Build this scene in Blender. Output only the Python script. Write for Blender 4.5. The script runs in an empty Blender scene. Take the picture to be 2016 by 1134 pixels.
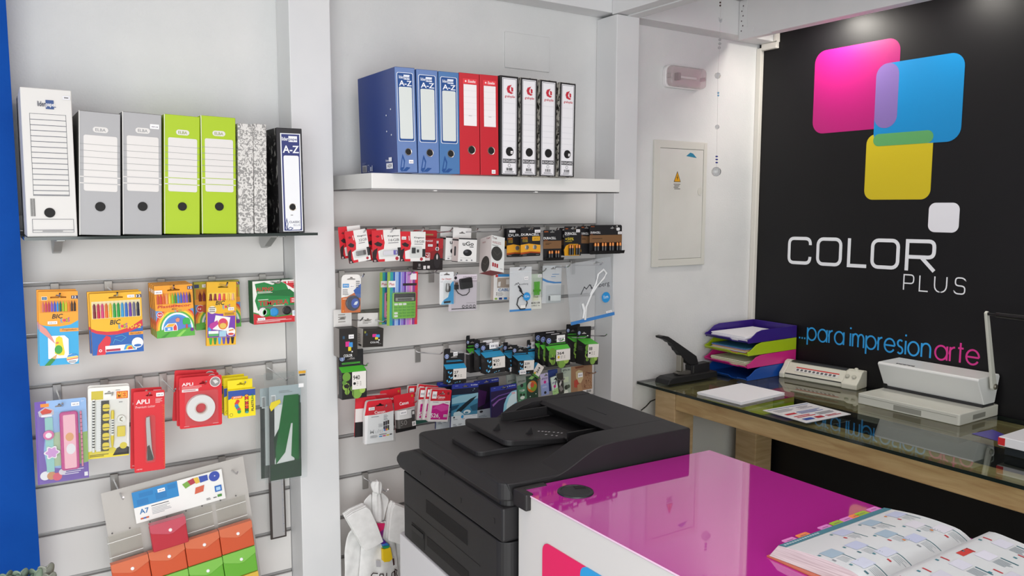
import bpy, bmesh, math, random
from mathutils import Vector, Matrix
random.seed(7)
SC = bpy.context.scene
COL = SC.collection
PI = math.pi
R_ = math.radians

# ------------------------------------------------------------------ camera
YAW, PITCH, ROLL, FPX, CAMZ = R_(33.39), R_(5.88), R_(0.138), 1563.9, 1.6
_f = Vector((math.sin(YAW)*math.cos(PITCH), math.cos(YAW)*math.cos(PITCH), -math.sin(PITCH)))
_r = Vector((math.cos(YAW), -math.sin(YAW), 0))
_u = _r.cross(_f)
RT = math.cos(ROLL)*_r + math.sin(ROLL)*_u
UP = math.cos(ROLL)*_u - math.sin(ROLL)*_r
CP = Vector((0, 0, CAMZ))
cd = bpy.data.cameras.new('camera')
cam = bpy.data.objects.new('camera', cd)
COL.objects.link(cam)
m3 = Matrix((RT, UP, -_f)).transposed()
cam.matrix_world = Matrix.Translation(CP) @ m3.to_4x4()
cd.sensor_width = 36
cd.lens = FPX/2016*36
cd.clip_start = .02
SC.camera = cam

# ------------------------------------------------------------------ light
W = bpy.data.worlds.new('shop_daylight')
SC.world = W
W.use_nodes = True
bg = W.node_tree.nodes['Background']
bg.inputs[0].default_value = (.985, .985, .97, 1)
bg.inputs[1].default_value = 1.1
def area(name, loc, rot, sx, sy, power, col):
    l = bpy.data.lights.new(name, 'AREA')
    l.shape = 'RECTANGLE'; l.size = sx; l.size_y = sy
    l.energy = power; l.color = col
    o = bpy.data.objects.new(name, l); COL.objects.link(o)
    o.location = loc; o.rotation_euler = rot
    return o
area('ceiling_panel_light', (.55, .9, 2.5), (0, 0, 0), .6, .6, 5, (1, .84, .82))
area('ceiling_panel_light', (1.75, .75, 2.5), (0, 0, 0), .6, .6, 5, (1, .84, .82))
area('shop_window_light', (-.7, -1.55, 1.15), (R_(90), 0, R_(-14)), 2.6, 2.0, 75, (.93, .98, 1))
for _y, _p in ((2.2, 4.0), (1.645, 1.5), (1.0, 1.5)):
    area('wall_washer_light', (3.045, _y, 2.44), (0, 0, 0), .08, .1, _p, (1, .95, .86))
SC.view_settings.view_transform = 'Standard'
SC.view_settings.look = 'None'
SC.view_settings.exposure = 0.2
SC.view_settings.gamma = 1
SC.view_settings.use_curve_mapping = False

# ------------------------------------------------------------------ measuring helpers
def ray(px, py):
    return RT*((px-1008)/FPX) - UP*((py-567)/FPX) + _f
def onY(px, py, Y):
    r = ray(px, py); return CP + r*(Y/r.y)
def onX(px, py, X):
    r = ray(px, py); return CP + r*(X/r.x)
def onZ(px, py, Z):
    r = ray(px, py); return CP + r*((Z-CAMZ)/r.z)
def V(*a): return Vector(a)

# ------------------------------------------------------------------ materials
def lin(h):
    h = h.lstrip('#')
    o = []
    for i in (0, 2, 4):
        c = int(h[i:i+2], 16)/255
        o.append(c/12.92 if c <= .04045 else ((c+.055)/1.055)**2.4)
    return (*o, 1)
_mc = {}
def M(hexc, rough=.5, metal=0., coat=0., emit=0.):
    k = (hexc, rough, metal, coat, emit)
    if k in _mc: return _mc[k]
    m = bpy.data.materials.new('paint_'+hexc.strip('#'))
    m.use_nodes = True
    p = m.node_tree.nodes['Principled BSDF']
    p.inputs['Base Color'].default_value = lin(hexc)
    p.inputs['Roughness'].default_value = rough
    p.inputs['Metallic'].default_value = metal
    p.inputs['Coat Weight'].default_value = coat
    p.inputs['Coat Roughness'].default_value = .08
    _mc[k] = m
    return m
def noisy(name, c0, c1, scale=8, rough=.6, bump=0., bscale=150, stretch=(1, 1, 1), detail=4, lo=.35, hi=.65, dist=0., coat=0., bdist=.002):
    m = bpy.data.materials.new(name); m.use_nodes = True
    n = m.node_tree.nodes; l = m.node_tree.links
    p = n['Principled BSDF']; p.inputs['Roughness'].default_value = rough
    p.inputs['Coat Weight'].default_value = coat
    tc = n.new('ShaderNodeTexCoord'); mp = n.new('ShaderNodeMapping')
    mp.inputs['Scale'].default_value = stretch
    l.new(tc.outputs['Object'], mp.inputs['Vector'])
    t = n.new('ShaderNodeTexNoise'); t.inputs['Scale'].default_value = scale; t.inputs['Detail'].default_value = detail
    t.inputs['Distortion'].default_value = dist
    l.new(mp.outputs[0], t.inputs['Vector'])
    r = n.new('ShaderNodeValToRGB')
    r.color_ramp.elements[0].position = lo; r.color_ramp.elements[0].color = lin(c0)
    r.color_ramp.elements[1].position = hi; r.color_ramp.elements[1].color = lin(c1)
    l.new(t.outputs['Fac'], r.inputs[0]); l.new(r.outputs[0], p.inputs['Base Color'])
    if bump:
        t2 = n.new('ShaderNodeTexNoise'); t2.inputs['Scale'].default_value = bscale; t2.inputs['Detail'].default_value = 3
        l.new(tc.outputs['Object'], t2.inputs['Vector'])
        b = n.new('ShaderNodeBump'); b.inputs['Strength'].default_value = bump; b.inputs['Distance'].default_value = bdist
        l.new(t2.outputs['Fac'], b.inputs['Height']); l.new(b.outputs[0], p.inputs['Normal'])
    return m
def clear(name, tint='#ffffff', gloss=.08, rough=.08, fres=1.0, keep=0.0, milk='#ffffff'):
    """thin clear plastic or glass: tinted transparency under a Fresnel gloss, with a little milky body"""
    m = bpy.data.materials.new(name); m.use_nodes = True
    n = m.node_tree.nodes; l = m.node_tree.links
    n.remove(n['Principled BSDF'])
    out = n['Material Output']
    tr = n.new('ShaderNodeBsdfTransparent'); tr.inputs[0].default_value = lin(tint)
    df = n.new('ShaderNodeBsdfDiffuse'); df.inputs[0].default_value = lin(milk)
    m0 = n.new('ShaderNodeMixShader'); m0.inputs[0].default_value = keep
    l.new(tr.outputs[0], m0.inputs[1]); l.new(df.outputs[0], m0.inputs[2])
    gl = n.new('ShaderNodeBsdfGlossy'); gl.inputs['Roughness'].default_value = rough
    lw = n.new('ShaderNodeLayerWeight'); lw.inputs[0].default_value = .5
    fr = n.new('ShaderNodeMath'); fr.operation = 'POWER'; fr.inputs[1].default_value = 4.5; l.new(lw.outputs['Facing'], fr.inputs[0])
    mu = n.new('ShaderNodeMath'); mu.operation = 'MULTIPLY_ADD'; mu.inputs[1].default_value = fres; mu.inputs[2].default_value = gloss
    l.new(fr.outputs[0], mu.inputs[0])
    mx = n.new('ShaderNodeMixShader'); l.new(mu.outputs[0], mx.inputs[0])
    l.new(m0.outputs[0], mx.inputs[1]); l.new(gl.outputs[0], mx.inputs[2])
    l.new(mx.outputs[0], out.inputs['Surface'])
    return m
PLASTER = noisy('white_plaster', '#d3d4d4', '#dcdcdb', 3, .85, .35, 130, bdist=.003)
PAINTW = noisy('white_gloss_paint', '#d9dadb', '#dfdfdf', 4, .5, .05, 60)
SLAT = noisy('white_melamine', '#dad7d4', '#dedbd8', 3, .4)
BLUEW = noisy('blue_wall_paint', '#003f92', '#03479c', 4, .65, .3, 90)
BLACKW = noisy('black_satin_vinyl', '#0d0c0f', '#100f12', 3, .48, .02, 300)
CEIL = noisy('ceiling_paint', '#d8d4d4', '#dcd9d9', 2, .8, .15, 80)
WOOD = noisy('pale_oak', '#b6966c', '#d0b48a', 3.5, .5, .1, 60, (1, 1, 9), 6, .3, .7, 1.2)
WOODY = noisy('pale_oak_rail', '#b08d5f', '#cdb07f', 4, .5, .1, 60, (9, 1, 9), 6, .3, .7, 1.2)
FLOORM = noisy('grey_floor', '#b3ada4', '#c0bab0', 5, .4)
MARBLE_G = noisy('grey_marbled_paper', '#8e8d8b', '#d6d4d0', 95, .6, 0, 1, (1, 1, 1), 2, .46, .52, 1.5)
MARBLE_K = noisy('black_marbled_paper', '#101012', '#9a9894', 70, .5, 0, 1, (1, 1, .7), 5, .58, .68, .8)
MARBLE_W = noisy('white_marbled_paper', '#26251f', '#c9c5bb', 110, .6, 0, 1, (1, 1, .6), 4, .42, .55, .8)
CHROME = M('#c9c9cc', .18, 1)
ALU = M('#a9a8aa', .32, .9)
COPY = noisy('charcoal_plastic', '#171618', '#1b1a1c', 9, .55, .25, 700, bdist=.0006)
COPYD = M('#131214', .5)
MAG = M('#b82596', .05, 0, 1.0)
MAG.node_tree.nodes['Principled BSDF'].inputs['Coat IOR'].default_value = 1.5
MAG.node_tree.nodes['Principled BSDF'].inputs['Coat Roughness'].default_value = .015
BLACKW.node_tree.nodes['Principled BSDF'].inputs['Specular IOR Level'].default_value = .32
BLUEW.node_tree.nodes['Principled BSDF'].inputs['Specular IOR Level'].default_value = .12
RAIL = M('#b4b1af', .5, .15)
PLATE = M('#b7b4b0', .34, .6)
CLEAR = clear('clear_blister', '#fafbfb', .025, .1, .8, .008)
BAG = clear('clear_poly_bag', '#f8fafa', .02, .14, .8, .02)
BAGM = clear('cloudy_poly_bag', '#f4f6f8', .06, .2, .9, .22, '#f2f4f6')
FROST = clear('frosted_pvc', '#f6f6f4', .03, .22, .6, .05, '#e4e2de')
GLASS = clear('table_glass', '#ecf4ee', .0, .01, 1.1, 0)
GEDGE = M('#0c1d1a', .08)
FROSTB = clear('frosted_backing_sheet', '#f2f2f0', .02, .3, .5, .8, '#cbc7c2')
PINKCLEAR = clear('pink_translucent', '#d77aa0', .05, .1, .9, .3, '#c2568c')

# ------------------------------------------------------------------ mesh builder
def rrect(x0, z0, x1, z1, r, n=4):
    r = min(r, abs(x1-x0)/2-1e-6, abs(z1-z0)/2-1e-6)
    if r <= 1e-6: return [(x0, z0), (x1, z0), (x1, z1), (x0, z1)]
    o = []
    for cx, cz, a0 in ((x1-r, z0+r, -PI/2), (x1-r, z1-r, 0), (x0+r, z1-r, PI/2), (x0+r, z0+r, PI)):
        for i in range(n+1):
            a = a0 + PI/2*i/n
            o.append((cx+r*math.cos(a), cz+r*math.sin(a)))
    return o
def ell(cx, cz, rx, rz, n=20):
    return [(cx+rx*math.cos(2*PI*i/n), cz+rz*math.sin(2*PI*i/n)) for i in range(n)]
def keyhole(outer, hole):
    """one outline with a hole: cut from the hole's highest point to the nearest outer vertex"""
    hi = max(range(len(hole)), key=lambda i: hole[i][1])
    hp = hole[hi]
    oi = min(range(len(outer)), key=lambda i: (outer[i][0]-hp[0])**2+(outer[i][1]-hp[1])**2)
    h = hole[hi:]+hole[:hi]
    h = [h[0]]+h[1:][::-1]+[h[0]]
    return outer[:oi+1]+h+outer[oi:]
_tx = {}
def glyphs(s, bold=0, shear=0):
    k = (s, bold, shear)
    if k in _tx: return _tx[k]
    cu = bpy.data.curves.new('t', 'FONT'); cu.body = s; cu.resolution_u = 2
    cu.offset = .018*bold; cu.shear = shear; cu.fill_mode = 'FRONT'
    ob = bpy.data.objects.new('t', cu)
    me = bpy.data.meshes.new_from_object(ob)
    vs = [(v.co.x, v.co.y) for v in me.vertices]; fs = [tuple(p.vertices) for p in me.polygons]
    bpy.data.objects.remove(ob); bpy.data.curves.remove(cu); bpy.data.meshes.remove(me)
    if not vs: vs = [(0, 0), (1, 1)]
    x0 = min(v[0] for v in vs); x1 = max(v[0] for v in vs); y0 = min(v[1] for v in vs); y1 = max(v[1] for v in vs)
    vs = [((a-x0)/max(x1-x0, 1e-6), (b-y0)/max(y1-y0, 1e-6)) for a, b in vs]
    _tx[k] = (vs, fs, (x1-x0)/max(y1-y0, 1e-6))
    return _tx[k]
class MB:
    def __init__(s): s.v = []; s.f = []; s.mi = []; s.mats = []; s.T = Matrix(); s.sm = []
    def mat(s, m):
        if isinstance(m, str): m = M(m)
        if m not in s.mats: s.mats.append(m)
        return s.mats.index(m)
    def add(s, vs, fs, m, smooth=False):
        b = len(s.v); k = s.mat(m)
        s.v += [s.T @ Vector(p) for p in vs]
        for f in fs:
            s.f.append(tuple(b+i for i in f)); s.mi.append(k); s.sm.append(smooth)
        return s
    def poly(s, pts, m): return s.add(pts, [tuple(range(len(pts)))], m)
    def box(s, x0, y0, z0, x1, y1, z1, m):
        return s.add([(x0, y0, z0), (x1, y0, z0), (x1, y1, z0), (x0, y1, z0), (x0, y0, z1), (x1, y0, z1), (x1, y1, z1), (x0, y1, z1)],
                     [(0, 1, 5, 4), (1, 2, 6, 5), (2, 3, 7, 6), (3, 0, 4, 7), (4, 5, 6, 7), (3, 2, 1, 0)], m)
    def box6(s, x0, y0, z0, x1, y1, z1, front, right, back, left, top, bottom):
        v = [(x0, y0, z0), (x1, y0, z0), (x1, y1, z0), (x0, y1, z0), (x0, y0, z1), (x1, y0, z1), (x1, y1, z1), (x0, y1, z1)]
        for f, m in (((0, 1, 5, 4), front), ((1, 2, 6, 5), right), ((2, 3, 7, 6), back), ((3, 0, 4, 7), left), ((4, 5, 6, 7), top), ((3, 2, 1, 0), bottom)):
            s.add([v[i] for i in f], [(0, 1, 2, 3)], m)
        return s
    def prism(s, pts, a, b, m, ax='y', mside=None, smooth=False):
        mp = {'y': lambda p, t: (p[0], t, p[1]), 'x': lambda p, t: (t, p[0], p[1]), 'z': lambda p, t: (p[0], p[1], t)}[ax]
        n = len(pts)
        s.add([mp(p, a) for p in pts]+[mp(p, b) for p in pts], [tuple(range(n)), tuple(range(2*n-1, n-1, -1))], m)
        s.add([mp(p, a) for p in pts]+[mp(p, b) for p in pts], [(i, n+i, n+(i+1) % n, (i+1) % n) for i in range(n)], mside or m, smooth)
        return s
    def tube(s, path, r, m, n=8, cap=True):
        P = [Vector(p) for p in path]
        if not isinstance(r, (list, tuple)): r = [r]*len(P)
        vs = []; N = None
        for i, p in enumerate(P):
            t = (P[min(i+1, len(P)-1)]-P[max(i-1, 0)]).normalized()
            if N is None:
                N = t.orthogonal().normalized()
            else:
                N = (N - t*N.dot(t)).normalized()
            B = t.cross(N)
            for k in range(n):
                a = 2*PI*k/n
                vs.append(p+(N*math.cos(a)+B*math.sin(a))*r[i])
        fs = []
        for i in range(len(P)-1):
            for k in range(n):
                fs.append((i*n+k, i*n+(k+1) % n, (i+1)*n+(k+1) % n, (i+1)*n+k))
        s.add(vs, fs, m, True)
        if cap: s.add(vs[:n]+vs[-n:], [tuple(range(n-1, -1, -1)), tuple(range(n, 2*n))], m)
        return s
    def lathe(s, prof, c, m, n=24, ax='z'):
        vs = []
        for (r, h) in prof:
            for k in range(n):
                a = 2*PI*k/n; x, y = r*math.cos(a), r*math.sin(a)
                vs.append({'z': (c[0]+x, c[1]+y, c[2]+h), 'y': (c[0]+x, c[1]+h, c[2]+y), 'x': (c[0]+h, c[1]+x, c[2]+y)}[ax])
        fs = []
        for i in range(len(prof)-1):
            for k in range(n):
                fs.append((i*n+k, i*n+(k+1) % n, (i+1)*n+(k+1) % n, (i+1)*n+k))
        return s.add(vs, fs, m, True)
    def text(s, t, x0, z0, x1, z1, y, m, bold=0, shear=0):
        vs, fs, _ = glyphs(t, bold, shear)
        return s.add([(x0+(x1-x0)*a, y, z0+(z1-z0)*b) for a, b in vs], fs, m)
    def stroke(s, pts, w, y, m, closed=False):
        P = [Vector(p) for p in pts]; n = len(P); L = []; Rr = []
        for i in range(n):
            if closed: a = P[i]-P[i-1]; b = P[(i+1) % n]-P[i]
            else:
                a = P[i]-P[i-1] if i else P[1]-P[0]
                b = P[i+1]-P[i] if i < n-1 else P[-1]-P[-2]
            a = a.normalized(); b = b.normalized(); na = Vector((-a.y, a.x)); nb = Vector((-b.y, b.x))
            q = na+nb; q = q/max(q.length_squared, .2)*2 if q.length > 1e-6 else na
            L.append(P[i]+q*w/2); Rr.append(P[i]-q*w/2)
        k = n if closed else n-1
        vs = [(p.x, y, p.y) for p in L]+[(p.x, y, p.y) for p in Rr]
        return s.add(vs, [(i, (i+1) % n, n+(i+1) % n, n+i) for i in range(k)], m)
    def draw(s, w, h, items, y=-.0003, step=.00011):
        """flat print on a face w x h (local x centred, z from 0); u,v run from the top left"""
        X = lambda u: (u-.5)*w
        Z = lambda v: (1-v)*h
        for it in items:
            k = it[0]
            if k == 'r':
                pts = rrect(X(it[1]), Z(it[4]), X(it[3]), Z(it[2]), it[6]*w if len(it) > 6 else 0)
                s.poly([(a, y, b) for a, b in pts], it[5])
            elif k == 'c':
                s.poly([(a, y, b) for a, b in ell(X(it[1]), Z(it[2]), it[3]*w, (it[5] if len(it) > 5 else it[3])*w)], it[4])
            elif k == 'p': s.poly([(X(a), y, Z(b)) for a, b in it[1]], it[2])
            elif k == 't': s.text(it[1], X(it[2]), Z(it[5]), X(it[4]), Z(it[3]), y, it[6], it[7] if len(it) > 7 else 0, it[8] if len(it) > 8 else 0)
            elif k == 'n':
                u0, v0, u1, v1, n, c = it[1:7]
                for i in range(n):
                    va = v0+(v1-v0)*(i+.2)/n; vb = v0+(v1-v0)*(i+.65)/n
                    ue = u1-(u1-u0)*random.choice((0, .1, .25, .05, .4 if i == n-1 else .15))
                    s.poly([(a, y, b) for a, b in rrect(X(u0), Z(vb), X(ue), Z(va), 0)], c)
            elif k == 'b':
                u0, v0, u1, v1 = it[1:5]
                for i in range(11):
                    ua = u0+(u1-u0)*(i+.1)/11; ub = ua+(u1-u0)/11*random.choice((.3, .5, .7))
                    s.poly([(a, y, b) for a, b in rrect(X(ua), Z(v1), X(ub), Z(v0), 0)], '#222222')
            elif k == 's': s.stroke([(X(a), Z(b)) for a, b in it[1]], it[2]*w, y, it[3], it[4] if len(it) > 4 else False)
            y -= step
        return s
    def build(s, name, parent=None, mw=None, bevel=0, seg=2, fix=True, smooth=False):
        me = bpy.data.meshes.new(name)
        me.from_pydata([tuple(v) for v in s.v], [], s.f)
        for m in s.mats: me.materials.append(m)
        me.polygons.foreach_set('material_index', s.mi)
        me.polygons.foreach_set('use_smooth', [bool(a or smooth) for a in s.sm])
        if bevel or fix:
            b = bmesh.new(); b.from_mesh(me)
            if bevel: bmesh.ops.remove_doubles(b, verts=b.verts, dist=1e-5)
            bmesh.ops.recalc_face_normals(b, faces=b.faces)
            b.to_mesh(me); b.free()
        me.update()
        if any(s.sm): me.set_sharp_from_angle(angle=R_(38))
        o = bpy.data.objects.new(name, me); COL.objects.link(o)
        if parent is not None: o.parent = parent
        if mw is not None:
            if parent is None: o.matrix_world = mw
            else: o.matrix_local = mw
        if bevel:
            bv = o.modifiers.new('edge', 'BEVEL'); bv.width = bevel; bv.segments = seg; bv.limit_method = 'ANGLE'; bv.angle_limit = R_(40)
            bv.harden_normals = False
        return o
def tag(o, label, cat, group=None):
    o['label'] = label; o['category'] = cat
    if group: o['group'] = group
    return o
def thing(name, label, cat, mw=None, group=None):
    o = bpy.data.objects.new(name, None); COL.objects.link(o)
    o.empty_display_size = .05
    if mw is not None: o.matrix_world = mw
    return tag(o, label, cat, group)
def part(o, label): o['label'] = label; return o
def struct(o): o['kind'] = 'structure'; return o
def copy_tree(o, mw=None, label=None, parent=None):
    c = o.copy(); COL.objects.link(c)
    if parent is not None: c.parent = parent
    if mw is not None: c.matrix_world = mw
    if label: c['label'] = label
    for ch in o.children:
        copy_tree(ch, None, None, c)
    return c
def behind(root, dx, dy, dz, label, group=None, rz=0):
    """a copy of a hung or standing thing, moved by dx, dy, dz"""
    c = copy_tree(root, Matrix.Translation(V(dx, dy, dz)) @ root.matrix_world @ Matrix.Rotation(rz, 4, 'Y'), label)
    if group: c['group'] = group; root['group'] = group
    return c
def fit(px, Y, yaw=0, pitch=0, snap=None):
    """rigid frame of a flat face whose corners TL TR BL BR are seen at px, its centre at depth Y"""
    c = (sum(p[0] for p in px)/4, sum(p[1] for p in px)/4)
    P0 = onY(c[0], c[1], Y)
    Rm = Matrix.Rotation(yaw, 3, 'Z') @ Matrix.Rotation(pitch, 3, 'X')
    n = Rm @ V(0, -1, 0)
    q = []
    for p in px:
        r = ray(*p); t = (P0-CP).dot(n)/r.dot(n)
        d = Rm.transposed() @ (CP+r*t-P0)
        q.append(Vector((d.x, d.z)))
    w = ((q[1]-q[0]).length+(q[3]-q[2]).length)/2
    h = ((q[0]-q[2]).length+(q[1]-q[3]).length)/2
    hv = (q[1]-q[0])+(q[3]-q[2]); vv = (q[0]-q[2])+(q[1]-q[3])
    a = (math.atan2(hv.y, hv.x)*hv.length+(math.atan2(vv.y, vv.x)-PI/2)*vv.length)/(hv.length+vv.length)
    m = Matrix.Translation(P0) @ (Rm @ Matrix.Rotation(-a, 3, 'Y')).to_4x4() @ Matrix.Translation(V(0, 0, -h/2))
    if snap is not None: m.translation.z = snap+abs(math.sin(a))*w/2
    return m, w, h
def slot_hole(w, h, u, v, hw=.014, hh=.0035):
    cx, cz = (u-.5)*w, (1-v)*h
    return [(cx-hw, cz-hh), (cx+hw, cz-hh), (cx+hw, cz), (cx+hw*.35, cz+hh*.5), (cx+hw*.25, cz+hh*1.6), (cx-hw*.25, cz+hh*1.6), (cx-hw*.35, cz+hh*.5), (cx-hw, cz)]
def sticker(parent, w, h, u0, v0, u1, v1, y=-.0035, ang=0):
    b = MB()
    x0, x1, z0, z1 = (u0-.5)*w, (u1-.5)*w, (1-v1)*h, (1-v0)*h
    b.box(x0, y, z0, x1, y+.0006, z1, '#f4f2f2')
    dx, dz = x1-x0, z1-z0
    for i, (a, c) in enumerate(((.18, .3), (.36, .5), (.6, .68), (.74, .86))):
        b.poly([(x0+dx*a, y-.0002, z0+dz*.3), (x0+dx*c, y-.0002, z0+dz*.3), (x0+dx*c, y-.0002, z0+dz*.6), (x0+dx*a, y-.0002, z0+dz*.6)], '#8d8b96')
    return b.build('price_sticker', parent, part_mw(ang, (x0+x1)/2, (z0+z1)/2) if ang else None)
def part_mw(a, cx, cz):
    return Matrix.Translation(V(cx, 0, cz)) @ Matrix.Rotation(a, 4, 'Y') @ Matrix.Translation(V(-cx, 0, -cz))
def card(name, label, cat, px, Y, body, items, th=.0012, yaw=0, pitch=0, hole=(.5, .07), hw=.014, r=.004, group=None, side=None, st=None, extra=None, bodyname='card', outline=None):
    mw, w, h = fit(px, Y, yaw, pitch)
    root = thing(name, label, cat, mw, group)
    b = MB()
    o = [((u-.5)*w, (1-v)*h) for u, v in outline] if outline else rrect(-w/2, 0, w/2, h, r)
    if hole: o = keyhole(o, slot_hole(w, h, hole[0], hole[1], hw))
    b.prism(o, 0, th, body, 'y', side)
    b.draw(w, h, items)
    b.build(bodyname, root)
    if st: sticker(root, w, h, *st)
    if extra: extra(root, w, h)
    return root

# ------------------------------------------------------------------ the room
XW, YW = 3.2, 2.66
G = [1.5215-.1483*k for k in range(11)]
wb = MB(); wb.box(-1.6, YW, 0, XW+.1, YW+.1, 2.6, PLASTER)
wall_back = struct(wb.build('wall_back'))
def slats(x0, x1, top):
    zs = [top]+G[:10]+[.03]
    for a, b in zip(zs[:-1], zs[1:]):
        if a-b < .02: continue
        m = MB(); m.box(x0, 2.642, b+(.006 if b > .05 else 0), x1, YW-.0004, a-(.006 if a != top else 0), SLAT)
        m.build('slat_board', wall_back, bevel=.0012, seg=1)
    for g in G[:10]:
        m = MB()
        m.box(x0, 2.652, g-.006, x1, YW-.0005, g+.006, RAIL)
        m.box(x0, 2.6405, g-.0072, x1, 2.654, g-.0052, RAIL)
        m.box(x0, 2.6405, g+.0052, x1, 2.654, g+.0068, ALU)
        m.build('groove_rail', wall_back)
slats(.073, .824, G[0]+.05)
slats(.964, 2.17, 1.662)
m = MB(); m.box(-1.6, 2.53, 0, .073, YW-.001, 2.54, BLUEW); struct(m.build('wall_left'))
m = MB(); m.box(XW, -1.6, 0, XW+.1, YW, 2.6, BLACKW); struct(m.build('wall_right'))
m = MB(); m.box(-3, -3, -.06, XW+.1, YW+.1, 0, FLOORM); struct(m.build('floor'))
m = MB(); m.box(-1.7, -1.6, 2.54, XW+.1, YW+.1, 2.6, CEIL); struct(m.build('ceiling'))
# pillars, soffit and beams
m = MB(); m.box(.826, 2.53, 0, .962, YW-.001, 2.53, PAINTW); struct(m.build('trim_1', bevel=.003))
m = MB(); m.box(2.174, 2.53, 0, 2.296, YW-.001, 2.375, PAINTW); struct(m.build('trim_2', bevel=.003))
m = MB(); m.box(.075, 2.563, 2.385, XW-.002, YW-.001, 2.538, PAINTW); struct(m.build('trim_3', bevel=.002))
m = MB(); m.box(2.174, -1.5, 2.378, 2.234, 2.562, 2.538, PAINTW); m.box(2.236, -1.5, 2.374, 2.296, 2.562, 2.538, PAINTW); struct(m.build('trim_4', bevel=.002))
m = MB(); m.box(2.935, -1.5, 2.368, 2.99, 2.562, 2.538, PAINTW)
beam = struct(m.build('trim_5', bevel=.002))
m = MB(); pl = [(2.56, 2.362), (2.37, 2.362), (2.40, 2.376), (2.475, 2.384), (2.475, 2.405), (2.515, 2.412), (2.515, 2.53), (2.56, 2.53)]
m.prism(pl, 2.9315, 2.934, PAINTW, 'x')
for i in range(6):
    m.lathe([(.0035, -.0006), (0, -.0008)], (2.9312, 2.545-.008*(i % 2), 2.40+.022*i), '#54494c', 8, 'x')
part(m.build('joist_hanger', beam), 'white metal joist hanger with nail heads')
m = MB()
for (y0, z0, y1, z1) in ((2.632, 0, 2.6595, 2.365), (2.545, 2.352, 2.632, 2.384), (2.545, 2.384, 2.561, 2.535)):
    m.box(3.176, y0, z0, XW-.0003, y1, z1, M('#dcd8d0', .5))
struct(m.build('trim_6', bevel=.003))
m = MB(); p0 = onY(993, 68, YW); p1 = onY(1080, 143, YW)
m.box(p0.x, YW-.007, p1.z, p1.x, YW-.0003, p0.z+.012, PLASTER)
cov = m.build('cover_plate', bevel=.002); tag(cov, 'blank painted-over cover plate on the wall above the black binders', 'cover plate')

# ------------------------------------------------------------------ wall logo
MW = Matrix.Translation(V(XW, 0, 0)) @ Matrix.Rotation(-PI/2, 4, 'Z')      # local x runs to the right of that wall
logo = thing('wall_logo', 'large shop logo of overlapping coloured squares with white and blue lettering on black wall', 'sign', MW)
def lsq(y0, y1, z0, z1, r, c, name, yy, lab=None):
    b = MB(); b.prism(rrect(-y0, z0, -y1, z1, r, 8), yy, 0, M(c, .4)); o = b.build(name, logo)
    if lab: part(o, lab)
lsq(2.342, 1.934, 1.933, 2.303, .055, '#ab136e', 'logo_square', -.0006, 'large magenta square')
lsq(2.036, 1.667, 1.8585, 2.202, .055, '#0785c4', 'logo_square', -.0009, 'blue square')
lsq(2.067, 1.775, 1.6315, 1.91, .04, '#cdb81a', 'logo_square', -.0007, 'yellow square')
lsq(1.777, 1.654, 1.4995, 1.618, .028, '#e8e8ee', 'logo_square', -.0006, 'small white square')
lsq(2.036, 1.934, 1.933, 2.202, .05, '#7d66a8', 'logo_square', -.0012, 'lilac overlap of the magenta and blue squares')
lsq(2.036, 1.775, 1.8585, 1.91, .035, '#5aa060', 'logo_square', -.0012, 'green overlap of the blue and yellow squares')
lx = lambda a: -onX(1480+.3526*a, 340+.3526*450, XW).y
def arcpts(pts, r, n=5):
    o = [Vector(pts[0])]
    for i in range(1, len(pts)-1):
        p = Vector(pts[i]); a = (Vector(pts[i-1])-p).normalized(); c = (Vector(pts[i+1])-p).normalized()
        for k in range(n+1):
            t = k/n; o.append((p+a*r)*(1-t)**2+p*2*t*(1-t)+(p+c*r)*t*t)
    return o+[Vector(pts[-1])]
z0, z1, sw = 1.336, 1.451, .0155
lw = M('#eceef2', .4)
def letter(name, strokes, w=sw, mt=None, y=-.0008):
    b = MB()
    for k_, (pts, cl) in enumerate(strokes):
        b.stroke([(p[0], p[1]+(p[0]-lx(205))*.015) for p in pts], w, y-.0002*k_, mt or lw, cl)
    b.build(name, logo)
a, b_ = lx(209), lx(326); letter('letter', [(arcpts([(b_, z1-.03), (b_, z1), (a, z1), (a, z0), (b_, z0), (b_, z0+.03)], .027), False)])
for p, q in ((369, 496), (674, 817)):
    a, b_ = lx(p), lx(q); letter('letter', [(rrect(a, z0, b_, z1, .027, 5), True)])
a, b_ = lx(543), lx(643); letter('letter', [([(a, z1+.006), (a, z0), (b_, z0)], False)])
a, b_ = lx(868), lx(1024); zm = (z0+z1)/2-.008
letter('letter', [([(a, z0-.008), (a, z1+sw/2)], False), (arcpts([(a, z1), (b_-.004, z1), (b_-.004, zm), (a, zm)], .024), False), ([(a+(b_-a)*.52, zm), (b_, z0-.006)], False)])
z0, z1, sw = 1.2465, 1.310, .0052
a, b_ = lx(858), lx(913); letter('letter', [([(a, z0), (a, z1+sw/2)], False), (arcpts([(a, z1), (b_, z1), (b_, z0+.028), (a, z0+.028)], .014), False)], sw)
a, b_ = lx(947), lx(995); letter('letter', [([(a, z1), (a, z0), (b_, z0)], False)], sw)
a, b_ = lx(1031), lx(1099); letter('letter', [(arcpts([(a, z1), (a, z0), (b_, z0), (b_, z1)], .03), False)], sw)
a, b_ = lx(1142), lx(1205); zm = (z0+z1)/2
letter('letter', [(arcpts([(b_, z1-.01), (b_-.006, z1), (a+.004, z1), (a+.004, zm+.001), (b_-.002, zm-.001), (b_-.002, z0), (a+.004, z0), (a, z0+.01)], .013), False)], sw)
b = MB()
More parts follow.
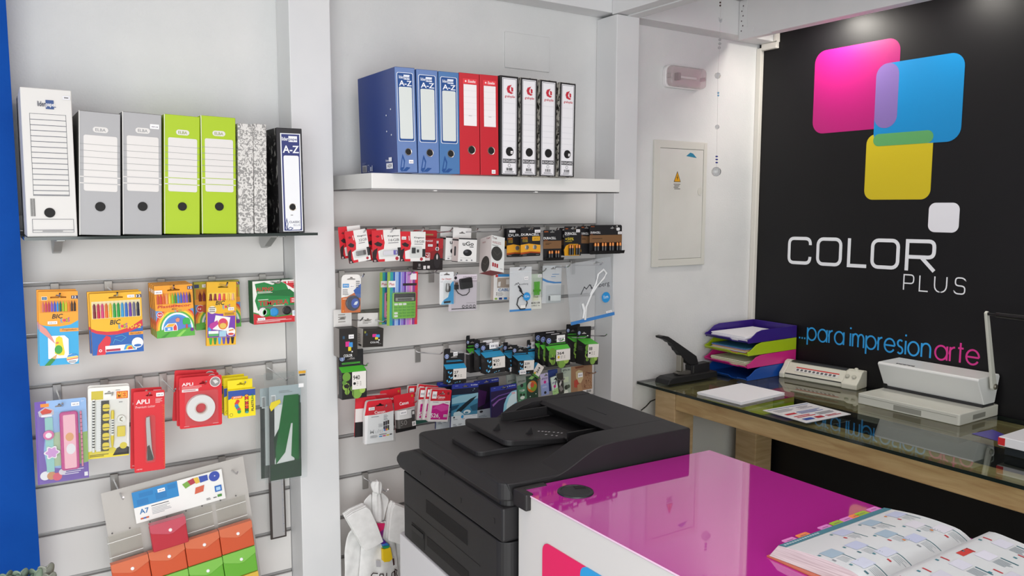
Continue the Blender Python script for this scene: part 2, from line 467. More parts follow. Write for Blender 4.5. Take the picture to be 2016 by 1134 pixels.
def geo_word(txt, x0, x1, zb, xh, wd, mt, parent):
    """geometric lettering: circles and straight stems, every letter an object"""
    arc = lambda cx, cz, r, a0, a1, n=14, rx=None: [(cx+(rx or r)*math.cos(R_(a0+(a1-a0)*k/n)), cz+r*math.sin(R_(a0+(a1-a0)*k/n))) for k in range(n+1)]
    ring = (arc(.5, .5, .5, 0, 352, 22), True)
    LT = {'a': ([ring, ([(1, 0), (1, 1)], 0)], 1), 'p': ([ring, ([(0, -.42), (0, 1)], 0)], 1), 'o': ([ring], 1),
          'r': ([([(0, 0), (0, 1)], 0), (arc(.40, .55, .45, 190, 92, 8), 0)], .38), 'i': ([([(0, 0), (0, 1)], 0), ([(0, 1.33), (0, 1.47)], 0)], 0),
          'm': ([([(0, 0), (0, 1)], 0), (arc(.29, .64, .36, 180, 0, 12, .29)+[(.58, 0)], 0), (arc(.87, .64, .36, 180, 0, 12, .29)+[(1.16, 0)], 0)], 1.16),
          'n': ([([(0, 0), (0, 1)], 0), (arc(.40, .60, .40, 180, 0, 12)+[(.8, 0)], 0)], .8), 'e': ([([(.02, .5), (1, .5)], 0), (arc(.5, .5, .5, 0, 328, 20), 0)], 1),
          's': ([(arc(.27, .76, .24, 40, 250, 10)+arc(.27, .25, .25, 75, -145, 10), 0)], .54), 't': ([([(.2, 0), (.2, 1.38)], 0), ([(0, 1), (.45, 1)], 0)], .45), '.': ([([(0, 0), (0, .14)], 0)], .06), ' ': ([], .22)}
    gap = .25; nat = sum(LT[c][1]+gap for c in txt)-gap; kx = (x1-x0)/nat; x = x0
    for c in txt:
        st_, w_ = LT[c]
        if st_:
            b = MB()
            for k, (pts, cl) in enumerate(st_):
                b.stroke([(x+u*kx, zb+v*xh+(x+u*kx-x0)*.011) for u, v in pts], wd, -.0008-.0001*k, mt, bool(cl))
            b.build('letter', parent)
        x += (w_+gap)*kx
geo_word('...para impresion', -2.366, -1.738, .9775, .0575, .0075, M('#2f9fe4', .4), logo)
geo_word('arte', -1.718, -1.546, .9845, .0575, .0075, M('#d83390', .4), logo)
lf = [onZ(*q, TZ_) for TZ_ in (.8098,) for q in ((1913, 854), (1954, 846), (1985, 859), (1966, 869))]

# ------------------------------------------------------------------ glass table
tb = thing('glass_table', 'long wooden table with green-edged glass top along the black wall', 'table', Matrix.Translation(V(2.43, 2.65, 0)))
TI = Matrix.Translation(V(-2.43, -2.65, 0))
TZ = .809
def tp(name, x0, y0, z0, x1, y1, z1, mt, bev=.004, lab=None):
    b = MB(); b.T = TI; b.box(x0, y0, z0, x1, y1, z1, mt); o = b.build(name, tb, bevel=bev)
    if lab: part(o, lab)
    return o
b = MB(); b.T = TI; b.box6(2.43, -.5, TZ-.012, 3.185, 2.652, TZ, GEDGE, GEDGE, GEDGE, GEDGE, GLASS, GLASS)
part(b.build('glass_top', tb), 'clear green glass top')
for x0, x1 in ((2.5, 2.62), (3.05, 3.17)):
    for y0, y1 in ((2.48, 2.605), (-.4, -.28)):
        tp('leg', x0, y0, 0, x1, y1, TZ-.013, WOOD)
tp('rail', 2.5, -.28, .703, 2.575, 2.478, TZ-.013, WOODY)
tp('rail', 3.125, -.28, .703, 3.17, 2.478, TZ-.013, WOODY)
tp('rail', 2.622, 2.485, .703, 3.048, 2.60, TZ-.013, WOOD)
tp('rail', 2.622, -.36, .703, 3.048, -.315, TZ-.013, WOOD)
b = MB()
P = [onY(*q, 2.63) for q in ((1262, 808), (1272, 800), (1281, 790), (1291, 786))]
b.tube([(p.x, 2.63, p.z) for p in P]+[(2.62, 2.63, .70)], .003, '#111111', 6)
tag(b.build('power_cable'), 'thin black cable against the wall behind the left leg of the glass table', 'cable')

# ------------------------------------------------------------------ pink counter
ct = thing('counter', 'white sales counter with glossy magenta top and magenta and blue logo', 'counter', Matrix.Translation(V(1, 1.47, 0)))
CI = Matrix.Translation(V(-1, -1.47, 0)); CZ = .95
top = [(.99, 1.477), (.986, -.6), (1.595, -.6), (1.587, 1.442)]
b = MB(); b.T = CI; b.prism([(x+(.002 if x < 1.2 else -.002), y-.002) for x, y in top], 0, CZ-.0043, M('#d2cfcc', .35), 'z'); b.build('carcass', ct, bevel=.001, seg=1)
b = MB(); b.T = CI; b.prism(top, CZ-.004, CZ, MAG, 'z', M('#e9c9df', .2)); part(b.build('counter_top', ct, bevel=.0008, seg=1), 'glossy magenta glass top')
def side_print(y0, y1, z0, z1, r, c, k):
    b = MB(); b.T = CI
    pts = rrect(y1, z0, y0, z1, r, 6)
    b.prism(pts, .9895-.0003*k, .9915, M(c, .35), 'x'); return b.build('logo_square', ct)
q0 = onX(1068, 1065, .9895); q1 = onX(1165, 1112, .9895)
sd = q0.y-q1.y
part(side_print(q0.y, q1.y, q0.z-sd*.95, q0.z, .022, '#e21e5f', 1), 'pinkish red square')
q2 = onX(1173, 1128, .9895)
part(side_print(q2.y+.05, q2.y-.115, q2.z-.17, q2.z, .022, '#2f9bd8', 2), 'blue square')
b = MB(); b.T = CI
b.prism([(.978, 1.479), (.978, 1.425), (1.0, 1.425), (1.0, 1.462), (1.062, 1.458), (1.062, 1.4765)], CZ-.036, CZ+.004, M('#1d1b1c', .45), 'z')
part(b.build('corner_guard', ct, bevel=.004), 'black plastic corner guard')
b = MB(); b.T = CI @ Matrix.Translation(V(1.09, 1.388, CZ)); 
b.lathe([(.042, .0002), (.041, .003), (.038, .0045), (.034, .0045), (.033, .0035), (0, .0035)], (0, 0, 0), M('#222427', .35), 40)
gr = part(b.build('cable_grommet', ct, smooth=True), 'round black cable grommet')
b = MB(); b.T = CI @ Matrix.Translation(V(1.09, 1.388, CZ))
b.prism([(.006, .008), (.03, -.002), (.032, .008), (.024, .022), (.012, .024)], .0036, .0042, M('#050506', .6), 'z')
part(b.build('cable_slot', gr), 'dark open slot')

# ------------------------------------------------------------------ copier
MC = Matrix.Translation(V(.957, 1.489, 0)) @ Matrix.Rotation(R_(-3), 4, 'Z')
MCI = MC.inverted()
def onleft(px, py):
    n = MC.to_3x3() @ V(1, 0, 0); r = ray(px, py); t = (MC.translation-CP).dot(n)/r.dot(n)
    return MCI @ (CP+r*t)
cp = thing('copier', 'charcoal multifunction copier with document feeder on white cabinet behind the magenta counter', 'copier', MC)
b = MB(); b.prism(rrect(-.006, 0, .578, .625, .018), 0, .622, M('#d5d4d6', .4), 'z'); part(b.build('cabinet', cp, bevel=.003), 'pale grey base cabinet')
b = MB(); b.prism(rrect(0, 0, .574, .612, .03, 6), .624, .8195, COPY, 'z'); b.build('body', cp, bevel=.003)
b = MB(); b.prism([(0, .905), (.52, .905), (.625, .868), (.648, .85), (.648, .835), (.62, .822), (0, .822)], 0, .574, COPY, 'x'); b.build('scanner', cp, bevel=.006)
b = MB(); b.prism(rrect(.008, .006, .566, .49, .025, 5), .905, .92, COPYD, 'z'); part(b.build('lid_gap', cp), 'black gap under the lid')
b = MB(); b.prism(rrect(0, 0, .574, .497, .028, 6), .918, .962, COPY, 'z'); b.build('lid', cp, bevel=.005)
# document feeder: two S-curved wings and the housing between them
def scurve(x0, zlow, zhigh, x1, n=14):
    return [(x0+(x1-x0)*i/n, zlow+(zhigh-zlow)*(3*(i/n)**2-2*(i/n)**3)) for i in range(n+1)]
S = [(.03, .9185), (.012, .9625), (.05, .959), (.10, .956)]+scurve(.13, .956, 1.014, .30)+[(.33, 1.016), (.57, 1.0165), (.574, 1.0125), (.574, .9185)]
fd = thing  # (name kept short below)
b = MB(); b.prism(S, -.0004, .098, COPY, 'y', None, True); o = b.build('feeder_wing', cp, bevel=.002)
S2 = [(.225, .957)]+scurve(.225, .963, 1.010, .34)+[(.36, 1.0165), (.574, 1.0165), (.574, .957)]
b = MB(); b.prism(S2, .452, .49, COPY, 'y', None, True); b.build('feeder_wing', cp, bevel=.002)
b = MB(); b.prism([(.385, 1.006), (.395, 1.0155), (.574, 1.0155), (.574, .957), (.455, .957), (.44, .965)], .0995, .4505, COPY, 'y'); hs = b.build('feeder_cover', cp, bevel=.002)
b = MB(); b.box(.46, .22, 1.0156, .463, .31, 1.0162, COPYD); part(b.build('cover_slot', hs), 'narrow dark slot')
b = MB()
tray = [(.122, .9975), (.20, .988), (.30, .9755), (.44, .966), (.44, .955), (.30, .960), (.20, .970), (.128, .978), (.122, .984)]
plan = rrect(.122, .195, .44, .445, .022, 6)
zt = lambda x: .9975-(x-.122)*.100
b.prism([(x, y) for x, y in plan], 0, 1, COPY, 'z')
n = len(plan)
for i, vv in enumerate(b.v):
    x, y, z = vv; b.v[i] = V(x, y, zt(x)-(.017 if z < .5 else 0))
tr = b.build('document_tray', cp, bevel=.003)
for (x, y) in ((.152, .30), (.222, .245)):
    b = MB(); b.prism([(x-.012, zt(x)+.0), (x+.012, zt(x)-.001), (x+.008, zt(x)+.017), (x+.003, zt(x)+.013)], y, y+.004, COPYD, 'y'); b.build('tray_fin', tr)
b = MB(); b.T = Matrix.Translation(V(0, 0, 0)); b.box(.225, .40, zt(.225)-.004, .38, .405, zt(.3)+.03, COPYD); b.box(.225, .385, zt(.225)-.003, .38, .40, zt(.225)-.001, COPYD); b.build('paper_guide', tr, bevel=.001)
b = MB(); b.box(.30, .175, zt(.30)-.006, .40, .18, zt(.3)+.018, COPYD); b.box(.30, .18, zt(.30)-.004, .40, .195, zt(.3)+.001, COPYD); b.build('paper_guide', tr, bevel=.001)
b = MB()
for i, (x, y) in enumerate(((.262, .225), (.275, .215), (.285, .2075), (.262, .262), (.272, .258), (.280, .254), (.288, .25), (.300, .244), (.310, .238), (.318, .232))):
    z = zt(x)+.0012; b.poly([(x, y, z), (x+.008, y+.003, z-.0007), (x+.008, y+.008, z-.0007), (x, y+.005, z)], '#a9a9ab')
part(b.build('size_marks', tr), 'small pale paper size marks')
b = MB(); b.prism(rrect(.045, .205, .36, .37, .02, 5), .9605, .976, COPYD if False else COPY, 'z'); b.build('output_tray', cp, bevel=.003)
# left side panel details
b = MB(); A = onleft(797, 992); Bq = onleft(945, 1105)
b.box(-.0008, Bq.y, A.z-.001, .002, A.y, A.z+.001, COPYD); part(b.build('panel_seam', cp), 'dark seam line')
A = onleft(811, 1032); Bq = onleft(836, 1089); C_ = onleft(836, 1050)
b = MB(); b.box(-.001, Bq.y, C_.z-.05, .002, A.y, C_.z+.001, M('#0b0a0b', .6)); part(b.build('recessed_handle', cp), 'dark recessed handle')
b = MB(); b.box(-.004, Bq.y+.003, C_.z-.018, -.0012, A.y-.003, C_.z-.004, COPY); b.build('handle_lip', cp, bevel=.001)
def grille(p, q, nrow):
    b = MB(); A = onleft(*p); B2 = onleft(*q)
    for i in range(nrow):
        z = A.z-(A.z-B2.z)*i/(nrow-1)
        b.box(-.0012, B2.y, z-.0009, .002, A.y, z+.0009, M('#131112', .6))
    o = b.build('vent_grille', cp); o['kind'] = 'stuff'
grille((839, 984), (920, 1073), 13)
grille((841, 1056), (922, 1145), 11)
b = MB(); 
for p in ((875, 931), (827, 931), (907, 985), (973, 1025)):
    q = onleft(*p); b.box(-.001, q.y-.003, q.z-.006, .001, q.y+.003, q.z+.006, COPYD)
part(b.build('clip_marks', cp), 'small dark clip marks')

# ------------------------------------------------------------------ things on the glass table
TC = ('#38207c', '#a9c31d', '#cf2a83', '#134a9e')
TN = ('purple', 'lime green', 'pink', 'blue')
TW = ('topmost of the stack', 'second from the top', 'third from the top', 'bottom one on the glass')
x0, x1, y0, y1 = 2.85, 3.19, 2.376, 2.634
for i in range(4):
    zb = TZ+.001+.0575*(3-i)
    t = thing('letter_tray', TN[i]+' plastic letter tray, '+TW[i], 'letter tray', Matrix.Translation(V((x0+x1)/2, (y0+y1)/2, zb)), 'stacked coloured letter trays')
    I = Matrix.Translation(V(-(x0+x1)/2, -(y0+y1)/2, 0)); mt = M(TC[i], .32)
    b = MB(); b.T = I; b.box(x0+.004, y0+.004, 0, x1-.004, y1-.004, .003, mt)
    b.prism([(x0+.004, 0), (x0-.012, .012), (x0-.012, .016), (x0+.004, .005)], y0+.10, y1-.004, mt, 'y')
    b.prism([(x0+.004, 0), (x0-.012, .008), (x0-.012, .012), (x0+.004, .005)], y0+.004, y0+.05, mt, 'y'); b.build('base', t)
    prof = [(x0, 0), (x0-.006, .018), (x0+.012, .022), (x0+.03, .032), (x0+.055, .048), (x0+.09, .0555), (x1-.02, .0565), (x1, .0565), (x1, 0)]
    for ya in (y0, y1-.004):
        b = MB(); b.T = I; b.prism(prof, ya, ya+.004, mt, 'y'); b.build('side_wall', t, bevel=.001)
    b = MB(); b.T = I; b.box(x1-.004, y0+.004, 0, x1, y1-.004, .0565, mt); b.build('back_wall', t, bevel=.001)
def sheets(label, x0, y0, x1, y1, z0, cols, th, jit=.004, name='paper_stack', rot=0, group=None):
    t = thing(name, label, 'paper', Matrix.Translation(V((x0+x1)/2, (y0+y1)/2, z0)) @ Matrix.Rotation(rot, 4, 'Z'), group)
    z = 0; w, d = x1-x0, y1-y0
    for c in cols:
        a = random.uniform(-jit, jit); e = random.uniform(-jit, jit)
        b = MB(); b.T = Matrix.Rotation(random.uniform(-1, 1)*jit*4, 4, 'Z'); b.box(-w/2+a, -d/2+e, z, w/2+a, d/2+e, z+th*.93, M(c, .6)); b.build('sheet', t)
        z += th
    return t
sheets('white paper stack in the purple letter tray', 2.86, 2.40, 3.15, 2.605, TZ+.1775, ('#e9e6ea', '#efedf2', '#e6e4ea', '#f1f0f4', '#eeedf2'), .0045)
sheets('coloured card sheets in the lime green letter tray', 2.86, 2.40, 3.15, 2.605, TZ+.12, ('#e7a06d', '#d99f4c', '#8a7fae', '#e3ddc9', '#ecb38f', '#c8c24a', '#7f6db0', '#3d86a8'), .0032, .006)
sheets('cream paper sheets in the pink letter tray', 2.86, 2.40, 3.15, 2.605, TZ+.0625, ('#ddd0b4', '#cfc2a4', '#e3dac4', '#d8cdb2', '#e6dfcc', '#bfc9a0', '#e9e4d6'), .0032, .006)
c4 = [onZ(*q, TZ) for q in ((1373, 776.4), (1459.5, 759), (1544.2, 778.3), (1455.6, 797.5))]
cc = sum(c4, V(0, 0, 0))/4
ang = math.atan2((c4[1]-c4[0]).y, (c4[1]-c4[0]).x)
w_, d_ = (c4[1]-c4[0]).length, (c4[2]-c4[1]).length
sheets('thick stack of blank white paper on the glass table', cc.x-w_/2, cc.y-d_/2, cc.x+w_/2, cc.y+d_/2, TZ+.0003, ('#f0eef2', '#f4f3f7', '#f3f2f6', '#f6f6fa'), .0028, .0022, rot=ang)
def cr(a, b): return 1240+.385*a, 580+.385*b
c4 = [onZ(*cr(*q), TZ) for q in ((675, 595), (900, 555), (1145, 610), (895, 655))]
cc = sum(c4, V(0, 0, 0))/4; ang = math.atan2((c4[1]-c4[0]).y, (c4[1]-c4[0]).x)
w_, d_ = (c4[1]-c4[0]).length, (c4[2]-c4[1]).length
fl = thing('price_sheet', 'laminated white price sheet with red and blue print on the glass table', 'sheet', Matrix.Translation(V(cc.x, cc.y, TZ+.0003)) @ Matrix.Rotation(ang, 4, 'Z'))
b = MB(); b.box(-w_/2, -d_/2, 0, w_/2, d_/2, .0012, M('#efeff1', .25))
b.T = Matrix.Translation(V(0, 0, .0014)) @ Matrix.Rotation(-PI/2, 4, 'X') @ Matrix.Translation(V(0, 0, -d_/2))
b.T = Matrix.Translation(V(0, -d_/2, .0014)) @ Matrix.Rotation(PI/2, 4, 'X').inverted() if False else Matrix(((1, 0, 0, 0), (0, 0, 1, -d_/2), (0, -1, 0, .0014), (0, 0, 0, 1)))
b.draw(w_, d_, [('r', .04, .06, .96, .085, '#3d5a9a'), ('n', .08, .14, .5, .3, 3, '#8b8b95'), ('r', .55, .12, .9, .34, '#d8d6da'), ('n', .58, .15, .86, .3, 3, '#777782'),
                ('r', .08, .42, .3, .5, '#c8202c'), ('n', .35, .4, .9, .56, 3, '#4a62a8'), ('n', .1, .6, .5, .74, 2, '#c8202c'), ('n', .55, .62, .92, .76, 3, '#888890'), ('r', .1, .8, .3, .9, '#2d4da0'), ('r', .36, .8, .52, .9, '#b32531'), ('n', .58, .82, .92, .92, 2, '#c04450')], -.0001)
b.build('printed_sheet', fl)

# laminator
pa = V(3.057, 2.362, TZ); pb = V(3.108, 1.997, TZ)
LL = (pb-pa).length; la = math.atan2((pb-pa).y, (pb-pa).x)
ML = Matrix.Translation(pa) @ Matrix.Rotation(la, 4, 'Z')      # local x along the front, y back to the wall
lm = thing('laminator', 'cream desktop laminator with dark top and red-edged label against the black wall', 'laminator', ML @ Matrix.Translation(V(LL/2, 0, .0005)))
LI = Matrix.Translation(V(-LL/2, 0, 0)); CREAM = M('#d6d5c6', .42); DK = M('#2d2e30', .45)
prof = [(0, .004), (0, .026), (.012, .034), (.03, .05), (.045, .066), (.06, .072), (.09, .07), (.093, .0), (.006, 0)]
b = MB(); b.T = LI; b.prism([(y, z) for y, z in prof], .025, LL-.07, CREAM, 'x'); b.build('body', lm, bevel=.002)
e = [(-.006, .0), (-.008, .022), (.004, .032), (.025, .05), (.042, .072), (.06, .078), (.09, .074), (.093, 0)]
for xa, xb in ((0, .025), (LL-.07, LL)):
    b = MB(); b.T = LI; b.prism(e, xa, xb, CREAM, 'x'); b.build('end_housing', lm, bevel=.004)
b = MB(); b.T = LI; b.prism([(.048, .0705), (.06, .076), (.088, .0745), (.088, .07)], .03, LL-.075, DK, 'x'); part(b.build('top_panel', lm), 'dark slotted top panel')
b = MB(); b.T = LI; b.box(.028, -.0016, .020, LL-.073, .004, .0245, DK); part(b.build('feed_slot', lm), 'dark feed slot')
sl = math.atan2(.016, .018)
b = MB(); b.T = LI @ Matrix.Translation(V(.17, .0125, .0355)) @ Matrix.Rotation(-(PI/2-sl), 4, 'X')
b.draw(.205, .026, [('r', 0, 0, 1, 1, '#dcdad6'), ('r', 0, 0, 1, .25, '#c8342f')]+[('r', .03+.095*i, .4, .085+.095*i, .82, '#5a5a60') for i in range(10)], -.0008)
part(b.build('instruction_label', lm), 'white label with red band and pictograms')
for i, xx in enumerate((LL-.056, LL-.026)):
    b = MB(); b.T = LI @ Matrix.Translation(V(xx, .022, .051)) @ Matrix.Rotation(-(PI/2-sl), 4, 'X'); b.lathe([(.009, 0), (.009, -.004), (.007, -.006), (0, -.006)], (0, 0, 0), '#b9b9ab', 16, 'y'); b.build('dial', lm)
b = MB(); b.T = LI; b.lathe([(.009, 0), (.008, .006), (.004, .0085), (0, .009)], (LL-.036, .062, .0765), CREAM, 16); b.build('button', lm)

# binding machine
bm_ = thing('binding_machine', 'white comb binding machine with raised crank arm on the glass table', 'binding machine', Matrix.Translation(V(3.05, 1.66, TZ+.0005)))
BI = Matrix.Translation(V(-3.05, -1.66, 0)); GRY = M('#c9cac0', .42); WHT = M('#dfe1df', .38)
b = MB(); b.T = BI; b.prism(rrect(2.906, 1.458, 3.19, 1.864, .008), 0, .042, GRY, 'z'); bs = b.build('base', bm_, bevel=.003)
b = MB(); b.T = BI; b.box(2.9054, 1.60, .006, 2.91, 1.71, .026, M('#8f9087', .6)); b.build('base_notch', bs)
b = MB(); b.T = BI; b.box(3.0, 1.4574, .010, 3.09, 1.463, .028, M('#83847c', .6)); b.build('base_notch', bs)
b = MB(); b.T = BI; b.box(2.905, 1.47, .0295, 2.9075, 1.855, .0305, M('#77786f', .6)); b.build('drawer_seam', bs)
pr = [(3.085, .052), (3.03, .150), (3.036, .158), (3.185, .160), (3.192, .150), (3.165, .052)]
b = MB(); b.T = BI; b.prism(pr, 1.462, 1.862, WHT, 'y'); bd = b.build('punch_housing', bm_, bevel=.003)
b = MB(); b.T = BI; b.box(3.08, 1.465, .042, 3.165, 1.858, .053, DK); part(b.build('punch_throat', bm_), 'dark punching throat')
b = MB(); b.T = BI; b.box(3.078, 1.845, .043, 3.10, 1.862, .062, M('#151515', .4)); part(b.build('margin_knob', bm_), 'black margin knob')
b = MB(); b.T = BI @ Matrix.Translation(V(3.068, 1.80, .1600)); b.T = b.T @ Matrix(((0, 0, -1, 0), (-1, 0, 0, 0), (0, 1, 0, 0), (0, 0, 0, 1)))
b = MB(); b.T = BI
for i in range(9): b.box(3.052+.003*(i % 2), 1.79-.0085*i, .1588, 3.062, 1.795-.0085*i, .1599, '#3b3b40')
part(b.build('maker_mark', bd), 'small dark lettering')
ya = 1.445
pv = onY(1956, 761, ya); tp_ = onY(1942.6, 614.6, ya); kn = onY(2002, 622, ya)
up = tp_-pv; ux = up.normalized(); sx_ = V(ux.z, 0, -ux.x)
b = MB(); b.T = Matrix.Translation(-V(3.05, 1.66, TZ))
pts = [pv+sx_*.014-ux*.012, pv+sx_*.017, pv+sx_*.012+ux*.06, tp_+sx_*.009-ux*.02, tp_+sx_*.007, tp_+ux*.004, tp_-sx_*.011, tp_-sx_*.012-ux*.02, pv-sx_*.015+ux*.06, pv-sx_*.018, pv-sx_*.012-ux*.012]
b.prism([(p.x, p.z) for p in pts], ya-.005, ya+.005, GRY, 'y'); arm = b.build('crank_arm', bm_, bevel=.002)
b = MB(); b.T = Matrix.Translation(-V(3.05, 1.66, TZ)); b.lathe([(.011, .004), (.011, -.009), (.008, -.012), (0, -.012)], (pv.x, ya, pv.z), M('#8f8b80', .3, .8), 18, 'y'); b.build('pivot_bolt', arm)
b = MB(); b.T = Matrix.Translation(-V(3.05, 1.66, TZ)); b.tube([tp_+V(.0, -.005, -.006), tp_+V(.001, -.03, -.006), tp_+V(.002, -.034, -.006), tp_+V(.003, -.15, -.007)], [.006, .006, .0105, .0125], M('#161414', .2), 14); part(b.build('hand_grip', arm), 'black plastic hand grip')

# heavy stapler
st = thing('stapler', 'black heavy-duty stapler with raised handle at the left end of the glass table', 'stapler', Matrix.Translation(V(2.64, 2.555, TZ+.0005)))
SI = Matrix.Translation(-V(2.64, 2.555, TZ)); BK = M('#19191b', .5)
b = MB(); b.T = SI @ Matrix.Translation(V(0, 0, TZ)); b.prism([(2.487, 0), (2.497, .020), (2.52, .028), (2.80, .030), (2.805, 0)], 2.512, 2.598, BK, 'y'); b.build('base', st, bevel=.003)
def ypoly(px, y0, y1, mt, name, bev=.002, parent=st):
    b = MB(); b.T = SI; P = [onY(*cr(*q), 2.555) for q in px]; b.prism([(p.x, p.z) for p in P], y0, y1, mt, 'y'); return b.build(name, parent, bevel=bev)
ypoly([(143, 212), (160, 208), (185, 213), (240, 250), (328, 312), (338, 352), (300, 358), (278, 345), (255, 318), (240, 296), (228, 285), (222, 270), (210, 262), (204, 248), (190, 243), (180, 234), (160, 226), (146, 222)], 2.538, 2.572, BK, 'handle')
part(ypoly([(250, 305), (262, 318), (262, 392), (248, 392)], 2.54, 2.57, M('#a8a49a', .3, .9), 'driver_post', .001), 'silver driver post')
ypoly([(298, 360), (392, 342), (393, 398), (300, 402)], 2.535, 2.575, BK, 'magazine')
part(ypoly([(262, 388), (318, 384), (316, 404), (235, 408), (232, 402)], 2.54, 2.57, M('#8f8c86', .35, .8), 'anvil', .001), 'silver anvil')
part(ypoly([(308, 362), (312, 362), (310, 398), (304, 398)], 2.5335, 2.5355, M('#8b8985', .3, .9), 'side_spring', 0), 'silver spring')

# boxes at the right end
q = onZ(1968, 893, TZ)
b = MB(); b.box(-.01, -.28, 0, .25, 0, .03, M('#1c2328', .4)); o = b.build('black_case', None, Matrix.Translation(V(2.70, 1.205, TZ+.0005)), .003); tag(o, 'flat dark case under the white box at the right edge of the glass table', 'case')
b = MB(); b.box(-.02, -.28, 0, .24, 0, .03, M('#e4e6ea', .35)); 
wb_ = thing('white_box', 'flat white carton with a red corner at the right edge of the glass table', 'box', Matrix.Translation(V(2.69, 1.215, TZ+.0315)))
b.T = Matrix(); b.T = Matrix(((0, 0, -1, .02), (-1, 0, 0, -.06), (0, 1, 0, .0305), (0, 0, 0, 1)))
b.build('carton', wb_, bevel=.002)
b = MB(); b.box(-.0208, -.02, .003, -.016, .0008, .027, M('#c92a2e', .4)); part(b.build('red_flap', wb_), 'red corner flap')
b = MB()
for i in range(6): b.box(.06, -.06-.01*i, .0301, .075, -.066-.01*i, .0304, '#9a4b58')
part(b.build('print', wb_), 'small red print')

c_ = sum(lf, V(0, 0, 0))/4; b = MB(); b.prism([(p.x-c_.x, p.y-c_.y) for p in lf], 0, .0008, M('#4a3f9a', .3), 'z')
tag(b.build('leaflet', None, Matrix.Translation(c_)), 'blue-violet leaflet lying on the glass behind the flat white carton', 'leaflet')

# ------------------------------------------------------------------ open catalogue on the counter
bk = thing('open_catalogue', 'open product catalogue with coloured index tabs on the magenta counter', 'book', Matrix.Translation(V(1.36, .74, CZ)))
BX0, BX1, YO, YG = 1.195, 1.535, .912, .735
def zl(s):   # left leaf block height, s from outer edge 0 to gutter 1
    return .024+.006*math.sin(PI*min(s*1.1, 1))-.020*max(0, (s-.78)/.22)**2
def zr(s):
    return .004+.037*(1-(1-min(s/.16, 1))**2.4)-.014*max(0, s-.22)
KI = Matrix.Translation(V(-1.36, -.74, 0))
def pgpt(side, s, u, dz=0):
    sh = .012*s
    if side < 0: return V(BX0+(BX1-BX0)*u+.02*s, YO+(YG-YO)*s, zl(s)+dz)
    return V(BX0+(BX1-BX0)*u+.02-.01*s, YG-.20*s, zr(s)+dz)
PAGE = M('#d3dadb', .3); EDGE = noisy('page_edges', '#b5a3a6', '#cfc1c3', 60, .7, 0, 1, (.2, .2, 9), 2)
for side, nm in ((-1, 'left_pages'), (1, 'right_pages')):
    b = MB(); b.T = KI; n = 18
    tops = [[pgpt(side, i/n, u) for i in range(n+1)] for u in (0, 1)]
    vs = [*tops[0], *tops[1]]; b.add(vs, [(i, i+1, n+2+i, n+1+i) for i in range(n)], PAGE, True)
    for u in (0, 1):
        lowe = [V(p.x-(.012 if u == 0 else 0), p.y+(.010*(1-i_/n) if side < 0 else 0), .0035) for i_, p in enumerate(tops[u])]; vs = tops[u]+lowe
        b.add(vs, [(i, i+1, n+2+i, n+1+i) for i in range(n)], EDGE)
    for k in (0, n):
        b.add([tops[0][k], tops[1][k], V(tops[1][k].x, tops[1][k].y, .0035), V(tops[0][k].x, tops[0][k].y, .0035)], [(0, 1, 2, 3)], EDGE)
    part(b.build('page_block', bk, fix=False), 'stack of '+('left' if side < 0 else 'right')+' hand pages')
b = MB(); b.T = KI; b.box(BX0-.014, YG-.208, .0005, BX1+.025, YO+.014, .003, M('#c4684e', .4)); part(b.build('cover', bk), 'orange and blue cover edge')
def pgrect(b, side, s0, u0, s1, u1, c, dz=.0006, n=6):
    vs = []
    for i in range(n+1):
        s = s0+(s1-s0)*i/n; vs += [pgpt(side, s, u0, dz), pgpt(side, s, u1, dz)]
    b.add(vs, [(2*i, 2*i+1, 2*i+3, 2*i+2) for i in range(n)], c)
b = MB(); b.T = KI
pgrect(b, -1, 0, 0, .09, 1, '#3f7d8c'); 
for i in range(14): pgrect(b, -1, .03, .02+.022*i, .055, .034+.022*i, '#c9dfe4', .0009, 1)
rr = random.Random(3)
for (u, s) in ((.86, .16), (.62, .14), (.36, .13), (.78, .45), (.52, .42), (.24, .42), (.04, .40), (.86, .66), (.60, .64), (.3, .66), (.08, .68)):
    c = rr.choice(('#c9d1e2', '#b9c3dc', '#d9dbe2', '#9db6c6', '#d4d6de'))
    pgrect(b, -1, s, u, s+.14, u+.11, c)
    pgrect(b, -1, s+.13, u+.09, s+.30, u+.096, '#4a747e')
    for k in range(5): pgrect(b, -1, s+.16, u+.02+.013*k, s+.24+rr.random()*.05, u+.0235+.013*k, '#a9b3b8')
    pgrect(b, -1, s+.02, u-.03, s+.05, u-.015, rr.choice(('#3e7d8a', '#3e7d8a', '#d07a2a')))
    pgrect(b, -1, s+.16, u-.02, s+.20, u-.006, rr.choice(('#b8343c', '#888f95', '#3e6a75')))
o = part(b.build('page_print', bk), 'printed product pictures and text on the left page'); o['kind'] = 'stuff'; b = MB(); b.T = KI
for (u, s) in ((.84, .26), (.62, .3), (.40, .27), (.2, .3), (.02, .28), (.8, .6), (.52, .62), (.25, .6), (.03, .62)):
    pgrect(b, 1, s, u, s+.13, u+.1, rr.choice(('#cfd3df', '#d6d9e4', '#c9ccd8')))
    pgrect(b, 1, s+.15, u+.09, s+.3, u+.1, '#3e6a75')
    for k in range(6): pgrect(b, 1, s+.15, u+.01+.012*k, s+.24+rr.random()*.05, u+.016+.012*k, '#9aa5ab')
    pgrect(b, 1, s-.1, u+.03, s-.02, u+.042, '#b8343c'); pgrect(b, 1, s-.1, u-.02, s-.07, u-.005, '#3e7d8a')
pgrect(b, 1, .2, .55, .27, .66, '#c23a34')
o = part(b.build('page_print', bk), 'printed product pictures and text on the right page'); o['kind'] = 'stuff'
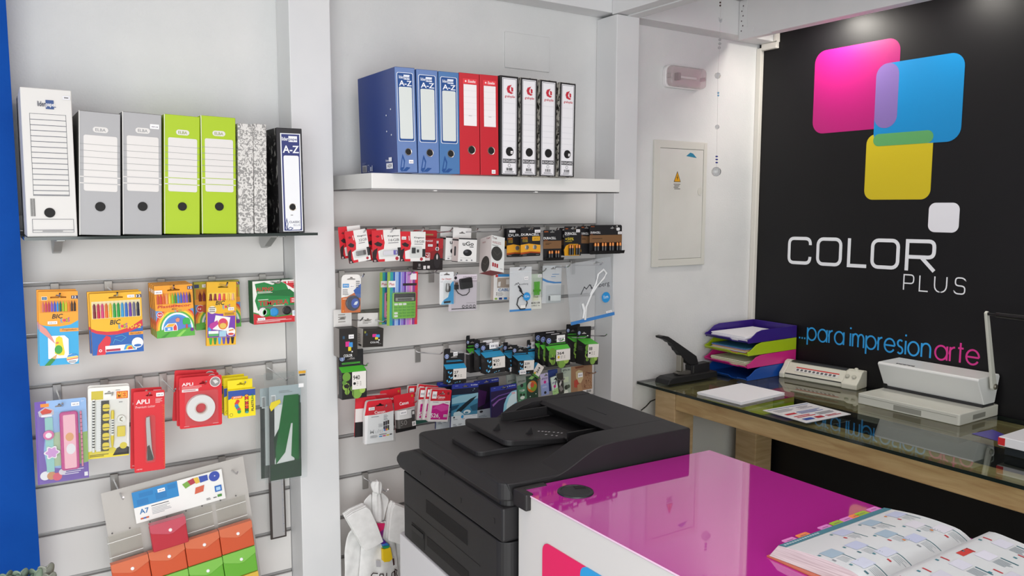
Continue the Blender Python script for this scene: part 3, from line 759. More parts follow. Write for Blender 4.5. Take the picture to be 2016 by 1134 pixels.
for i, (u, c) in enumerate(((.10, '#e58bd0'), (.22, '#f08a4a'), (.42, '#dd86cf'), (.53, '#9bbf2e'), (.63, '#dd86cf'), (.72, '#f08a4a'), (.78, '#9bbf2e'), (.90, '#dd86cf'))):
    b = MB(); b.T = KI; w = .034; x = BX0+(BX1-BX0)*u
    b.prism(rrect(x, YO-.004, x+w, YO+.021, .004), .017+.0004*i, .0178+.0004*i, M(c, .4), 'z')
    b.poly([(x+.008, YO+.012, .0182+.0004*i), (x+.026, YO+.012, .0182+.0004*i), (x+.026, YO+.0135, .0182+.0004*i), (x+.008, YO+.0135, .0182+.0004*i)], '#8b6a80')
    o = b.build('index_tab', bk)
# ------------------------------------------------------------------ back wall, right: meter cupboard, emergency light, crystals
q0 = onY(1285, 275, YW); q1 = onY(1388, 520, YW); q1.x = 2.842; q0.x = 2.506
ep = thing('electrical_panel', 'white flush electrical cupboard with yellow warning triangle on back wall', 'panel', Matrix.Translation(V((q0.x+q1.x)/2, YW, q1.z)))
w_, h_ = q1.x-q0.x, q0.z-q1.z
b = MB()
for (xa, za, xb, zb) in ((-w_/2, 0, -w_/2+.034, h_), (w_/2-.022, 0, w_/2, h_), (-w_/2+.034, 0, w_/2-.022, .032), (-w_/2+.034, h_-.034, w_/2-.022, h_)):
    b.box(xa, -.012, za, xb, -.0005, zb, M('#d3d2ca', .45))
b.build('frame', ep, bevel=.002)
da, db = -w_/2+.0355, w_/2-.0235
b = MB(); b.box(da, -.010, .0335, db, -.002, h_-.0355, noisy('aged_white_enamel', '#cfcec8', '#d8d7d2', 4, .42)); dr = b.build('door', ep, bevel=.001)
b = MB(); b.prism(ell(db-.018, .345, .016, .018, 18), -.0125, -.0098, M('#cfcec6', .4)); b.build('latch', dr)
b = MB(); tx = -.022; tz = h_-.185; b.poly([(tx-.022, -.0105, tz), (tx+.022, -.0105, tz), (tx, -.0105, tz+.05)], '#3d2d10'); b.poly([(tx-.018, -.0108, tz+.0025), (tx+.018, -.0108, tz+.0025), (tx, -.0108, tz+.0435)], '#e2a21c')
b.poly([(tx+.002, -.0111, tz+.034), (tx-.005, -.0111, tz+.018), (tx-.0005, -.0111, tz+.019), (tx-.003, -.0111, tz+.006), (tx+.005, -.0111, tz+.021), (tx+.0005, -.0111, tz+.02)], '#2a1f0c')
for i in range(4): b.poly([(tx-.022+.004*(i % 2), -.0105, tz-.012-.007*i), (tx+.02-.006*(i % 3), -.0105, tz-.012-.007*i), (tx+.02-.006*(i % 3), -.0105, tz-.0085-.007*i), (tx-.022+.004*(i % 2), -.0105, tz-.0085-.007*i)], '#6b6862')
part(b.build('warning_sticker', dr, fix=False), 'yellow electric shock triangle')
b = MB(); px = [(420, 178), (450, 153), (470, 160), (497, 193), (470, 188), (440, 182)]
P = [onY(1240+.2647*a, 260+.2647*c, YW-.0105) for a, c in px]
b.prism([(p.x-(q0.x+q1.x)/2, p.z-q1.z) for p in P], -.0108, -.0099, M('#2c7f9f', .5)); part(b.build('torn_sticker', dr), 'torn blue sticker remnant')

P0 = onY(1350, 153, 2.63); el = thing('emergency_light', 'rectangular emergency light with clear ribbed cover high on back wall', 'light fitting', Matrix.Translation(V(P0.x, YW, P0.z)))
b = MB(); b.prism(rrect(-.115, -.048, .115, .048, .022), -.02, -.0005, M('#eceaea', .5)); b.build('base', el, bevel=.003)
DIFF = clear('ribbed_diffuser', '#f2eeee', .04, .3, .3, .15, '#efeaea')
b = MB(); b.prism(rrect(-.112, -.045, .112, .045, .022, 6), -.055, -.0205, DIFF); b.build('diffuser', el, bevel=.010, seg=3)
b = MB(); b.tube([(-.055, -.034, 0), (.06, -.034, 0)], .006, M('#f0eeee', .4), 10); part(b.build('lamp_tube', el), 'white lamp tube')
b = MB(); b.box(-.062, -.045, -.016, -.045, -.0215, .016, M('#9a9090', .5)); b.build('tube_socket', el)
for sx in (-1, 1):
    b = MB(); b.box(sx*.106-.004, -.05, -.008, sx*.106+.004, -.018, .008, M('#c4bcbc', .5)); b.build('clip', el)

ym = 2.35
mo = thing('crystal_mobile', 'hanging string of glass crystals and blue beads in front of back wall', 'mobile', Matrix.Translation(V(onY(1412, 300, ym).x, ym, 0)))
xm = mo.location.x
pt = lambda px, py: onY(px, py, ym)-V(xm, ym, 0)
th = [pt(*q) for q in ((1418, 3), (1418, 45), (1417, 90), (1413, 149), (1413, 200), (1412, 250), (1411, 315), (1410, 338))]
th[0].z = 2.54
b = MB(); b.tube([V(0, 0, 2.5395)]+th[1:], .0005, '#bdbab8', 5); b.build('thread', mo)
CRY = clear('crystal', '#f0f2f4', .14, .03, 1.6, .03, '#d0d0d4')
def facet(px, py, r, name, mt, flat=1., n=8, rows=5):
    p = pt(px, py); b = MB()
    b.lathe([(max(1e-4, r*math.sin(PI*i/rows)), -r*flat*math.cos(PI*i/rows)) for i in range(rows+1)], p, mt, n); o = b.build(name, mo); 
    for pl_ in o.data.polygons: pl_.use_smooth = False
    return o
facet(1410, 338, .0205, 'crystal_ball', CRY, 1, 9, 7); facet(1413, 149, .0135, 'crystal_disc', CRY, 1, 10, 4); facet(1412, 250, .010, 'crystal_ring', CRY, 1, 10, 4)
BLUEB = M('#16218c', .1, 0, .8)
for q in ((1411, 308), (1411, 314), (1411, 320)): part(facet(*q, .0058, 'bead', BLUEB, .6), 'dark blue bead')
for q in ((1414, 183), (1414, 188)): part(facet(*q, .0042, 'bead', M('#7fb6dc', .1, 0, .5)), 'pale blue bead')
for q in ((1417, 78), (1417, 86), (1416, 94)): facet(*q, .006, 'crystal_drop', CRY)
p = pt(1418, 40); b = MB()
for s_ in (-1, 1): b.prism([(p.x, p.z), (p.x+s_*.012, p.z+.010), (p.x+s_*.011, p.z-.003), (p.x+s_*.004, p.z-.010)], p.y-.002+.002*s_, p.y+.002*s_, CRY)
b.build('crystal_butterfly', mo)
for q in ((1418, 5), (1418, 11)): part(facet(*q, .004, 'bead', M('#4b3a36', .3)), 'dark brown bead')

# ------------------------------------------------------------------ glass shelf and white shelf
ZL = 1.5185
sh = thing('glass_shelf', 'dark-edged glass shelf on two brackets under the archive boxes', 'shelf', Matrix.Translation(V(.44, 2.64, ZL)))
b = MB(); b.box6(-.364, -.29, -.008, .40, .0, 0, M('#10201c', .1), GEDGE, GEDGE, GEDGE, M('#5d6b68', .05), M('#47514f', .05)); b.build('shelf_board', sh)
for px in (112, 527):
    x = onY(px, 475, 2.55).x-.44
    b = MB(); b.prism([(-.03, -.009), (-.24, -.009), (-.24, -.014), (-.16, -.017), (-.09, -.048), (-.05, -.055), (-.03, -.04)], x-.011, x+.011, M('#b4b5b4', .35, .6), 'x')
    b.box(x-.016, -.05, -.014, x+.03, -.03, -.009, M('#d8d8d6', .4)); b.build('bracket', sh, bevel=.002)
ZR = 1.7015
ws = thing('white_shelf', 'thick white floating shelf under the lever arch files', 'shelf', Matrix.Translation(V(1.5, 2.64, ZR)))
b = MB(); b.box(-.503, -.34, -.048, .503, -.0, 0, M('#e3e3e0', .35)); b.build('shelf_board', ws, bevel=.002)
b = MB(); b.box(-.503, -.335, -.052, .503, 0, -.0485, ALU)
for x in (-.28, .12): b.box(x-.006, -.337, -.0535, x+.006, -.325, -.0505, '#e9e9e7')
part(b.build('support_rail', ws), 'metal rail under the shelf')

# ------------------------------------------------------------------ archive boxes, left shelf
def q4(*a): return [(a[i], a[i+1]) for i in range(0, 8, 2)]
def file_box(name, label, cat, px, Y, depth, front, side, items, snap, group=None, hole=None, back=None, ring=None, bev=.0012, extra=None, insets=None, xoff=0):
    mw, w, h = fit(px, Y, 0, 0, snap)
    t = thing(name, label, cat, mw, group)
    b = MB(); b.box6(-w/2, 0, 0, w/2, depth, h, front, side, back or side, side, side, side); b.build('case', t, bevel=bev, seg=1)
    if items:
        b = MB(); b.draw(w, h, items, -.0004); b.build('spine_print', t, fix=False)
    if hole:
        u, v, r = hole; b = MB(); c = ((u-.5)*w, 0, (1-v)*h)
        b.lathe([(r*w, -.0004), (r*w, -.0026), (r*w*.97, -.0022), (0, -.0022)], c, M('#0c0b0b', .7), 24, 'y')
        if ring: b.lathe([(r*w*1.0, -.0027), (r*w*1.16, -.0032), (r*w*1.24, -.0008)], c, ring, 24, 'y')
        b.build('finger_hole', t)
    if extra: extra(t, w, h, depth)
    return t
WB = '#d6d4d1'
lines = [('s', [(.16, .17), (.87, .17), (.87, .72), (.16, .72)], .008, '#2b3040', True)]
lines += [('r', .16, .17+.55*i/15, .87, .17+.55*i/15+.0035, '#3c4152') for i in range(1, 15)]
file_box('archive_box', 'tall white cardboard archive box with ruled spine, leftmost on the glass shelf', 'archive box', q4(38, 168, 141, 177, 56, 464, 153, 464), 2.36, .27, WB, '#d9d6d0',
 lines+[('r', .16, .712, .87, .716, '#3c4152'), ('r', .48, .075, .64, .135, '#27477f'), ('t', 'lider', .32, .085, .48, .12, '#3a3f52', 1), ('t', 'papel', .49, .09, .66, .125, '#e9e7e4', 1), ('r', .62, .118, .68, .122, '#27477f'),
 ('b', .09, .74, .18, .86), ('s', [(.11, .88), (.93, .88), (.93, .97), (.11, .97)], .007, '#3c4152', True), ('r', .11, .952, .93, .955, '#3c4152'), ('n', .3, .957, .75, .968, 1, '#888888'), ('r', .82, .04, .97, .065, '#dcdbe0'), ('n', .85, .045, .94, .062, 1, '#666666')],
 ZL, None, (.46, .835, .11))
def elba(c, dark):
    it = [('r', .33, .12, .70, .165, '#dad7d4', .12), ('t', 'ELBA', .39, .131, .64, .155, dark, 1), ('r', .11, .19, .92, .64, '#dad7d4', .05)]
    for i in range(7):
        v = .262+.052*i; it.append(('r', .02, v, .99, v+(.003 if i < 5 else .008), '#8f9090' if i < 5 else '#dad7d4')); 
        if i >= 5: it.append(('r', .11, v+.002, .92, v+.007, c))
    it.append(('r', 0, 0, .018, 1, '#e4e2dd'))
    return it
GY, GN = '#a7a7a9', '#a5c30c'
for lab, px, c, d in (('grey ribbed-label archive box without a price tag, right of the tall white box', q4(156, 217, 238, 224, 156, 462.5, 238, 463.5), GY, '#8c8d90'),
                   ('grey archive box with a white price tag at top right', q4(242, 221.5, 319, 226, 241.5, 462.7, 319, 463.6), GY, '#8c8d90'),
                   ('lime green archive box beside the grey boxes', q4(324.6, 226, 393.5, 231, 322.5, 461.5, 394.5, 462.7), GN, '#8a9a40'),
                   ('lime green archive box beside the grey marbled boxes', q4(396.5, 229, 463.5, 233, 397, 461.5, 466.5, 461.5), GN, '#8a9a40')):
    t = file_box('archive_box', lab, 'archive box', px, 2.36, .27, c, '#6e6d6b' if c == GY else c, elba(c, d), ZL, 'two-colour archive boxes on the glass shelf', (.5, .765, .125))
    if 'price tag at' in lab: sticker(t, max(v.co.x for v in t.children[0].data.vertices)*2, .31, .70, .035, .93, .075, -.0016)
for lab, px in (('grey and white marbled slipcase, left one of the pair', q4(468.5, 242, 499, 243, 469.5, 458.5, 499.5, 458.5)), ('grey and white marbled slipcase beside the black marbled file', q4(500, 243, 523.5, 244, 500.5, 458.5, 527.5, 458.5))):
    file_box('slipcase', lab, 'slipcase', px, 2.36, .27, MARBLE_G, MARBLE_G, None, ZL, 'marbled slipcases')
def az(u0, u1, navy, txt='A-Z', leaf='#2b3f7c', cl=True):
    it = [('r', u0, .04, u1, .98, '#f0f0f2'), ('r', u0+.03, .045, u1-.03, .975, navy), ('r', u0+.09, .24, u1-.09, .95 if cl else .7, '#eceef0', .05)]
    return it
it = [('r', .14, .05, .93, .985, '#eceef2'), ('r', .18, .058, .89, .978, '#2b3472'), ('r', .46, .075, .80, .13, '#eef0f5'), ('t', 'lider', .2, .085, .45, .12, '#eef0f5', 1), ('t', 'papel', .48, .09, .82, .125, '#2b3472', 1), ('t', 'A-Z', .22, .165, .86, .235, '#eef0f5', 1),
      ('r', .24, .26, .84, .97, '#e9ebee', .06), ('n', .45, .82, .6, .84, 1, '#999999'), ('t', 'CLASSIC', .38, .885, .82, .905, '#3c3f5a', 1), ('t', 'BLUE', .55, .915, .82, .935, '#9a9cab'),
      ('s', [(.29, .965), (.24, .92), (.28, .865), (.33, .91), (.29, .965), (.42, .945), (.52, .955), (.42, .972), (.29, .965)], .025, '#2b3f7c')]
file_box('lever_arch_file', 'black marbled lever arch file with navy A-Z spine, rightmost on the glass shelf', 'file', q4(543, 248, 594, 251.5, 552, 456, 600.5, 456), 2.36, .28, M('#232226', .5), MARBLE_K, it, ZL, None, (.54, .752, .12), None, M('#b9b4a6', .25, .8))

# ------------------------------------------------------------------ lever arch files, white shelf
def azblue(pale, navy):
    return [('r', .07, .05, .90, .70, '#dfe4ee', .08), ('r', .10, .055, .87, .695, navy, .07), ('r', .16, .185, .82, .675, '#d5dcd9', .06), ('r', .42, .07, .72, .115, '#e6ebf5'), ('t', 'lider', .18, .078, .42, .108, '#e6ebf5', 1), ('t', 'papel', .44, .082, .72, .112, navy, 1),
            ('t', 'A-Z', .18, .125, .82, .175, '#eef1f8', 1), ('p', [(.10, .97), (.24, .82), (.36, .885), (.30, .955), (.18, .99)], navy), ('p', [(.16, .95), (.24, .86), (.30, .895), (.26, .945)], pale), ('p', [(.2, .985), (.42, .945), (.62, .95), (.42, .985)], navy)]
BLU = (('#6682b6', '#174a8c', '#1d3a80'), ('#6280b6', '#174a8c', '#425f9c'), ('#4876ac', '#174a8c', '#3a659c'))
YB = 2.25
for i, (px, lab) in enumerate(((q4(777, 129, 815.6, 133.3, 784.5, 338, 823.5, 339.7), 'blue lever arch file with its dark blue side showing, leftmost on the white shelf'),
                               (q4(820, 135.6, 861.3, 138.7, 824.6, 340.3, 865.8, 342), 'periwinkle blue lever arch file, second from the left on the white shelf'),
                               (q4(862.9, 140.3, 904, 143.8, 867, 342.3, 905.4, 343.8), 'blue lever arch file beside the red ones'))):
    t = file_box('lever_arch_file', lab, 'file', px, YB, .29, M(BLU[i][0], .35), M(BLU[i][2], .28), azblue(BLU[i][0], BLU[i][1]), ZR, 'blue lever arch files', (.54, .80, .14), None, M('#c9c4bb', .2, .9))
    if i == 0:
        sticker(t, .063, .315, .56, .875, .80, .91, -.0012)
        b = MB(); b.T = Matrix.Translation(V(-.0345, .146, 0)) @ Matrix.Rotation(-PI/2, 4, 'Z')
        h = .317
        b.draw(.28, h, [('r', .73, .90, .90, .955, '#e8eaf2'), ('t', 'AZ59', .76, .912, .87, .942, '#20242f', 1), ('r', .80, .845, .88, .885, '#e8eaf2'), ('t', 'lider', .72, .862, .80, .884, '#e8eaf2'), ('b', .05, .91, .18, .965), ('r', .05, .9, .18, .97, '#b9bcc6'), ('b', .06, .91, .17, .965),
                         ('s', [(.21, .965), (.21, .9), (.25, .9), (.26, .93), (.26, .965)], .004, '#c9d2ea', True), ('r', .285, .92, .315, .965, '#c9d2ea'), ('r', .335, .905, .35, .965, '#c9d2ea'), ('n', .05, .87, .17, .895, 2, '#7483b4')], -.0004)
        for (u, v) in ((.89, .385), (.77, .435), (.77, .59), (.89, .63)):
            b.lathe([(.0028, -.0002), (.002, -.0015), (0, -.0018)], ((u-.5)*.28, 0, (1-v)*h), '#c9ccd6', 8, 'y')
        part(b.build('side_print', t, fix=False), 'white barcode, label and rivets on the blue side')
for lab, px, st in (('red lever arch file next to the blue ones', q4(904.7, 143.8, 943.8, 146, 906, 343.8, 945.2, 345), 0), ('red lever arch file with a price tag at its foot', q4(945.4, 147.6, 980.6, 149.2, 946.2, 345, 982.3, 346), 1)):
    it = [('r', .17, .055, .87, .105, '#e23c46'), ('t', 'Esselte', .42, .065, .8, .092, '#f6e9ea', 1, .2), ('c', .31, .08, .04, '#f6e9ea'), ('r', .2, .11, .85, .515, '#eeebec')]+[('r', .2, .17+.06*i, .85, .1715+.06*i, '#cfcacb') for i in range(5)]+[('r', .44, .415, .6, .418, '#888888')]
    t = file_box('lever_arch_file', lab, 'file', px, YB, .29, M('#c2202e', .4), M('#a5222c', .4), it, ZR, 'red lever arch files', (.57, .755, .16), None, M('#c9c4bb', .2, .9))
    if st: sticker(t, .056, .31, .62, .945, .88, .985, -.0012)
def eco():
    it = [('r', .1, .02, .9, .985, '#e9e9ec'), ('s', [(.14, .03), (.86, .03), (.86, .978), (.14, .978)], .02, '#55555c', True)]
    it += [('p', [(.62, .085), (.40, .10), (.34, .13), (.40, .165), (.60, .178), (.72, .165), (.56, .155), (.5, .135), (.54, .11)], '#c02a3c'), ('p', [(.58, .105), (.7, .115), (.7, .15), (.6, .155)], '#c02a3c'),
           ('t', 'grafoplás', .24, .19, .8, .222, '#c02a3c', 1), ('r', .15, .83, .88, .87, '#26262a'), ('t', 'ECOCLASSIC', .17, .838, .86, .862, '#e8e8ea', 1), ('c', .5, .895, .08, '#8d8d92'), ('c', .5, .895, .055, '#e9e9ec'), ('b', .33, .92, .67, .948), ('n', .25, .952, .75, .972, 2, '#8d8d92')]
    it += [('r', .14, v, .86, v+.0015, '#bfc0c6') for v in (.27, .37, .47, .53, .59, .65, .71)]
    return it
for i, (px, lab) in enumerate(((q4(984.7, 147.6, 1021, 151.8, 984.9, 345, 1020, 347), 'black-edged lever arch file with white spine, touching the red files'),
    (q4(1026, 153, 1058.5, 155, 1023.6, 347, 1056.9, 347.7), 'black marbled lever arch file with white spine, second of the four'),
    (q4(1064.5, 157, 1097.2, 158.7, 1061.2, 347.7, 1093.4, 347.7), 'black marbled lever arch file with white spine, third of the four'),
    (q4(1103.6, 161.3, 1134.3, 163.5, 1099.3, 347.7, 1130, 348.6), 'black marbled lever arch file with white spine, at the free right end of the row'))):
    t = file_box('lever_arch_file', lab, 'file', px, YB, .285, M('#1c1b1d', .5), MARBLE_W if i else M('#1f1e20', .5), eco(), ZR, 'black and white lever arch files', (.52, .755, .17), None, M('#3a3a3c', .3, .8))
    if i in (0, 3): sticker(t, .055, .31, .58, .735, .78, .765, -.0025)

# ------------------------------------------------------------------ slatwall hooks
def hook(px, py, k, what, Yt=2.44, empty=False):
    t_ = onY(px, py, Yt); x = t_.x; zg = G[k]
    h = thing('slatwall_hook', 'chrome slatwall hook '+what, 'hook', Matrix.Translation(V(x, 2.64, zg)))
    b = MB(); b.box(-.011, -.0045, -.058, .011, -.001, -.001, PLATE); b.box(-.011, -.0045, -.003, .011, .008, .0015, PLATE); b.build('back_plate', h, bevel=.0008, seg=1)
    zb = -.020; zt_ = t_.z-zg; L = Yt-2.64
    b = MB()
    for s_ in (0,):
        b.tube([(0, -.004, zb), (0, L*.5, (zb+zt_-.012)/2), (0, L+.022, zt_-.012), (0, L+.012, zt_-.009), (0, L, zt_)], .0026, CHROME, 8)
    b.build('prong', h)
    return h
for a in ((118, 578, 1, 'of the colouring pencil boxes'), (231, 576, 1, 'of the felt-tip pen boxes'), (342, 562, 1, 'of the rainbow crayon boxes'), (448, 556.5, 1, 'of the purple crayon box'), (553, 551, 1, 'of the green poster paint box'),
          (123, 794, 3, 'of the pink gift set'), (222, 773, 3, 'of the yellow stationery set'), (295, 774, 3, 'of the red cutter cards'), (345.4, 765.5, 3, 'empty, between the red cutters and the red tape cards'), (406, 751, 3, 'of the white tape cards'), (483, 752, 3, 'of the modelling clay boxes'), (566.5, 744, 3, 'of the green set square pouches'),
          (243, 979, 5, 'at the left end of the wallet display'), (468, 929, 5, 'at the right end of the wallet display')):
    hook(*a)
for a in ((720.4, 450.6, 0, 'of the tilted red memory stick card'), (774, 450.6, 0, 'of the card with the white and purple memory stick'), (835, 449, 0, 'of the memory card and the red mouse pack'), (891, 449, 0, 'of the white mouse box at the back'), (941, 450, 0, 'of the white mouse box with the black mouse'), (987, 449, 0, 'of the box with the dark round mouse'), (1049.5, 447, 0, 'of the coin cell cards'), (1098, 449, 0, 'of the small four-cell battery card'), (1136, 446, 0, 'of the yellow and black battery card'), (1215, 445, 0, 'of the wide battery card'),
          (716.6, 539.5, 1, 'of the label tape card'), (811.5, 535, 1, 'of the calculator cards'), (900.5, 537, 1, 'of the car charger card'), (860, 532, 1, 'empty, beside the calculators, with its plate showing'), (1035, 525, 1, 'of the half metre cable bag'), (1075, 529, 1, 'of the green cable pack'), (1123, 520.5, 1, 'of the white charger pack'), (1188, 516, 1, 'of the large clear cable bag'),
          (714.5, 625, 2, 'of the black ink box next to the pillar'), (760, 628.5, 2, 'of the black ink box with coloured squares'),
          (872, 692, 3, 'empty, with its long plate showing under the calculators'), (930, 693, 3, 'of the leftmost blue ink carton'), (724.8, 715, 3, 'of the green ink carton beside the left pillar'), (990, 679, 3, 'of the second group of blue ink cartons from the left'), (1045, 680, 3, 'of the blue ink carton with a barcode sticker'), (1110.7, 666, 3, 'of the green ink carton with a yellow dot'), (1157, 661, 3, 'empty-tipped, between the two groups of green ink cartons'), (1196, 657, 3, 'of the green ink cartons nearest the right pillar'),
          (761, 798, 4, 'of the white and red multipack blisters'), (822, 788, 4, 'of the red and silver-black cartridge cards'), (872, 772, 4, 'of the cards with a magenta panel'), (934, 765, 4, 'of the card with the whale tail'), (999, 761, 4, 'of the card with the pale planet'), (1065, 744, 4, 'of the mango and magenta ink cards'), (1112, 744.5, 4, 'of the green ink cards'), (1175, 731, 4, 'of the sandy beach ink pack'),
          (763.8, 963.8, 6, 'of the white carrier bags')):
    hook(*a)

# ------------------------------------------------------------------ left bay, upper row
def pencils(w, h, u0, u1, vt, vm, cols, tip=True, vb=None):
    """parts callback piece: a row of pencils or crayons standing in a pack window"""
    def f(root, w, h):
        n = len(cols); p = (u1-u0)*w/n
        for i, c in enumerate(cols):
            x = (u0-.5)*w+p*(i+.5); r = p*.42
            zt, zm, zb = (1-vt)*h, (1-vm)*h, (1-(vb or vm+.1))*h
            b = MB()
            y = -.0012
            b.lathe([(r*.16, zt), (r*.22, zt-r*.8), (r, zm), (r, zb)] if tip else [(r*.55, zt), (r*.8, zm), (r, zm-.001), (r, zb)], (x, y+.001, 0), M(c, .45), 8)
            b.build('crayon', root)
    return f
OR = '#f0a020'
KIDS = lambda u0, v0, u1, v1: [('t', 'BIC', u0, v0, u0+(u1-u0)*.62, v0+(v1-v0)*.5, '#1d1a1a', 1, .2), ('t', 'K', u0+(u1-u0)*.48, v0+(v1-v0)*.5, u0+(u1-u0)*.62, v1, '#3b9bd6', 1), ('c', u0+(u1-u0)*.70, v0+(v1-v0)*.72, (u1-u0)*.09, '#d8355f'), ('t', 'D', u0+(u1-u0)*.78, v0+(v1-v0)*.5, u0+(u1-u0)*.88, v1-.01, '#58a84a', 1), ('t', 'S', u0+(u1-u0)*.88, v0+(v1-v0)*.42, u1, v1-(v1-v0)*.1, '#9a4ab0', 1)]
PC = ('#c9736a', '#c24560', '#b5405e', '#7a5ac0', '#3b58c8', '#2b8fd6', '#1f6d58', '#8fc02e', '#c9c030', '#e0802e', '#4b3a34', '#3a2f2c')
def p1(root, w, h):
    pencils(w, h, .08, .95, .125, .175, PC, True, .272)(root, w, h)
t = card('colouring_pencils', 'flat orange and blue box of colouring pencils, front one at far left of upper row', 'pencil box', q4(74.2, 573.5, 152.7, 574.4, 79.8, 720.7, 156.9, 716), 2.47, OR,
 [('r', .03, .125, .97, .285, '#d98a1a'), ('p', [(.0, .43), (.1, .455), (.3, .47), (.55, .475), (.8, .455), (1, .40), (1, 1), (0, 1)], '#34a6da'), ('r', .87-.04, .06, 1, .105, '#2a2a55'), ('t', '12', .86, .066, .96, .098, '#f2f2f2', 1), ('r', .08, .068, .22, .115, '#e8e8e8'), ('r', .09, .073, .21, .11, '#31506e'), ('c', .15, .0915, .045, '#5f86a8', .03)]
 +KIDS(.33, .305, .78, .43)+[('r', .52, .505, 1, .55, '#ec9c3c'), ('t', 'Tropicolors', .58, .512, .95, .542, '#6a3a1a', 1, .2), ('p', [(.22, .60), (.22, .91), (.74, .91), (.74, .65), (.64, .60)], '#f2f1ee'), ('p', [(.0, .42), (.18, .50), (.33, .62), (.40, .71), (.22, .62), (.02, .53)], '#d98f88'),
 ('p', [(.40, .70), (.42, .63), (.5, .605), (.58, .63), (.6, .72), (.64, .83), (.62, .87), (.5, .87), (.38, .84), (.4, .76)], '#e9d32a'), ('c', .48, .79, .10, '#3a9d3c', .13), ('p', [(.40, .695), (.47, .68), (.5, .70), (.44, .715)], '#d9774a'), ('p', [(.12, 1), (.30, .90), (.44, .85), (.40, .92), (.26, 1)], '#2f8a3a'), ('p', [(.3, .9), (.44, .85), (.4, .92)], '#d9a86a'),
 ('c', .83, .925, .15, '#f0f0ee'), ('p', [(.69, .90), (.97, .885), (.95, .87), (.84, .855), (.72, .875)], '#3b8fd0'), ('p', [(.68, .925), (.98, .905), (.98, .89), (.69, .905)], '#e8c832'), ('p', [(.68, .945), (.98, .925), (.98, .91), (.68, .93)], '#e2702c'), ('n', .73, .95, .93, .985, 2, '#444a66')],
 th=.012, hole=(.5, .072), hw=.019, side='#d9851c', group='colouring pencil boxes', st=(.22, .40, .46, .44), extra=p1, r=.001)
behind(t, -.003, .0135, .004, 'flat orange and blue box of colouring pencils, behind the front one at far left')
FP = ('#7a2a3a', '#c2264a', '#d0447a', '#e06a2a', '#e8c020', '#2a9d4a', '#1f9a3c', '#3a9ad2', '#2a6ac0', '#6a3aa0', '#6a6a86', '#1e1e3c')
def p2(root, w, h):
    n = 12; p = .92*w/n
    for i, c in enumerate(FP):
        x = -.46*w+p*(i+.5)
        b = MB(); b.lathe([(.0012, (1-.165)*h), (p*.36, (1-.20)*h), (p*.36, (1-.29)*h)], (x, -.001, 0), M(c, .5), 8); b.lathe([(p*.40, (1-.29)*h), (p*.40, (1-.40)*h)], (x, -.001, 0), M(c, .4), 8)
        b.build('felt_pen', root)
        b = MB(); b.lathe([(p*.2, (1-.135)*h), (p*.44, (1-.16)*h), (p*.44, (1-.285)*h)], (x, -.001, 0), CLEAR, 8); part(b.build('pen_cap', root), 'clear cap')
t = card('felt_pens', 'yellow and blue box of felt-tip pens with clear caps, front one', 'pen box', q4(172.5, 579.4, 282, 573.5, 187, 700, 280.5, 691.7), 2.47, '#f0b41c',
 [('r', .03, .13, .97, .41, '#e9d9a8'), ('p', [(0, .56), (.1, .60), (.3, .63), (.5, .63), (.75, .58), (1, .46), (1, 1), (0, 1)], '#d02a3c'), ('p', [(0, .61), (.1, .65), (.3, .685), (.5, .685), (.75, .65), (1, .57), (1, 1), (0, 1)], '#1f5fb0'), ('r', .89, .045, 1, .10, '#2a2a55'), ('t', '12', .90, .053, .985, .092, '#f2f2f2', 1)]
 +KIDS(.36, .44, .70, .60)+[('t', '10+2', .70, .535, .97, .605, '#f2c832', 1, .2), ('r', .72, .66, 1, .71, '#ee9a30'), ('t', 'Kid Couleur', .75, .668, .97, .70, '#5a2f1a', 1, .2), ('p', [(.08, 1), (.12, .84), (.22, .74), (.28, .69), (.36, .72), (.36, .80), (.24, 1)], '#d6283c'), ('c', .155, .93, .03, '#f2e9ea'), ('c', .155, .93, .017, '#d6283c'), ('r', .25, .86, .86, .96, '#f2f2f2'), ('r', .26, .915, .54, .953, '#b02a4a'),
 ('p', [(.60, .945), (.64, .865), (.76, .86), (.84, .90), (.84, .945)], '#3b9bd6'), ('p', [(.64, .945), (.68, .885), (.76, .88), (.80, .945)], '#e8c832'), ('p', [(.68, .945), (.7, .905), (.76, .90), (.78, .945)], '#d6483c'), ('c', .88, .845, .115, '#f1f2f3'), ('c', .88, .89, .075, '#2b66b5', .03), ('s', [(.45, .72), (.58, .70), (.66, .74), (.56, .80), (.44, .76), (.40, .83)], .012, '#49a0c9')],
 th=.014, hole=(.5, .068), hw=.018, side='#d99a1c', group='felt-tip pen boxes', st=(.72, .045, .86, .09), extra=p2, r=.001)
behind(t, -.004, .016, .004, 'yellow and blue box of felt-tip pens, behind the front one')
CR = ('#c9503c', '#d0443c', '#d8602c', '#e89a6a', '#e8c82a', '#8fbf2c', '#2f8f3a', '#2f8ad0', '#2f62c2', '#7a4ab0', '#7a52b8', '#2a2a30')
RB = []
for i, c in enumerate(('#d6402c', '#f0902c', '#f2cf2c', '#5cb04a', '#e9eef0', '#3f9ad6', '#5a7fc9')):
    r = .60-.045*i
    RB.append(('p', [(.55+r*math.cos(a_), .86-r*.78*math.sin(a_)) for a_ in [PI*k/16 for k in range(17)]], c))
RBc = [('p', [(min(1, max(0, u)), min(1, v)) for u, v in it[1]], it[2]) for it in RB]
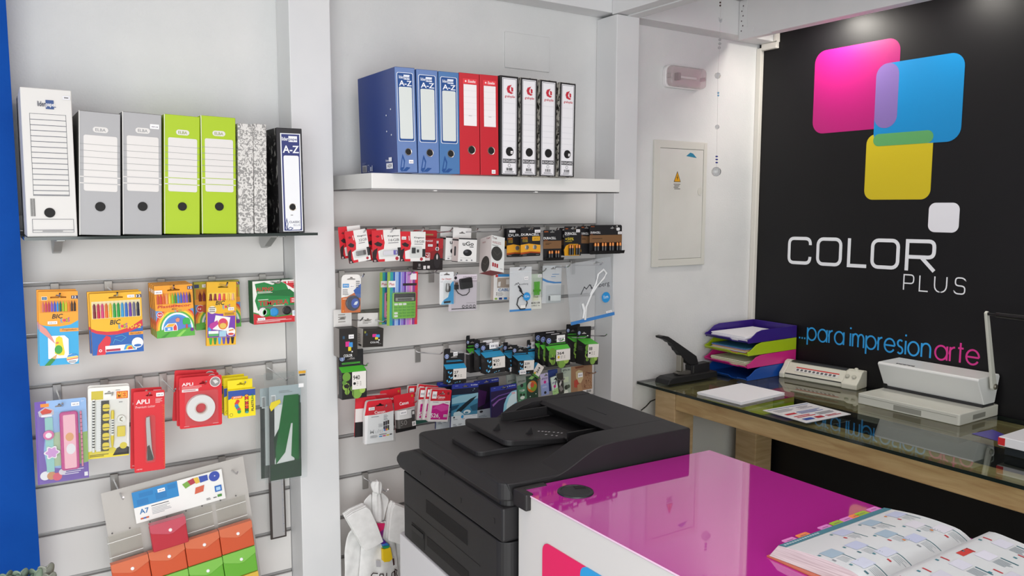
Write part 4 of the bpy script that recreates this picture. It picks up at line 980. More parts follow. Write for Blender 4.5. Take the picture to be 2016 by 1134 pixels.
PDEC = lambda b0: [('r', .03, .15, .97, .355, '#d98a1a'), ('r', 0, .36, 1, .44, '#f0a028'), ('r', 0, .47, 1, 1, '#5f8fd0')]+RBc+[('p', [(0, .42), (1, .40), (1, .46), (.7, .52), (.4, .52), (0, .47)], '#f0a028'), ('t', 'PlastiDecor', .06, .375, .93, .43, '#c22a2a', 1, .1), ('t', 'BIC', .42, .445, .58, .475, '#4a2a14', 1, .2), ('t', 'K', .5, .48, .545, .52, '#3b9bd6', 1), ('c', .57, .505, .022, '#d8355f'), ('t', 'DS', .60, .475, .68, .515, '#58a84a', 1),
  ('c', .11, .555, .085, '#f2f0ee'), ('c', .11, .555, .075, '#d02a34'), ('t', 'N1', .06, .535, .16, .577, '#f2f0ee', 1), ('p', [(0, .86), (.2, .84), (.5, .88), (.8, .83), (1, .86), (1, 1), (0, 1)], '#57ae3c'), ('p', [(.5, .99), (.7, .88), (.78, .88), (.6, 1)], '#8fd05a'), ('p', [(.1, .99), (.3, .90), (.36, .90), (.2, 1)], '#3f9030'),
  ('p', [(.2, .80), (.30, .73), (.52, .73), (.55, .80), (.55, .88), (.2, .88)], '#f2f2f2'), ('p', [(.22, .80), (.42, .80), (.42, .87), (.22, .87)], '#4f92d8'), ('p', [(.24, .795), (.32, .74), (.5, .74), (.43, .795)], '#f0b03a'), ('p', [(.44, .80), (.5, .75), (.53, .80), (.53, .87), (.44, .87)], '#d8403c'), ('r', .29, .82, .36, .855, '#f2f2f2'),
  ('c', .79, .70, .10, '#2fae4a', .085), ('c', .74, .74, .05, '#2fae4a'), ('c', .85, .745, .05, '#2fae4a'), ('r', .77, .77, .815, .85, '#d0403a'), ('p', [(.5, .66), (.56, .63), (.62, .65), (.6, .71), (.52, .71)], '#e08a6a'), ('c', .93, .88, .05, '#6a2a8a'), ('r', .86, .035, 1, .095, '#2a2a6a'), ('t', '12', .88, .043, .98, .086, '#f2f2f2', 1)]
t = card('crayons', 'orange rainbow crayon box, front one of the thick stack', 'crayon box', q4(303.7, 562.8, 378, 560, 308.8, 667.4, 384.7, 659), 2.49, OR, PDEC(0), th=.017, hole=(.5, .085), hw=.017, side='#e09a28', group='orange rainbow crayon boxes', st=(.0, .085, .2, .155), extra=pencils(0, 0, .05, .95, .14, .22, CR, True, .352), r=.001)
for i, lab in enumerate(('second', 'third', 'fourth')):
    behind(t, -.0015*(i+1), .0185*(i+1), .0015*(i+1), 'orange rainbow crayon box, %s from the front of the thick stack' % lab)
t = card('crayons', 'olive yellow rainbow crayon box, half hidden behind the purple crayon box', 'crayon box', q4(381, 556, 471.6, 551, 388, 650, 475, 643), 2.60, '#b9b22c',
 [it for it in PDEC(1) if it[0] != 't' or it[1] != 'PlastiDecor'][:]+[('t', 'Plasti', .30, .42, .62, .50, '#b02a2a', 1, .1), ('c', .22, .56, .09, '#c9603a'), ('r', .0, .05, .1, .12, '#2a3a6a'), ('t', '13', .86, .05, .96, .1, '#c03a2a', 1)],
 th=.017, hole=None, side='#a8a02a', st=(.17, .05, .36, .115), extra=pencils(0, 0, .08, .92, .19, .28, ('#7a2a2a', '#8a2f3a', '#b02a34', '#c22a2a', '#c9502a', '#d0602a', '#a03a2a', '#8fa02c', '#6a9a3a', '#8aa0b0'), True, .40), r=.001)
t = card('crayons', 'yellow and purple flat box of thick crayons hanging between rainbow crayons and poster paint', 'crayon box', q4(406.3, 556, 465, 554.3, 407.5, 680, 465, 680), 2.54, '#efb81e',
 [('r', .06, .17, .96, .29, '#f2d050'), ('r', .03, .46, .97, .87, '#7a3ab0'), ('p', [(.03, .40), (.97, .34), (.97, .46), (.7, .50), (.4, .50), (.03, .465)], '#efb81e')]+KIDS(.3, .295, .80, .43)+[('c', .19, .435, .14, '#f0e2b0'), ('c', .19, .435, .115, '#f2f0ea'), ('n', .09, .39, .29, .48, 3, '#5a5040'), ('r', .56, .475, .99, .535, '#efae2a'), ('n', .6, .485, .95, .525, 2, '#5a4a1a'),
  ('p', [(.30, .52), (.80, .56), (.72, .78), (.20, .74)], '#f2f1f0'), ('c', .55, .66, .17, '#e0702c', .2), ('c', .55, .62, .12, '#d8406a', .1), ('c', .55, .69, .11, '#e8c05a', .1), ('p', [(.05, .72), (.12, .65), (.36, .60), (.40, .66), (.15, .75)], '#c23a9a'), ('p', [(.03, .74), (.07, .70), (.16, .74), (.1, .78)], '#3b9bd6'), ('r', .06, .765, .4, .81, '#eef0f0'), ('r', .06, .81, .40, .85, '#5cb06a'), ('r', .42, .77, .66, .86, '#a8d0e6'), ('c', .82, .79, .15, '#f2f1ee'), ('c', .82, .825, .10, '#d6403c', .04), ('p', [(.74, .76), (.9, .745), (.92, .765), (.76, .78)], '#e0904a')],
 th=.012, hole=(.55, .075), hw=.015, side='#d99c1c', st=(.72, .40, .92, .45), r=.001,
 extra=lambda root, w, h: (pencils(0, 0, .06, .96, .185, .27, ('#7a1f26', '#8a2030', '#d02a9a', '#e0602a', '#e8b84a', '#e8b08a'), False, .288)(root, w, h),
   [MB().add([((.08+.148*i-.5)*w, -.001, .125*h), ((.20+.148*i-.5)*w, -.001, .125*h), ((.17+.148*i-.5)*w, -.001, .02*h), ((.11+.148*i-.5)*w, -.001, .02*h)], [(0, 1, 2, 3)], M(c, .5)).box((.08+.148*i-.5)*w, -.0008, .11*h, (.20+.148*i-.5)*w, .0, .125*h, M(c, .5)).build('crayon', root) for i, c in enumerate(('#3fae3c', '#2f8a3a', '#4aa6e0', '#5a52b8', '#4a2a90', '#1a1418'))]))
def tempera(root, w, h):
    for u, v, c in ((.20, .72, '#e9e9e6'), (.27, .735, '#2a9a44'), (.44, .735, '#2f93d2'), (.72, .72, '#1c1a1c'), (.50, .615, '#f0c22a'), (.80, .64, '#d02a2a')):
        b = MB(); b.lathe([(.095*w, .012), (.095*w, -.002), (.07*w, -.004), (.066*w, -.003), (0, -.003)], ((u-.5)*w, -.001 if v > .7 else .004, (1-v)*h), M(c, .35), 20, 'y'); b.build('paint_pot', root)
t = card('poster_paints', 'green, white and red window box of poster paint pots with a white tag', 'paint box', q4(497, 554, 588, 550, 501, 639.5, 590.5, 632), 2.55, '#eeece6',
 [('p', [(.05, .06), (.25, .03), (.42, .10), (.62, .04), (.72, .10), (.8, .30), (1, .40), (1, .74), (.8, .80), (.1, .68), (.04, .45), (.09, .3)], '#17823c'), ('p', [(.10, .33), (.3, .25), (.8, .22), (.95, .36), (.9, .40), (.3, .34)], '#126a30'), ('p', [(.64, .04), (.98, .02), (.98, .26), (.86, .2)], '#c8242e'), ('t', '1', .73, .03, .76, .085, '#f2eeee', 1), ('n', .78, .02, .96, .08, 2, '#f0dede'),
  ('r', .13, .60, .92, .83, '#6d6a64'), ('p', [(0, .74), (.2, .81), (.5, .86), (1, .82), (1, 1), (0, 1)], '#c8242e'), ('p', [(0, .71), (.2, .79), (.5, .835), (1, .79), (1, .82), (.5, .86), (.2, .81), (0, .74)], '#2f8a3a'), ('t', 'ALPINO', .07, .145, .44, .235, '#d02a34', 1), ('n', .10, .24, .42, .29, 2, '#e8e4da'), ('r', .10, .44, .77, .60, '#2b9250', .02), ('t', 'TEMPERA', .115, .46, .755, .572, '#c8202c', 1), ('n', .1, .42, .4, .45, 1, '#e8e4da'), ('n', .42, .575, .75, .605, 1, '#e8e4da'), ('r', .8, .42, 1, .55, '#c8242e'), ('n', .83, .44, .97, .54, 3, '#f0dede'), ('r', .84, .73, .98, .86, '#eef0f2'), ('n', .86, .75, .96, .84, 3, '#5f86b0'), ('n', .06, .90, .9, .97, 3, '#eec9c9'), ('p', [(.86, .16), (.90, .16), (.99, .05), (.985, .03)], '#5a2a1a')],
 th=.05, hole=(.55, .07), hw=.012, side='#1f6a3a', st=(.08, .85, .24, .91), extra=tempera, r=.001)

# ------------------------------------------------------------------ left bay, second row
def giftset(root, w, h):
    U = lambda u: (u-.5)*w
    Z = lambda v: (1-v)*h
    b = MB(); b.box(U(.18), -.003, Z(.86), U(.33), -.0015, Z(.20), M('#8fc6c2', .5)); b.build('watch_strap', root)
    b = MB(); b.lathe([(.013, -.003), (.013, -.009), (.009, -.011), (0, -.011)], (U(.24), 0, Z(.405)), M('#e070a8', .35), 20, 'y'); b.build('watch_face', root)
    b = MB(); b.lathe([(.0075, -.0112), (0, -.0114)], (U(.24), 0, Z(.405)), M('#efe6ea', .3), 16, 'y'); b.build('dial', root)
    b = MB(); pts = [(U(.29)+(.0165+.003*math.cos(6*a))*math.cos(a), Z(.62)+(.0165+.003*math.cos(6*a))*math.sin(a)) for a in [2*PI*k/36 for k in range(36)]]
    b.prism(pts, -.008, -.003, M('#efe9ec', .4)); pts2 = [(U(.29)+(p[0]-U(.29))*.8, Z(.62)+(p[1]-Z(.62))*.8) for p in pts]; b.prism(pts2, -.0088, -.008, M('#cf93d2', .4)); part(b.build('flower_clip', root), 'lilac flower-shaped clip')
    b = MB(); b.prism(rrect(U(.46), Z(.86), U(.82), Z(.145), .008), -.012, -.0015, M('#c23a86', .25)); o = b.build('pencil_case', root, bevel=.003)
    b = MB(); b.prism(rrect(U(.525), Z(.835), U(.76), Z(.18), .003), -.0132, -.0121, M('#f0b4c2', .35))
    b.T = Matrix.Translation(V(U(.64), 0, Z(.52)))
    b.prism(ell(0, .016, .010, .012), -.0136, -.0131, M('#e0a06a', .5)); b.prism(ell(.002, -.018, .011, .015), -.0136, -.0131, M('#e6e2e6', .5)); part(b.build('case_lid', o), 'pale pink lid')
    b = MB(); b.tube([(U(.88), -.004, Z(.16)), (U(.88), -.004, Z(.84))], .0025, M('#e58aa8', .4), 8)
    for i in range(12): b.box(U(.88)-.0026, -.0068, Z(.2+.05*i)-.001, U(.88)+.0026, -.006, Z(.2+.05*i)+.001, '#8a3a5a')
    part(b.build('pencil', root), 'pink patterned pencil')
    b = MB(); b.prism(rrect(U(.03), Z(.985), U(.97), Z(.13), .004), -.0165, -.0162, CLEAR); b.build('blister', root)
t = card('gift_set', 'pink and purple stationery gift set card with pencil case, far left of second row', 'stationery set', q4(71, 793.5, 171, 780.6, 73, 957.4, 175, 938.5), 2.46, '#8fb2de',
 [('p', [(0, 0), (.22, 0), (.2, .3), (.14, .6), (.18, .8), (.5, .84), (1, .80), (1, 1), (0, 1)], '#6a4aa6'), ('p', [(.55, .45), (1, .42), (1, .8), (.5, .82)], '#8ab05a'), ('p', [(.22, .4), (.6, .38), (.6, .8), (.2, .8)], '#a9c09a'), ('r', .11, .03, .27, .07, '#ee8a2c'), ('p', [(.06, .12), (.2, .07), (.36, .11), (.36, .17), (.22, .2), (.08, .18)], '#b9b4c0'), ('p', [(.1, .12), (.2, .085), (.33, .12), (.3, .15), (.14, .16)], '#c8483c'), ('r', .12, .165, .32, .19, '#ece8ee'),
  ('c', .15, .90, .10, '#e6e4ea'), ('c', .27, .91, .09, '#c98a5a'), ('c', .38, .93, .09, '#d8506a'), ('c', .48, .88, .07, '#dcd4dc'), ('n', .5, .86, .9, .93, 3, '#d9d0e6'), ('r', .91, .92, .98, .97, '#ece8f0'), ('t', '3+', .9, .03, .95, .05, '#e9eef6')],
 th=.001, hole=(.47, .07), hw=.01, side='#e6e4ea', st=(.7, .045, .86, .09), extra=giftset, r=.005)
t.name = 'gift_set'
def stationery(root, w, h):
    U = lambda u: (u-.5)*w
    Z = lambda v: (1-v)*h
    b = MB(); b.tube([(U(.135), -.004, Z(.9)), (U(.135), -.004, Z(.16))], .0032, M('#efeee8', .4), 10)
    for i in range(17): b.tube([(U(.135), -.004, Z(.18+.04*i)), (U(.135), -.004, Z(.197+.04*i))], .0034, '#1d1c1c', 10)
    part(b.build('striped_pencil', root), 'black and white striped pencil')
    b = MB(); b.box(U(.20), -.003, Z(.90), U(.31), -.0012, Z(.19), M('#e6e6e4', .3)); 
    for i in range(24): b.box(U(.285), -.0032, Z(.21+.028*i), U(.31), -.003, Z(.213+.028*i), '#77777a')
    b.build('ruler', root)
    b = MB(); b.box(U(.315), -.0035, Z(.90), U(.50), -.0012, Z(.19), M('#26221e', .4)); o = b.build('eraser_strip', root)
    for i in range(5):
        b = MB(); b.prism(rrect(U(.345), Z(.335+.136*i), U(.51), Z(.235+.136*i), .006), -.006, -.003, M('#e8cf3a', .4)); b.box(U(.345), -.0064, Z(.30+.136*i), U(.51), -.006, Z(.29+.136*i), '#2a2620'); part(b.build('eraser', o), 'yellow eraser with a dark band')
    x = U(.585); b = MB(); b.tube([(x, -.006, Z(.87)), (x, -.006, Z(.82)), (x, -.006, Z(.74)), (x, -.006, Z(.44)), (x, -.006, Z(.36)), (x, -.006, Z(.33))], [.001, .003, .0045, .0045, .0045, .0035], M('#e8cf2a', .3), 12); 
    b.tube([(x, -.006, Z(.68)), (x, -.006, Z(.45))], .0047, M('#eeeeea', .3), 12)
    for i in range(6): b.box(x-.003, -.0112, Z(.475+.035*i), x+.003, -.0105, Z(.463+.035*i), '#26221e')
    b.build('pen', root)
    b = MB(); b.lathe([(.0105, -.001), (.0105, -.009), (0, -.009)], (U(.795), 0, Z(.46)), M('#eeece4', .4), 24, 'y'); b.T = Matrix.Translation(V(U(.795), 0, Z(.46)))
    b.stroke([(.003, .006), (-.003, .002), (-.003, -.003), (.003, -.006)], .0022, -.0094, '#6a5a2a'); part(b.build('sharpener', root), 'round white sharpener')
    b = MB(); b.box(U(.70), -.009, Z(.71), U(.895), -.001, Z(.565), M('#e6cf3c', .4)); b.build('eraser_block', root, bevel=.001)
    b = MB(); b.prism(rrect(U(.06), Z(.93), U(.94), Z(.17), .004), -.013, -.0127, CLEAR); b.build('blister', root)
t = card('stationery_set', 'white and yellow stationery set card with striped pencil, ruler and pen', 'stationery set', q4(172.6, 764, 254.5, 760, 174, 903.7, 255.4, 897), 2.47, '#eceae4',
 [('p', [(0, .90), (.3, .87), (.62, .86), (.8, .93), (1, .95), (1, 1), (0, 1)], '#e3cf36'), ('p', [(.6, .98), (.7, .88), (.85, .84), (1, .88), (1, .98)], '#2b2826'), ('c', .86, .85, .09, '#e3cf36'), ('r', .08, .05, .36, .17, '#c9b83a'), ('r', .68, .07, .96, .175, '#d9641f'), ('t', 'ME3', .7, .08, .94, .165, '#f0b03a', 1), ('n', .05, .94, .5, .98, 2, '#5a5230'), ('n', .66, .045, .84, .06, 1, '#555555'), ('n', .74, .215, .86, .235, 1, '#8a8a8c')],
 th=.0012, hole=(.5, .085), hw=.011, side='#e8e6e0', extra=stationery, r=.006)
behind(t, .001, .015, .004, 'white and yellow stationery set card, hidden behind the front one')
RED = '#d4202c'
def cutter(root, w, h):
    U = lambda u: (u-.5)*w
    Z = lambda v: (1-v)*h
    b = MB(); b.prism([(U(.38), Z(.32)), (U(.50), Z(.31)), (U(.50), Z(.36)), (U(.56), Z(.72)), (U(.62), Z(.83)), (U(.58), Z(.86)), (U(.40), Z(.86)), (U(.385), Z(.82)), (U(.40), Z(.7)), (U(.37), Z(.4))], -.009, -.002, M('#b9b7b6', .3, .6)); b.build('cutter_body', root, bevel=.001)
    b = MB(); b.prism([(U(.40), Z(.68)), (U(.47), Z(.66)), (U(.60), Z(.83)), (U(.58), Z(.855)), (U(.40), Z(.855))], -.0095, -.009, M('#3a3634', .5)); part(b.build('cutter_grip', root), 'dark grip')
    b = MB(); b.prism(rrect(U(.33), Z(.88), U(.67), Z(.29), .008), -.0118, -.0115, CLEAR); b.build('blister', root)
ci = [('t', 'APLI', .08, .10, .51, .155, '#f4ecec', 1), ('t', 'Premium cutter', .06, .175, .69, .205, '#eec6c6'), ('n', .7, .10, .95, .16, 4, '#e8b0b0'), ('t', '140790', .06, .955, .25, .972, '#eec6c6')]+[('r', .93-.03*(i % 5 == 0), .19+.022*i, .98, .1925+.022*i, '#ee8a3a') for i in range(35)]+[('r', .975, .18, .985, .97, '#e8703a')]
t = card('cutter_card', 'red blister card with a grey snap-off cutter, front one', 'cutter', q4(261, 771, 322, 769.4, 267.4, 929.6, 327.6, 925), 2.45, RED, ci, th=.0008, hole=(.5, .05), hw=.009, st=(.72, .03, .97, .075), extra=cutter, r=.004)
behind(t, -.007, .03, .004, 'red cutter card, left one peeking out behind the front cutter', 'red cutter cards', .02)
def tape(root, w, h):
    c = (-.02*w, 0, .39*h)
    b = MB(); b.lathe([(.155*w, -.001), (.155*w, -.014), (.33*w, -.014), (.335*w, -.001)], c, M('#e9e6e4', .6), 40, 'y'); b.build('tape_roll', root)
    b = MB(); b.lathe([(.125*w, -.001), (.125*w, -.0142), (.155*w, -.0142), (.156*w, -.001)], c, M('#d8c9c0', .5), 30, 'y'); b.build('cardboard_core', root)
    b = MB(); b.prism(rrect(-.40*w, .06*h, .38*w, .74*h, .006), -.0168, -.0165, CLEAR); b.build('blister', root)
ti = [('t', 'APLI', .06, .105, .32, .165, '#f4ecec', 1), ('n', .06, .175, .6, .23, 3, '#e8a0a0'), ('r', .06, .235, .44, .285, '#e8dede'), ('n', .09, .247, .41, .275, 1, '#b05050'), ('c', .84, .13, .13, '#f0e4e4'), ('c', .84, .13, .115, '#8f8a88'), ('p', [(.78, .10), (.86, .09), (.92, .14), (.84, .17)], '#dcd8d4'), ('n', .1, .955, .3, .97, 1, '#eec6c6'), ('n', .78, .945, .93, .96, 1, '#eec6c6')]
t = card('tape_card', 'red blister card with a white adhesive tape roll, front one', 'tape', q4(352.8, 743, 437.4, 739, 355, 847, 437.4, 834), 2.46, RED, ti, th=.0008, hole=(.55, .13), hw=.010, extra=tape, r=.005)
behind(t, -.004, .022, .004, 'red tape card directly behind the front tape roll', 'red adhesive tape cards')
behind(t, -.012, .048, .012, 'red tape card at the back of its hook, tilted to the left', None, .06)
def clay(lab, px, Y):
    mw, w, h = fit(px, Y); t = thing('modelling_clay', lab, 'modelling clay', mw, 'yellow modelling clay boxes')
    b = MB(); b.box(-w/2, 0, 0, w/2, .014, h, M('#f0dc14', .4))
    b.draw(w, h, [('r', 0, .02, 1, .26, '#2f4f9f'), ('p', [(.0, .02), (.0, .34), (.2, .26), (.3, .02)], '#2f4f9f'), ('r', .12, .23, .52, .33, '#e8701c', .04), ('t', 'JOVI', .18, .245, .46, .315, '#f2f0e8', 1), ('c', .10, .88, .06, '#3a3a1a'), ('c', .10, .88, .05, '#f0dc14')]+[('c', .34-.05*math.sin(i), .42+.075*i, .07, c) for i, c in enumerate(('#d83a2a', '#d83a2a', '#4a7fc0', '#2f8a9a', '#c23a5a', '#2f9a4a'))]
      +[('r', .60, .20, .74, .86, '#3a2a1a')]+[('c', .67, .245+.085*i, .065, c, .045) for i, c in enumerate(('#e89a2a', '#d83a2a', '#e8c22a', '#c22a2a', '#e0701c', '#d83a2a', '#2f6a2a', '#3f9a9a'))])
    gx, gz = glyphs('PLASTI', 1)[0], glyphs('LINA', 1)[0]
    for s_, z0_, z1_, c in (('PLASTI', .18, .55, '#3a2a3a'), ('LINA', .56, .80, '#2f8a3a')):
        vs, fs, _ = glyphs(s_, 1); b.add([((.93-.09*q[1]-.5)*w, -.002, (z0_+(z1_-z0_)*q[0])*h) for q in vs], fs, c)
    b.build('carton', t)
    b = MB(); o = rrect(-w*.48, h*.98, w*.44, h*1.32, .001); b.prism(keyhole(o, slot_hole(w, h, .5, -.17, .011, .003)), .0125, .0137, M('#f0dc14', .4)); part(b.build('hang_tab', t), 'yellow hang tab')
    return t
t = clay('yellow box of modelling clay sticks, front one', q4(449.5, 769.7, 503, 763, 450, 824.7, 503, 817), 2.455)
behind(t, -.006, .026, .004, 'yellow box of modelling clay sticks, second from the front')
behind(t, -.011, .052, .007, 'yellow box of modelling clay sticks, rearmost on the hook')

# set squares in pouches
GRN = clear('green_acrylic', '#2fae56', .03, .1, .7, .5, '#0a8a38')
GRND = clear('dark_green_acrylic', '#0c5a2c', .03, .1, .7, .7, '#05401c')
def pouch(lab, px, Y, full=True, group='clear pouches of green set squares'):
    mw, w, h = fit(px, Y); t = thing('set_square_pouch', lab, 'set squares', mw, group)
    U = lambda u: (u-.5)*w
    Z = lambda v: (1-v)*h
    b = MB(); b.prism(keyhole(rrect(U(0), 0, U(1), h, .002), slot_hole(w, h, .62, .055, .012, .003)), -.0002, .0004, BAG); part(b.build('pouch', t), 'clear plastic pouch')
    b = MB(); b.prism(rrect(U(.12), Z(.985), U(.86), Z(.13), .002), .0025, .0032, M('#dedddb', .4)); 
    b.T = Matrix.Translation(V(U(.49), .0024, Z(.985))); b.draw(.74*w, .855*h, [('r', .0, .0, 1, .20, '#a9b4b8'), ('r', 0, .20, .16, 1, '#08160e'), ('r', .90, .20, 1, 1, '#062413'), ('r', 0, .86, 1, 1, '#07240f'), ('r', .06, .09, .2, .22, '#e6e6e6'), ('b', .07, .1, .19, .21), ('n', .3, .05, .75, .08, 2, '#8a9090')], -.0001)
    b.build('insert_card', t)
    if full:
        b = MB(); b.prism([(U(.46), Z(.22)), (U(.80), Z(.22)), (U(.80), Z(.84)), (U(.62), Z(.78)), (U(.66), Z(.48)), (U(.62), Z(.48)), (U(.48), Z(.74)), (U(.26), Z(.84)), (U(.26), Z(.70))], .0006, .0016, GRN); b.build('set_square', t)
        b = MB(); b.prism([(U(.22), Z(.60)), (U(.74), Z(.23)), (U(.84), Z(.23)), (U(.84), Z(.80)), (U(.70), Z(.84)), (U(.66), Z(.42)), (U(.34), Z(.68)), (U(.24), Z(.80))], .0017, .0024, GRND); b.build('set_square', t)
        b = MB(); b.prism([(U(.14), Z(.84)), (U(.86), Z(.82)), (U(.86), Z(.98)), (U(.14), Z(.985))], .0006, .0016, GRND); b.build('protractor', t)
        b = MB(); b.box(U(.80), -.0005, Z(.16), U(.92), -.0003, Z(.125), M('#eeeeee', .5)); b.build('price_sticker', t)
        b = MB(); b.prism([(U(.12), Z(.31)), (U(.16), Z(.27)), (U(.36), Z(.25)), (U(.38), Z(.28)), (U(.24), Z(.32)), (U(.16), Z(.35))], -.0009, -.0004, M('#dcc92e', .4)); part(b.build('yellow_tag', t), 'yellow brand tag')
        b = MB(); b.box(U(.80), -.0007, Z(.035), U(.97), -.0004, Z(.01), M('#d9a22a', .4)); b.box(U(.82), -.0007, Z(.055), U(.96), -.0004, Z(.04), M('#3a3a3a', .5)); part(b.build('header_print', t), 'orange header print')
    return t
pouch('clear pouch of green set squares, front one', q4(518, 734, 601.4, 729.5, 524, 949.6, 609, 942), 2.45)
pouch('clear pouch of rulers, behind the green set squares', q4(499, 738, 578, 735, 509, 945, 585, 938), 2.475, False, None)
mw, w, h = fit(q4(524, 790, 554, 786, 533, 1063, 566, 1058), 2.60)
t = thing('metal_ruler', 'long grey ruler with dark edges below the green set squares', 'ruler', mw)
b = MB(); b.prism(rrect(-w/2, 0, w/2, h, .002), 0, .003, M('#3a322f', .5)); b.build('case', t)
b = MB(); b.box(-w*.36, -.0012, .006, w*.40, 0, h-.004, M('#b9b7b6', .3, .5)); 
for i in range(60):
    b.box(w*.28, -.0016, .02+.0055*i, w*(.33 if i % 5 else .38), -.0012, .0207+.0055*i, '#4a6a9a')
part(b.build('scale', t), 'grey graduated scale')

# ------------------------------------------------------------------ wallet display
mwd, wd, hd = fit(q4(262, 969.5, 439, 922.6, 271, 1032, 446, 979), 2.50)
dp = thing('wallet_display', 'clear hanging pocket display with a blue and white header card', 'display', mwd)
cx = lambda u: (u-.5)*wd
b = MB()
o = [(cx(-.30), hd*1.18), (cx(1.28), hd*1.18), (cx(1.30), -hd*4.2), (cx(-.30), -hd*4.2)]
b.prism(o, .014, .0144, FROSTB); part(b.build('backing_sheet', dp), 'frosted clear backing sheet')
b = MB(); b.prism(rrect(cx(0), 0, cx(1), hd, .001), 0, .0008, M('#ecebe8', .4))
b.draw(wd, hd, [('r', 0, 0, .49, .5, '#2f86c4'), ('r', .07, .08, .22, .22, '#2a7ab8'), ('r', .04, .27, .16, .45, '#2a7ab8'), ('r', .24, .2, .36, .42, '#2a7ab8'), ('r', .38, .06, .47, .2, '#2a7ab8'), ('t', 'A7', .05, .58, .15, .74, '#2f72ad', 1), ('n', .18, .55, .38, .60, 1, '#55565c'), ('n', .18, .62, .4, .86, 5, '#b4b5b8'), ('r', .05, .86, .14, .91, '#c9603a'), ('r', .08, .86, .11, .91, '#4a6ab0'),
  ('p', [(.54, .16), (.60, .10), (.63, .26), (.57, .32)], '#7aa84a'), ('p', [(.60, .10), (.67, .05), (.69, .22), (.63, .26)], '#b03a4a'), ('p', [(.67, .06), (.72, .05), (.74, .24), (.69, .26)], '#dcb84a'), ('p', [(.73, .05), (.83, .06), (.83, .24), (.74, .26)], '#3a52a8'), ('c', .905, .17, .062, '#3a4ea8'), ('c', .91, .16, .008, '#c9cbe0'), ('p', [(.68, .38), (.78, .36), (.76, .56), (.66, .58)], '#d0644a'), ('r', .89, .50, .97, .70, '#2a6ab8'), ('r', .905, .55, .955, .66, '#a8ccec'), ('n', .78, .82, .83, .9, 2, '#777777'), ('r', .91, .80, .96, .88, '#4a8a3a'), ('n', .86, .84, .9, .9, 1, '#555555')], -.0002)
b.build('header_card', dp)
sticker(dp, wd, hd, .27, .10, .35, .21, -.001)
colv = (onY(431, 1044, 2.47)-onY(292.4, 1089, 2.47))/2; rowv = onY(438, 1095, 2.47)-onY(431, 1044, 2.47)
o0 = onY(292.4, 1089, 2.47)
ex = colv.normalized(); ez = -rowv.normalized(); ww, hh = colv.length*.985, rowv.length*1.0
TRI = {'orange': ('#cb5632', '#d4714f'), 'green': ('#67ad36', '#80be52'), 'red': ('#b62b3a', '#c25262'), 'yellow': ('#d0a322', '#dab54a')}
def wallet(colr, r, c, lab, dx=0, dy=0, dth=.02):
    P = o0+colv*(c-1)+rowv*(r-2)+V(dx, dy, 0)
    m = Matrix((ex, V(0, 1, 0), ez)).transposed().to_4x4(); m.translation = P+ex*ww/2+rowv*.98
    t = thing('snap_wallet', lab, 'wallet', m, 'small plastic snap wallets')
    a, f = TRI[colr]
    b = MB(); b.prism([(-ww/2, .001), (-ww/2, hh*.9), (ww/2, hh*.9), (ww/2, .001)], -.004, dth-.004, M(a, .3), 'y')
    o = b.build('pocket', t, bevel=.003)
    b = MB(); b.prism([(-ww/2, hh*.99), (ww/2, hh*.99), (ww/2, hh*.74), (ww*.10, hh*.52), (-ww*.02, hh*.52), (-ww/2+.004, hh*.70), (-ww/2, hh*.76)], -.0062, -.0052, M(f, .22)); b.box(-ww/2, -.0055, hh*.97, ww/2, dth-.006, hh*.995, M(f, .22)); part(b.build('flap', t, bevel=.0008, seg=1), 'paler pointed flap')
    b = MB(); b.lathe([(.0052, -.0062), (.0045, -.0085), (0, -.009)], (ww*.04, 0, hh*.66), M('#efeeee', .3), 16, 'y'); part(b.build('snap_button', t), 'white snap button')
    return t
wallet('red', 1, 1, 'red snap wallet, the only one in the top row of the display', .012, -.012, .026)
for c, s_ in enumerate(('at the left end', 'second from the left', 'third from the left', 'at the right end')):
    wallet('orange', 2, c, 'orange snap wallet %s of its row' % s_)
for c, s_ in enumerate(('at the left end', 'second from the left', 'third from the left', 'at the right end')):
    wallet('green', 3, c, 'lime green snap wallet %s of its row' % s_)
    wallet('yellow', 4, c, 'yellow snap wallet %s of the bottom row' % s_)
I = dp.matrix_world.inverted()
for r in (1,):
    for c in (0, 2, 3):
        P = o0+colv*(c-1)+rowv*(r-2); Q = [I @ (CP+(P-CP+d)*1.0115) for d in (V(0, 0, 0), ex*ww*.9, ex*ww*.9+rowv*.95, rowv*.95)]
        b = MB(); q = Q; b.prism([(p.x, p.z) for p in q], q[0].y, q[0].y+.0005, FROST)
        for k in (.25, .8): 
            a_ = q[0]+(q[3]-q[0])*k; d_ = q[1]+(q[2]-q[1])*k; b.tube([a_, d_], .0009, M('#f2f2f0', .15), 6)
        part(b.build('empty_pocket', dp), 'clear empty pocket')
b = MB()
for c in range(4):
    for f_ in (.16, .62):
        p = I @ (CP+1.0115*(-CP+o0+colv*(c-1+f_)+rowv*(-1.08))); b.lathe([(.0026, 0), (.002, -.002), (0, -.0022)], p, '#5f5d5c', 8, 'y')
part(b.build('rivets', dp), 'small metal rivets')
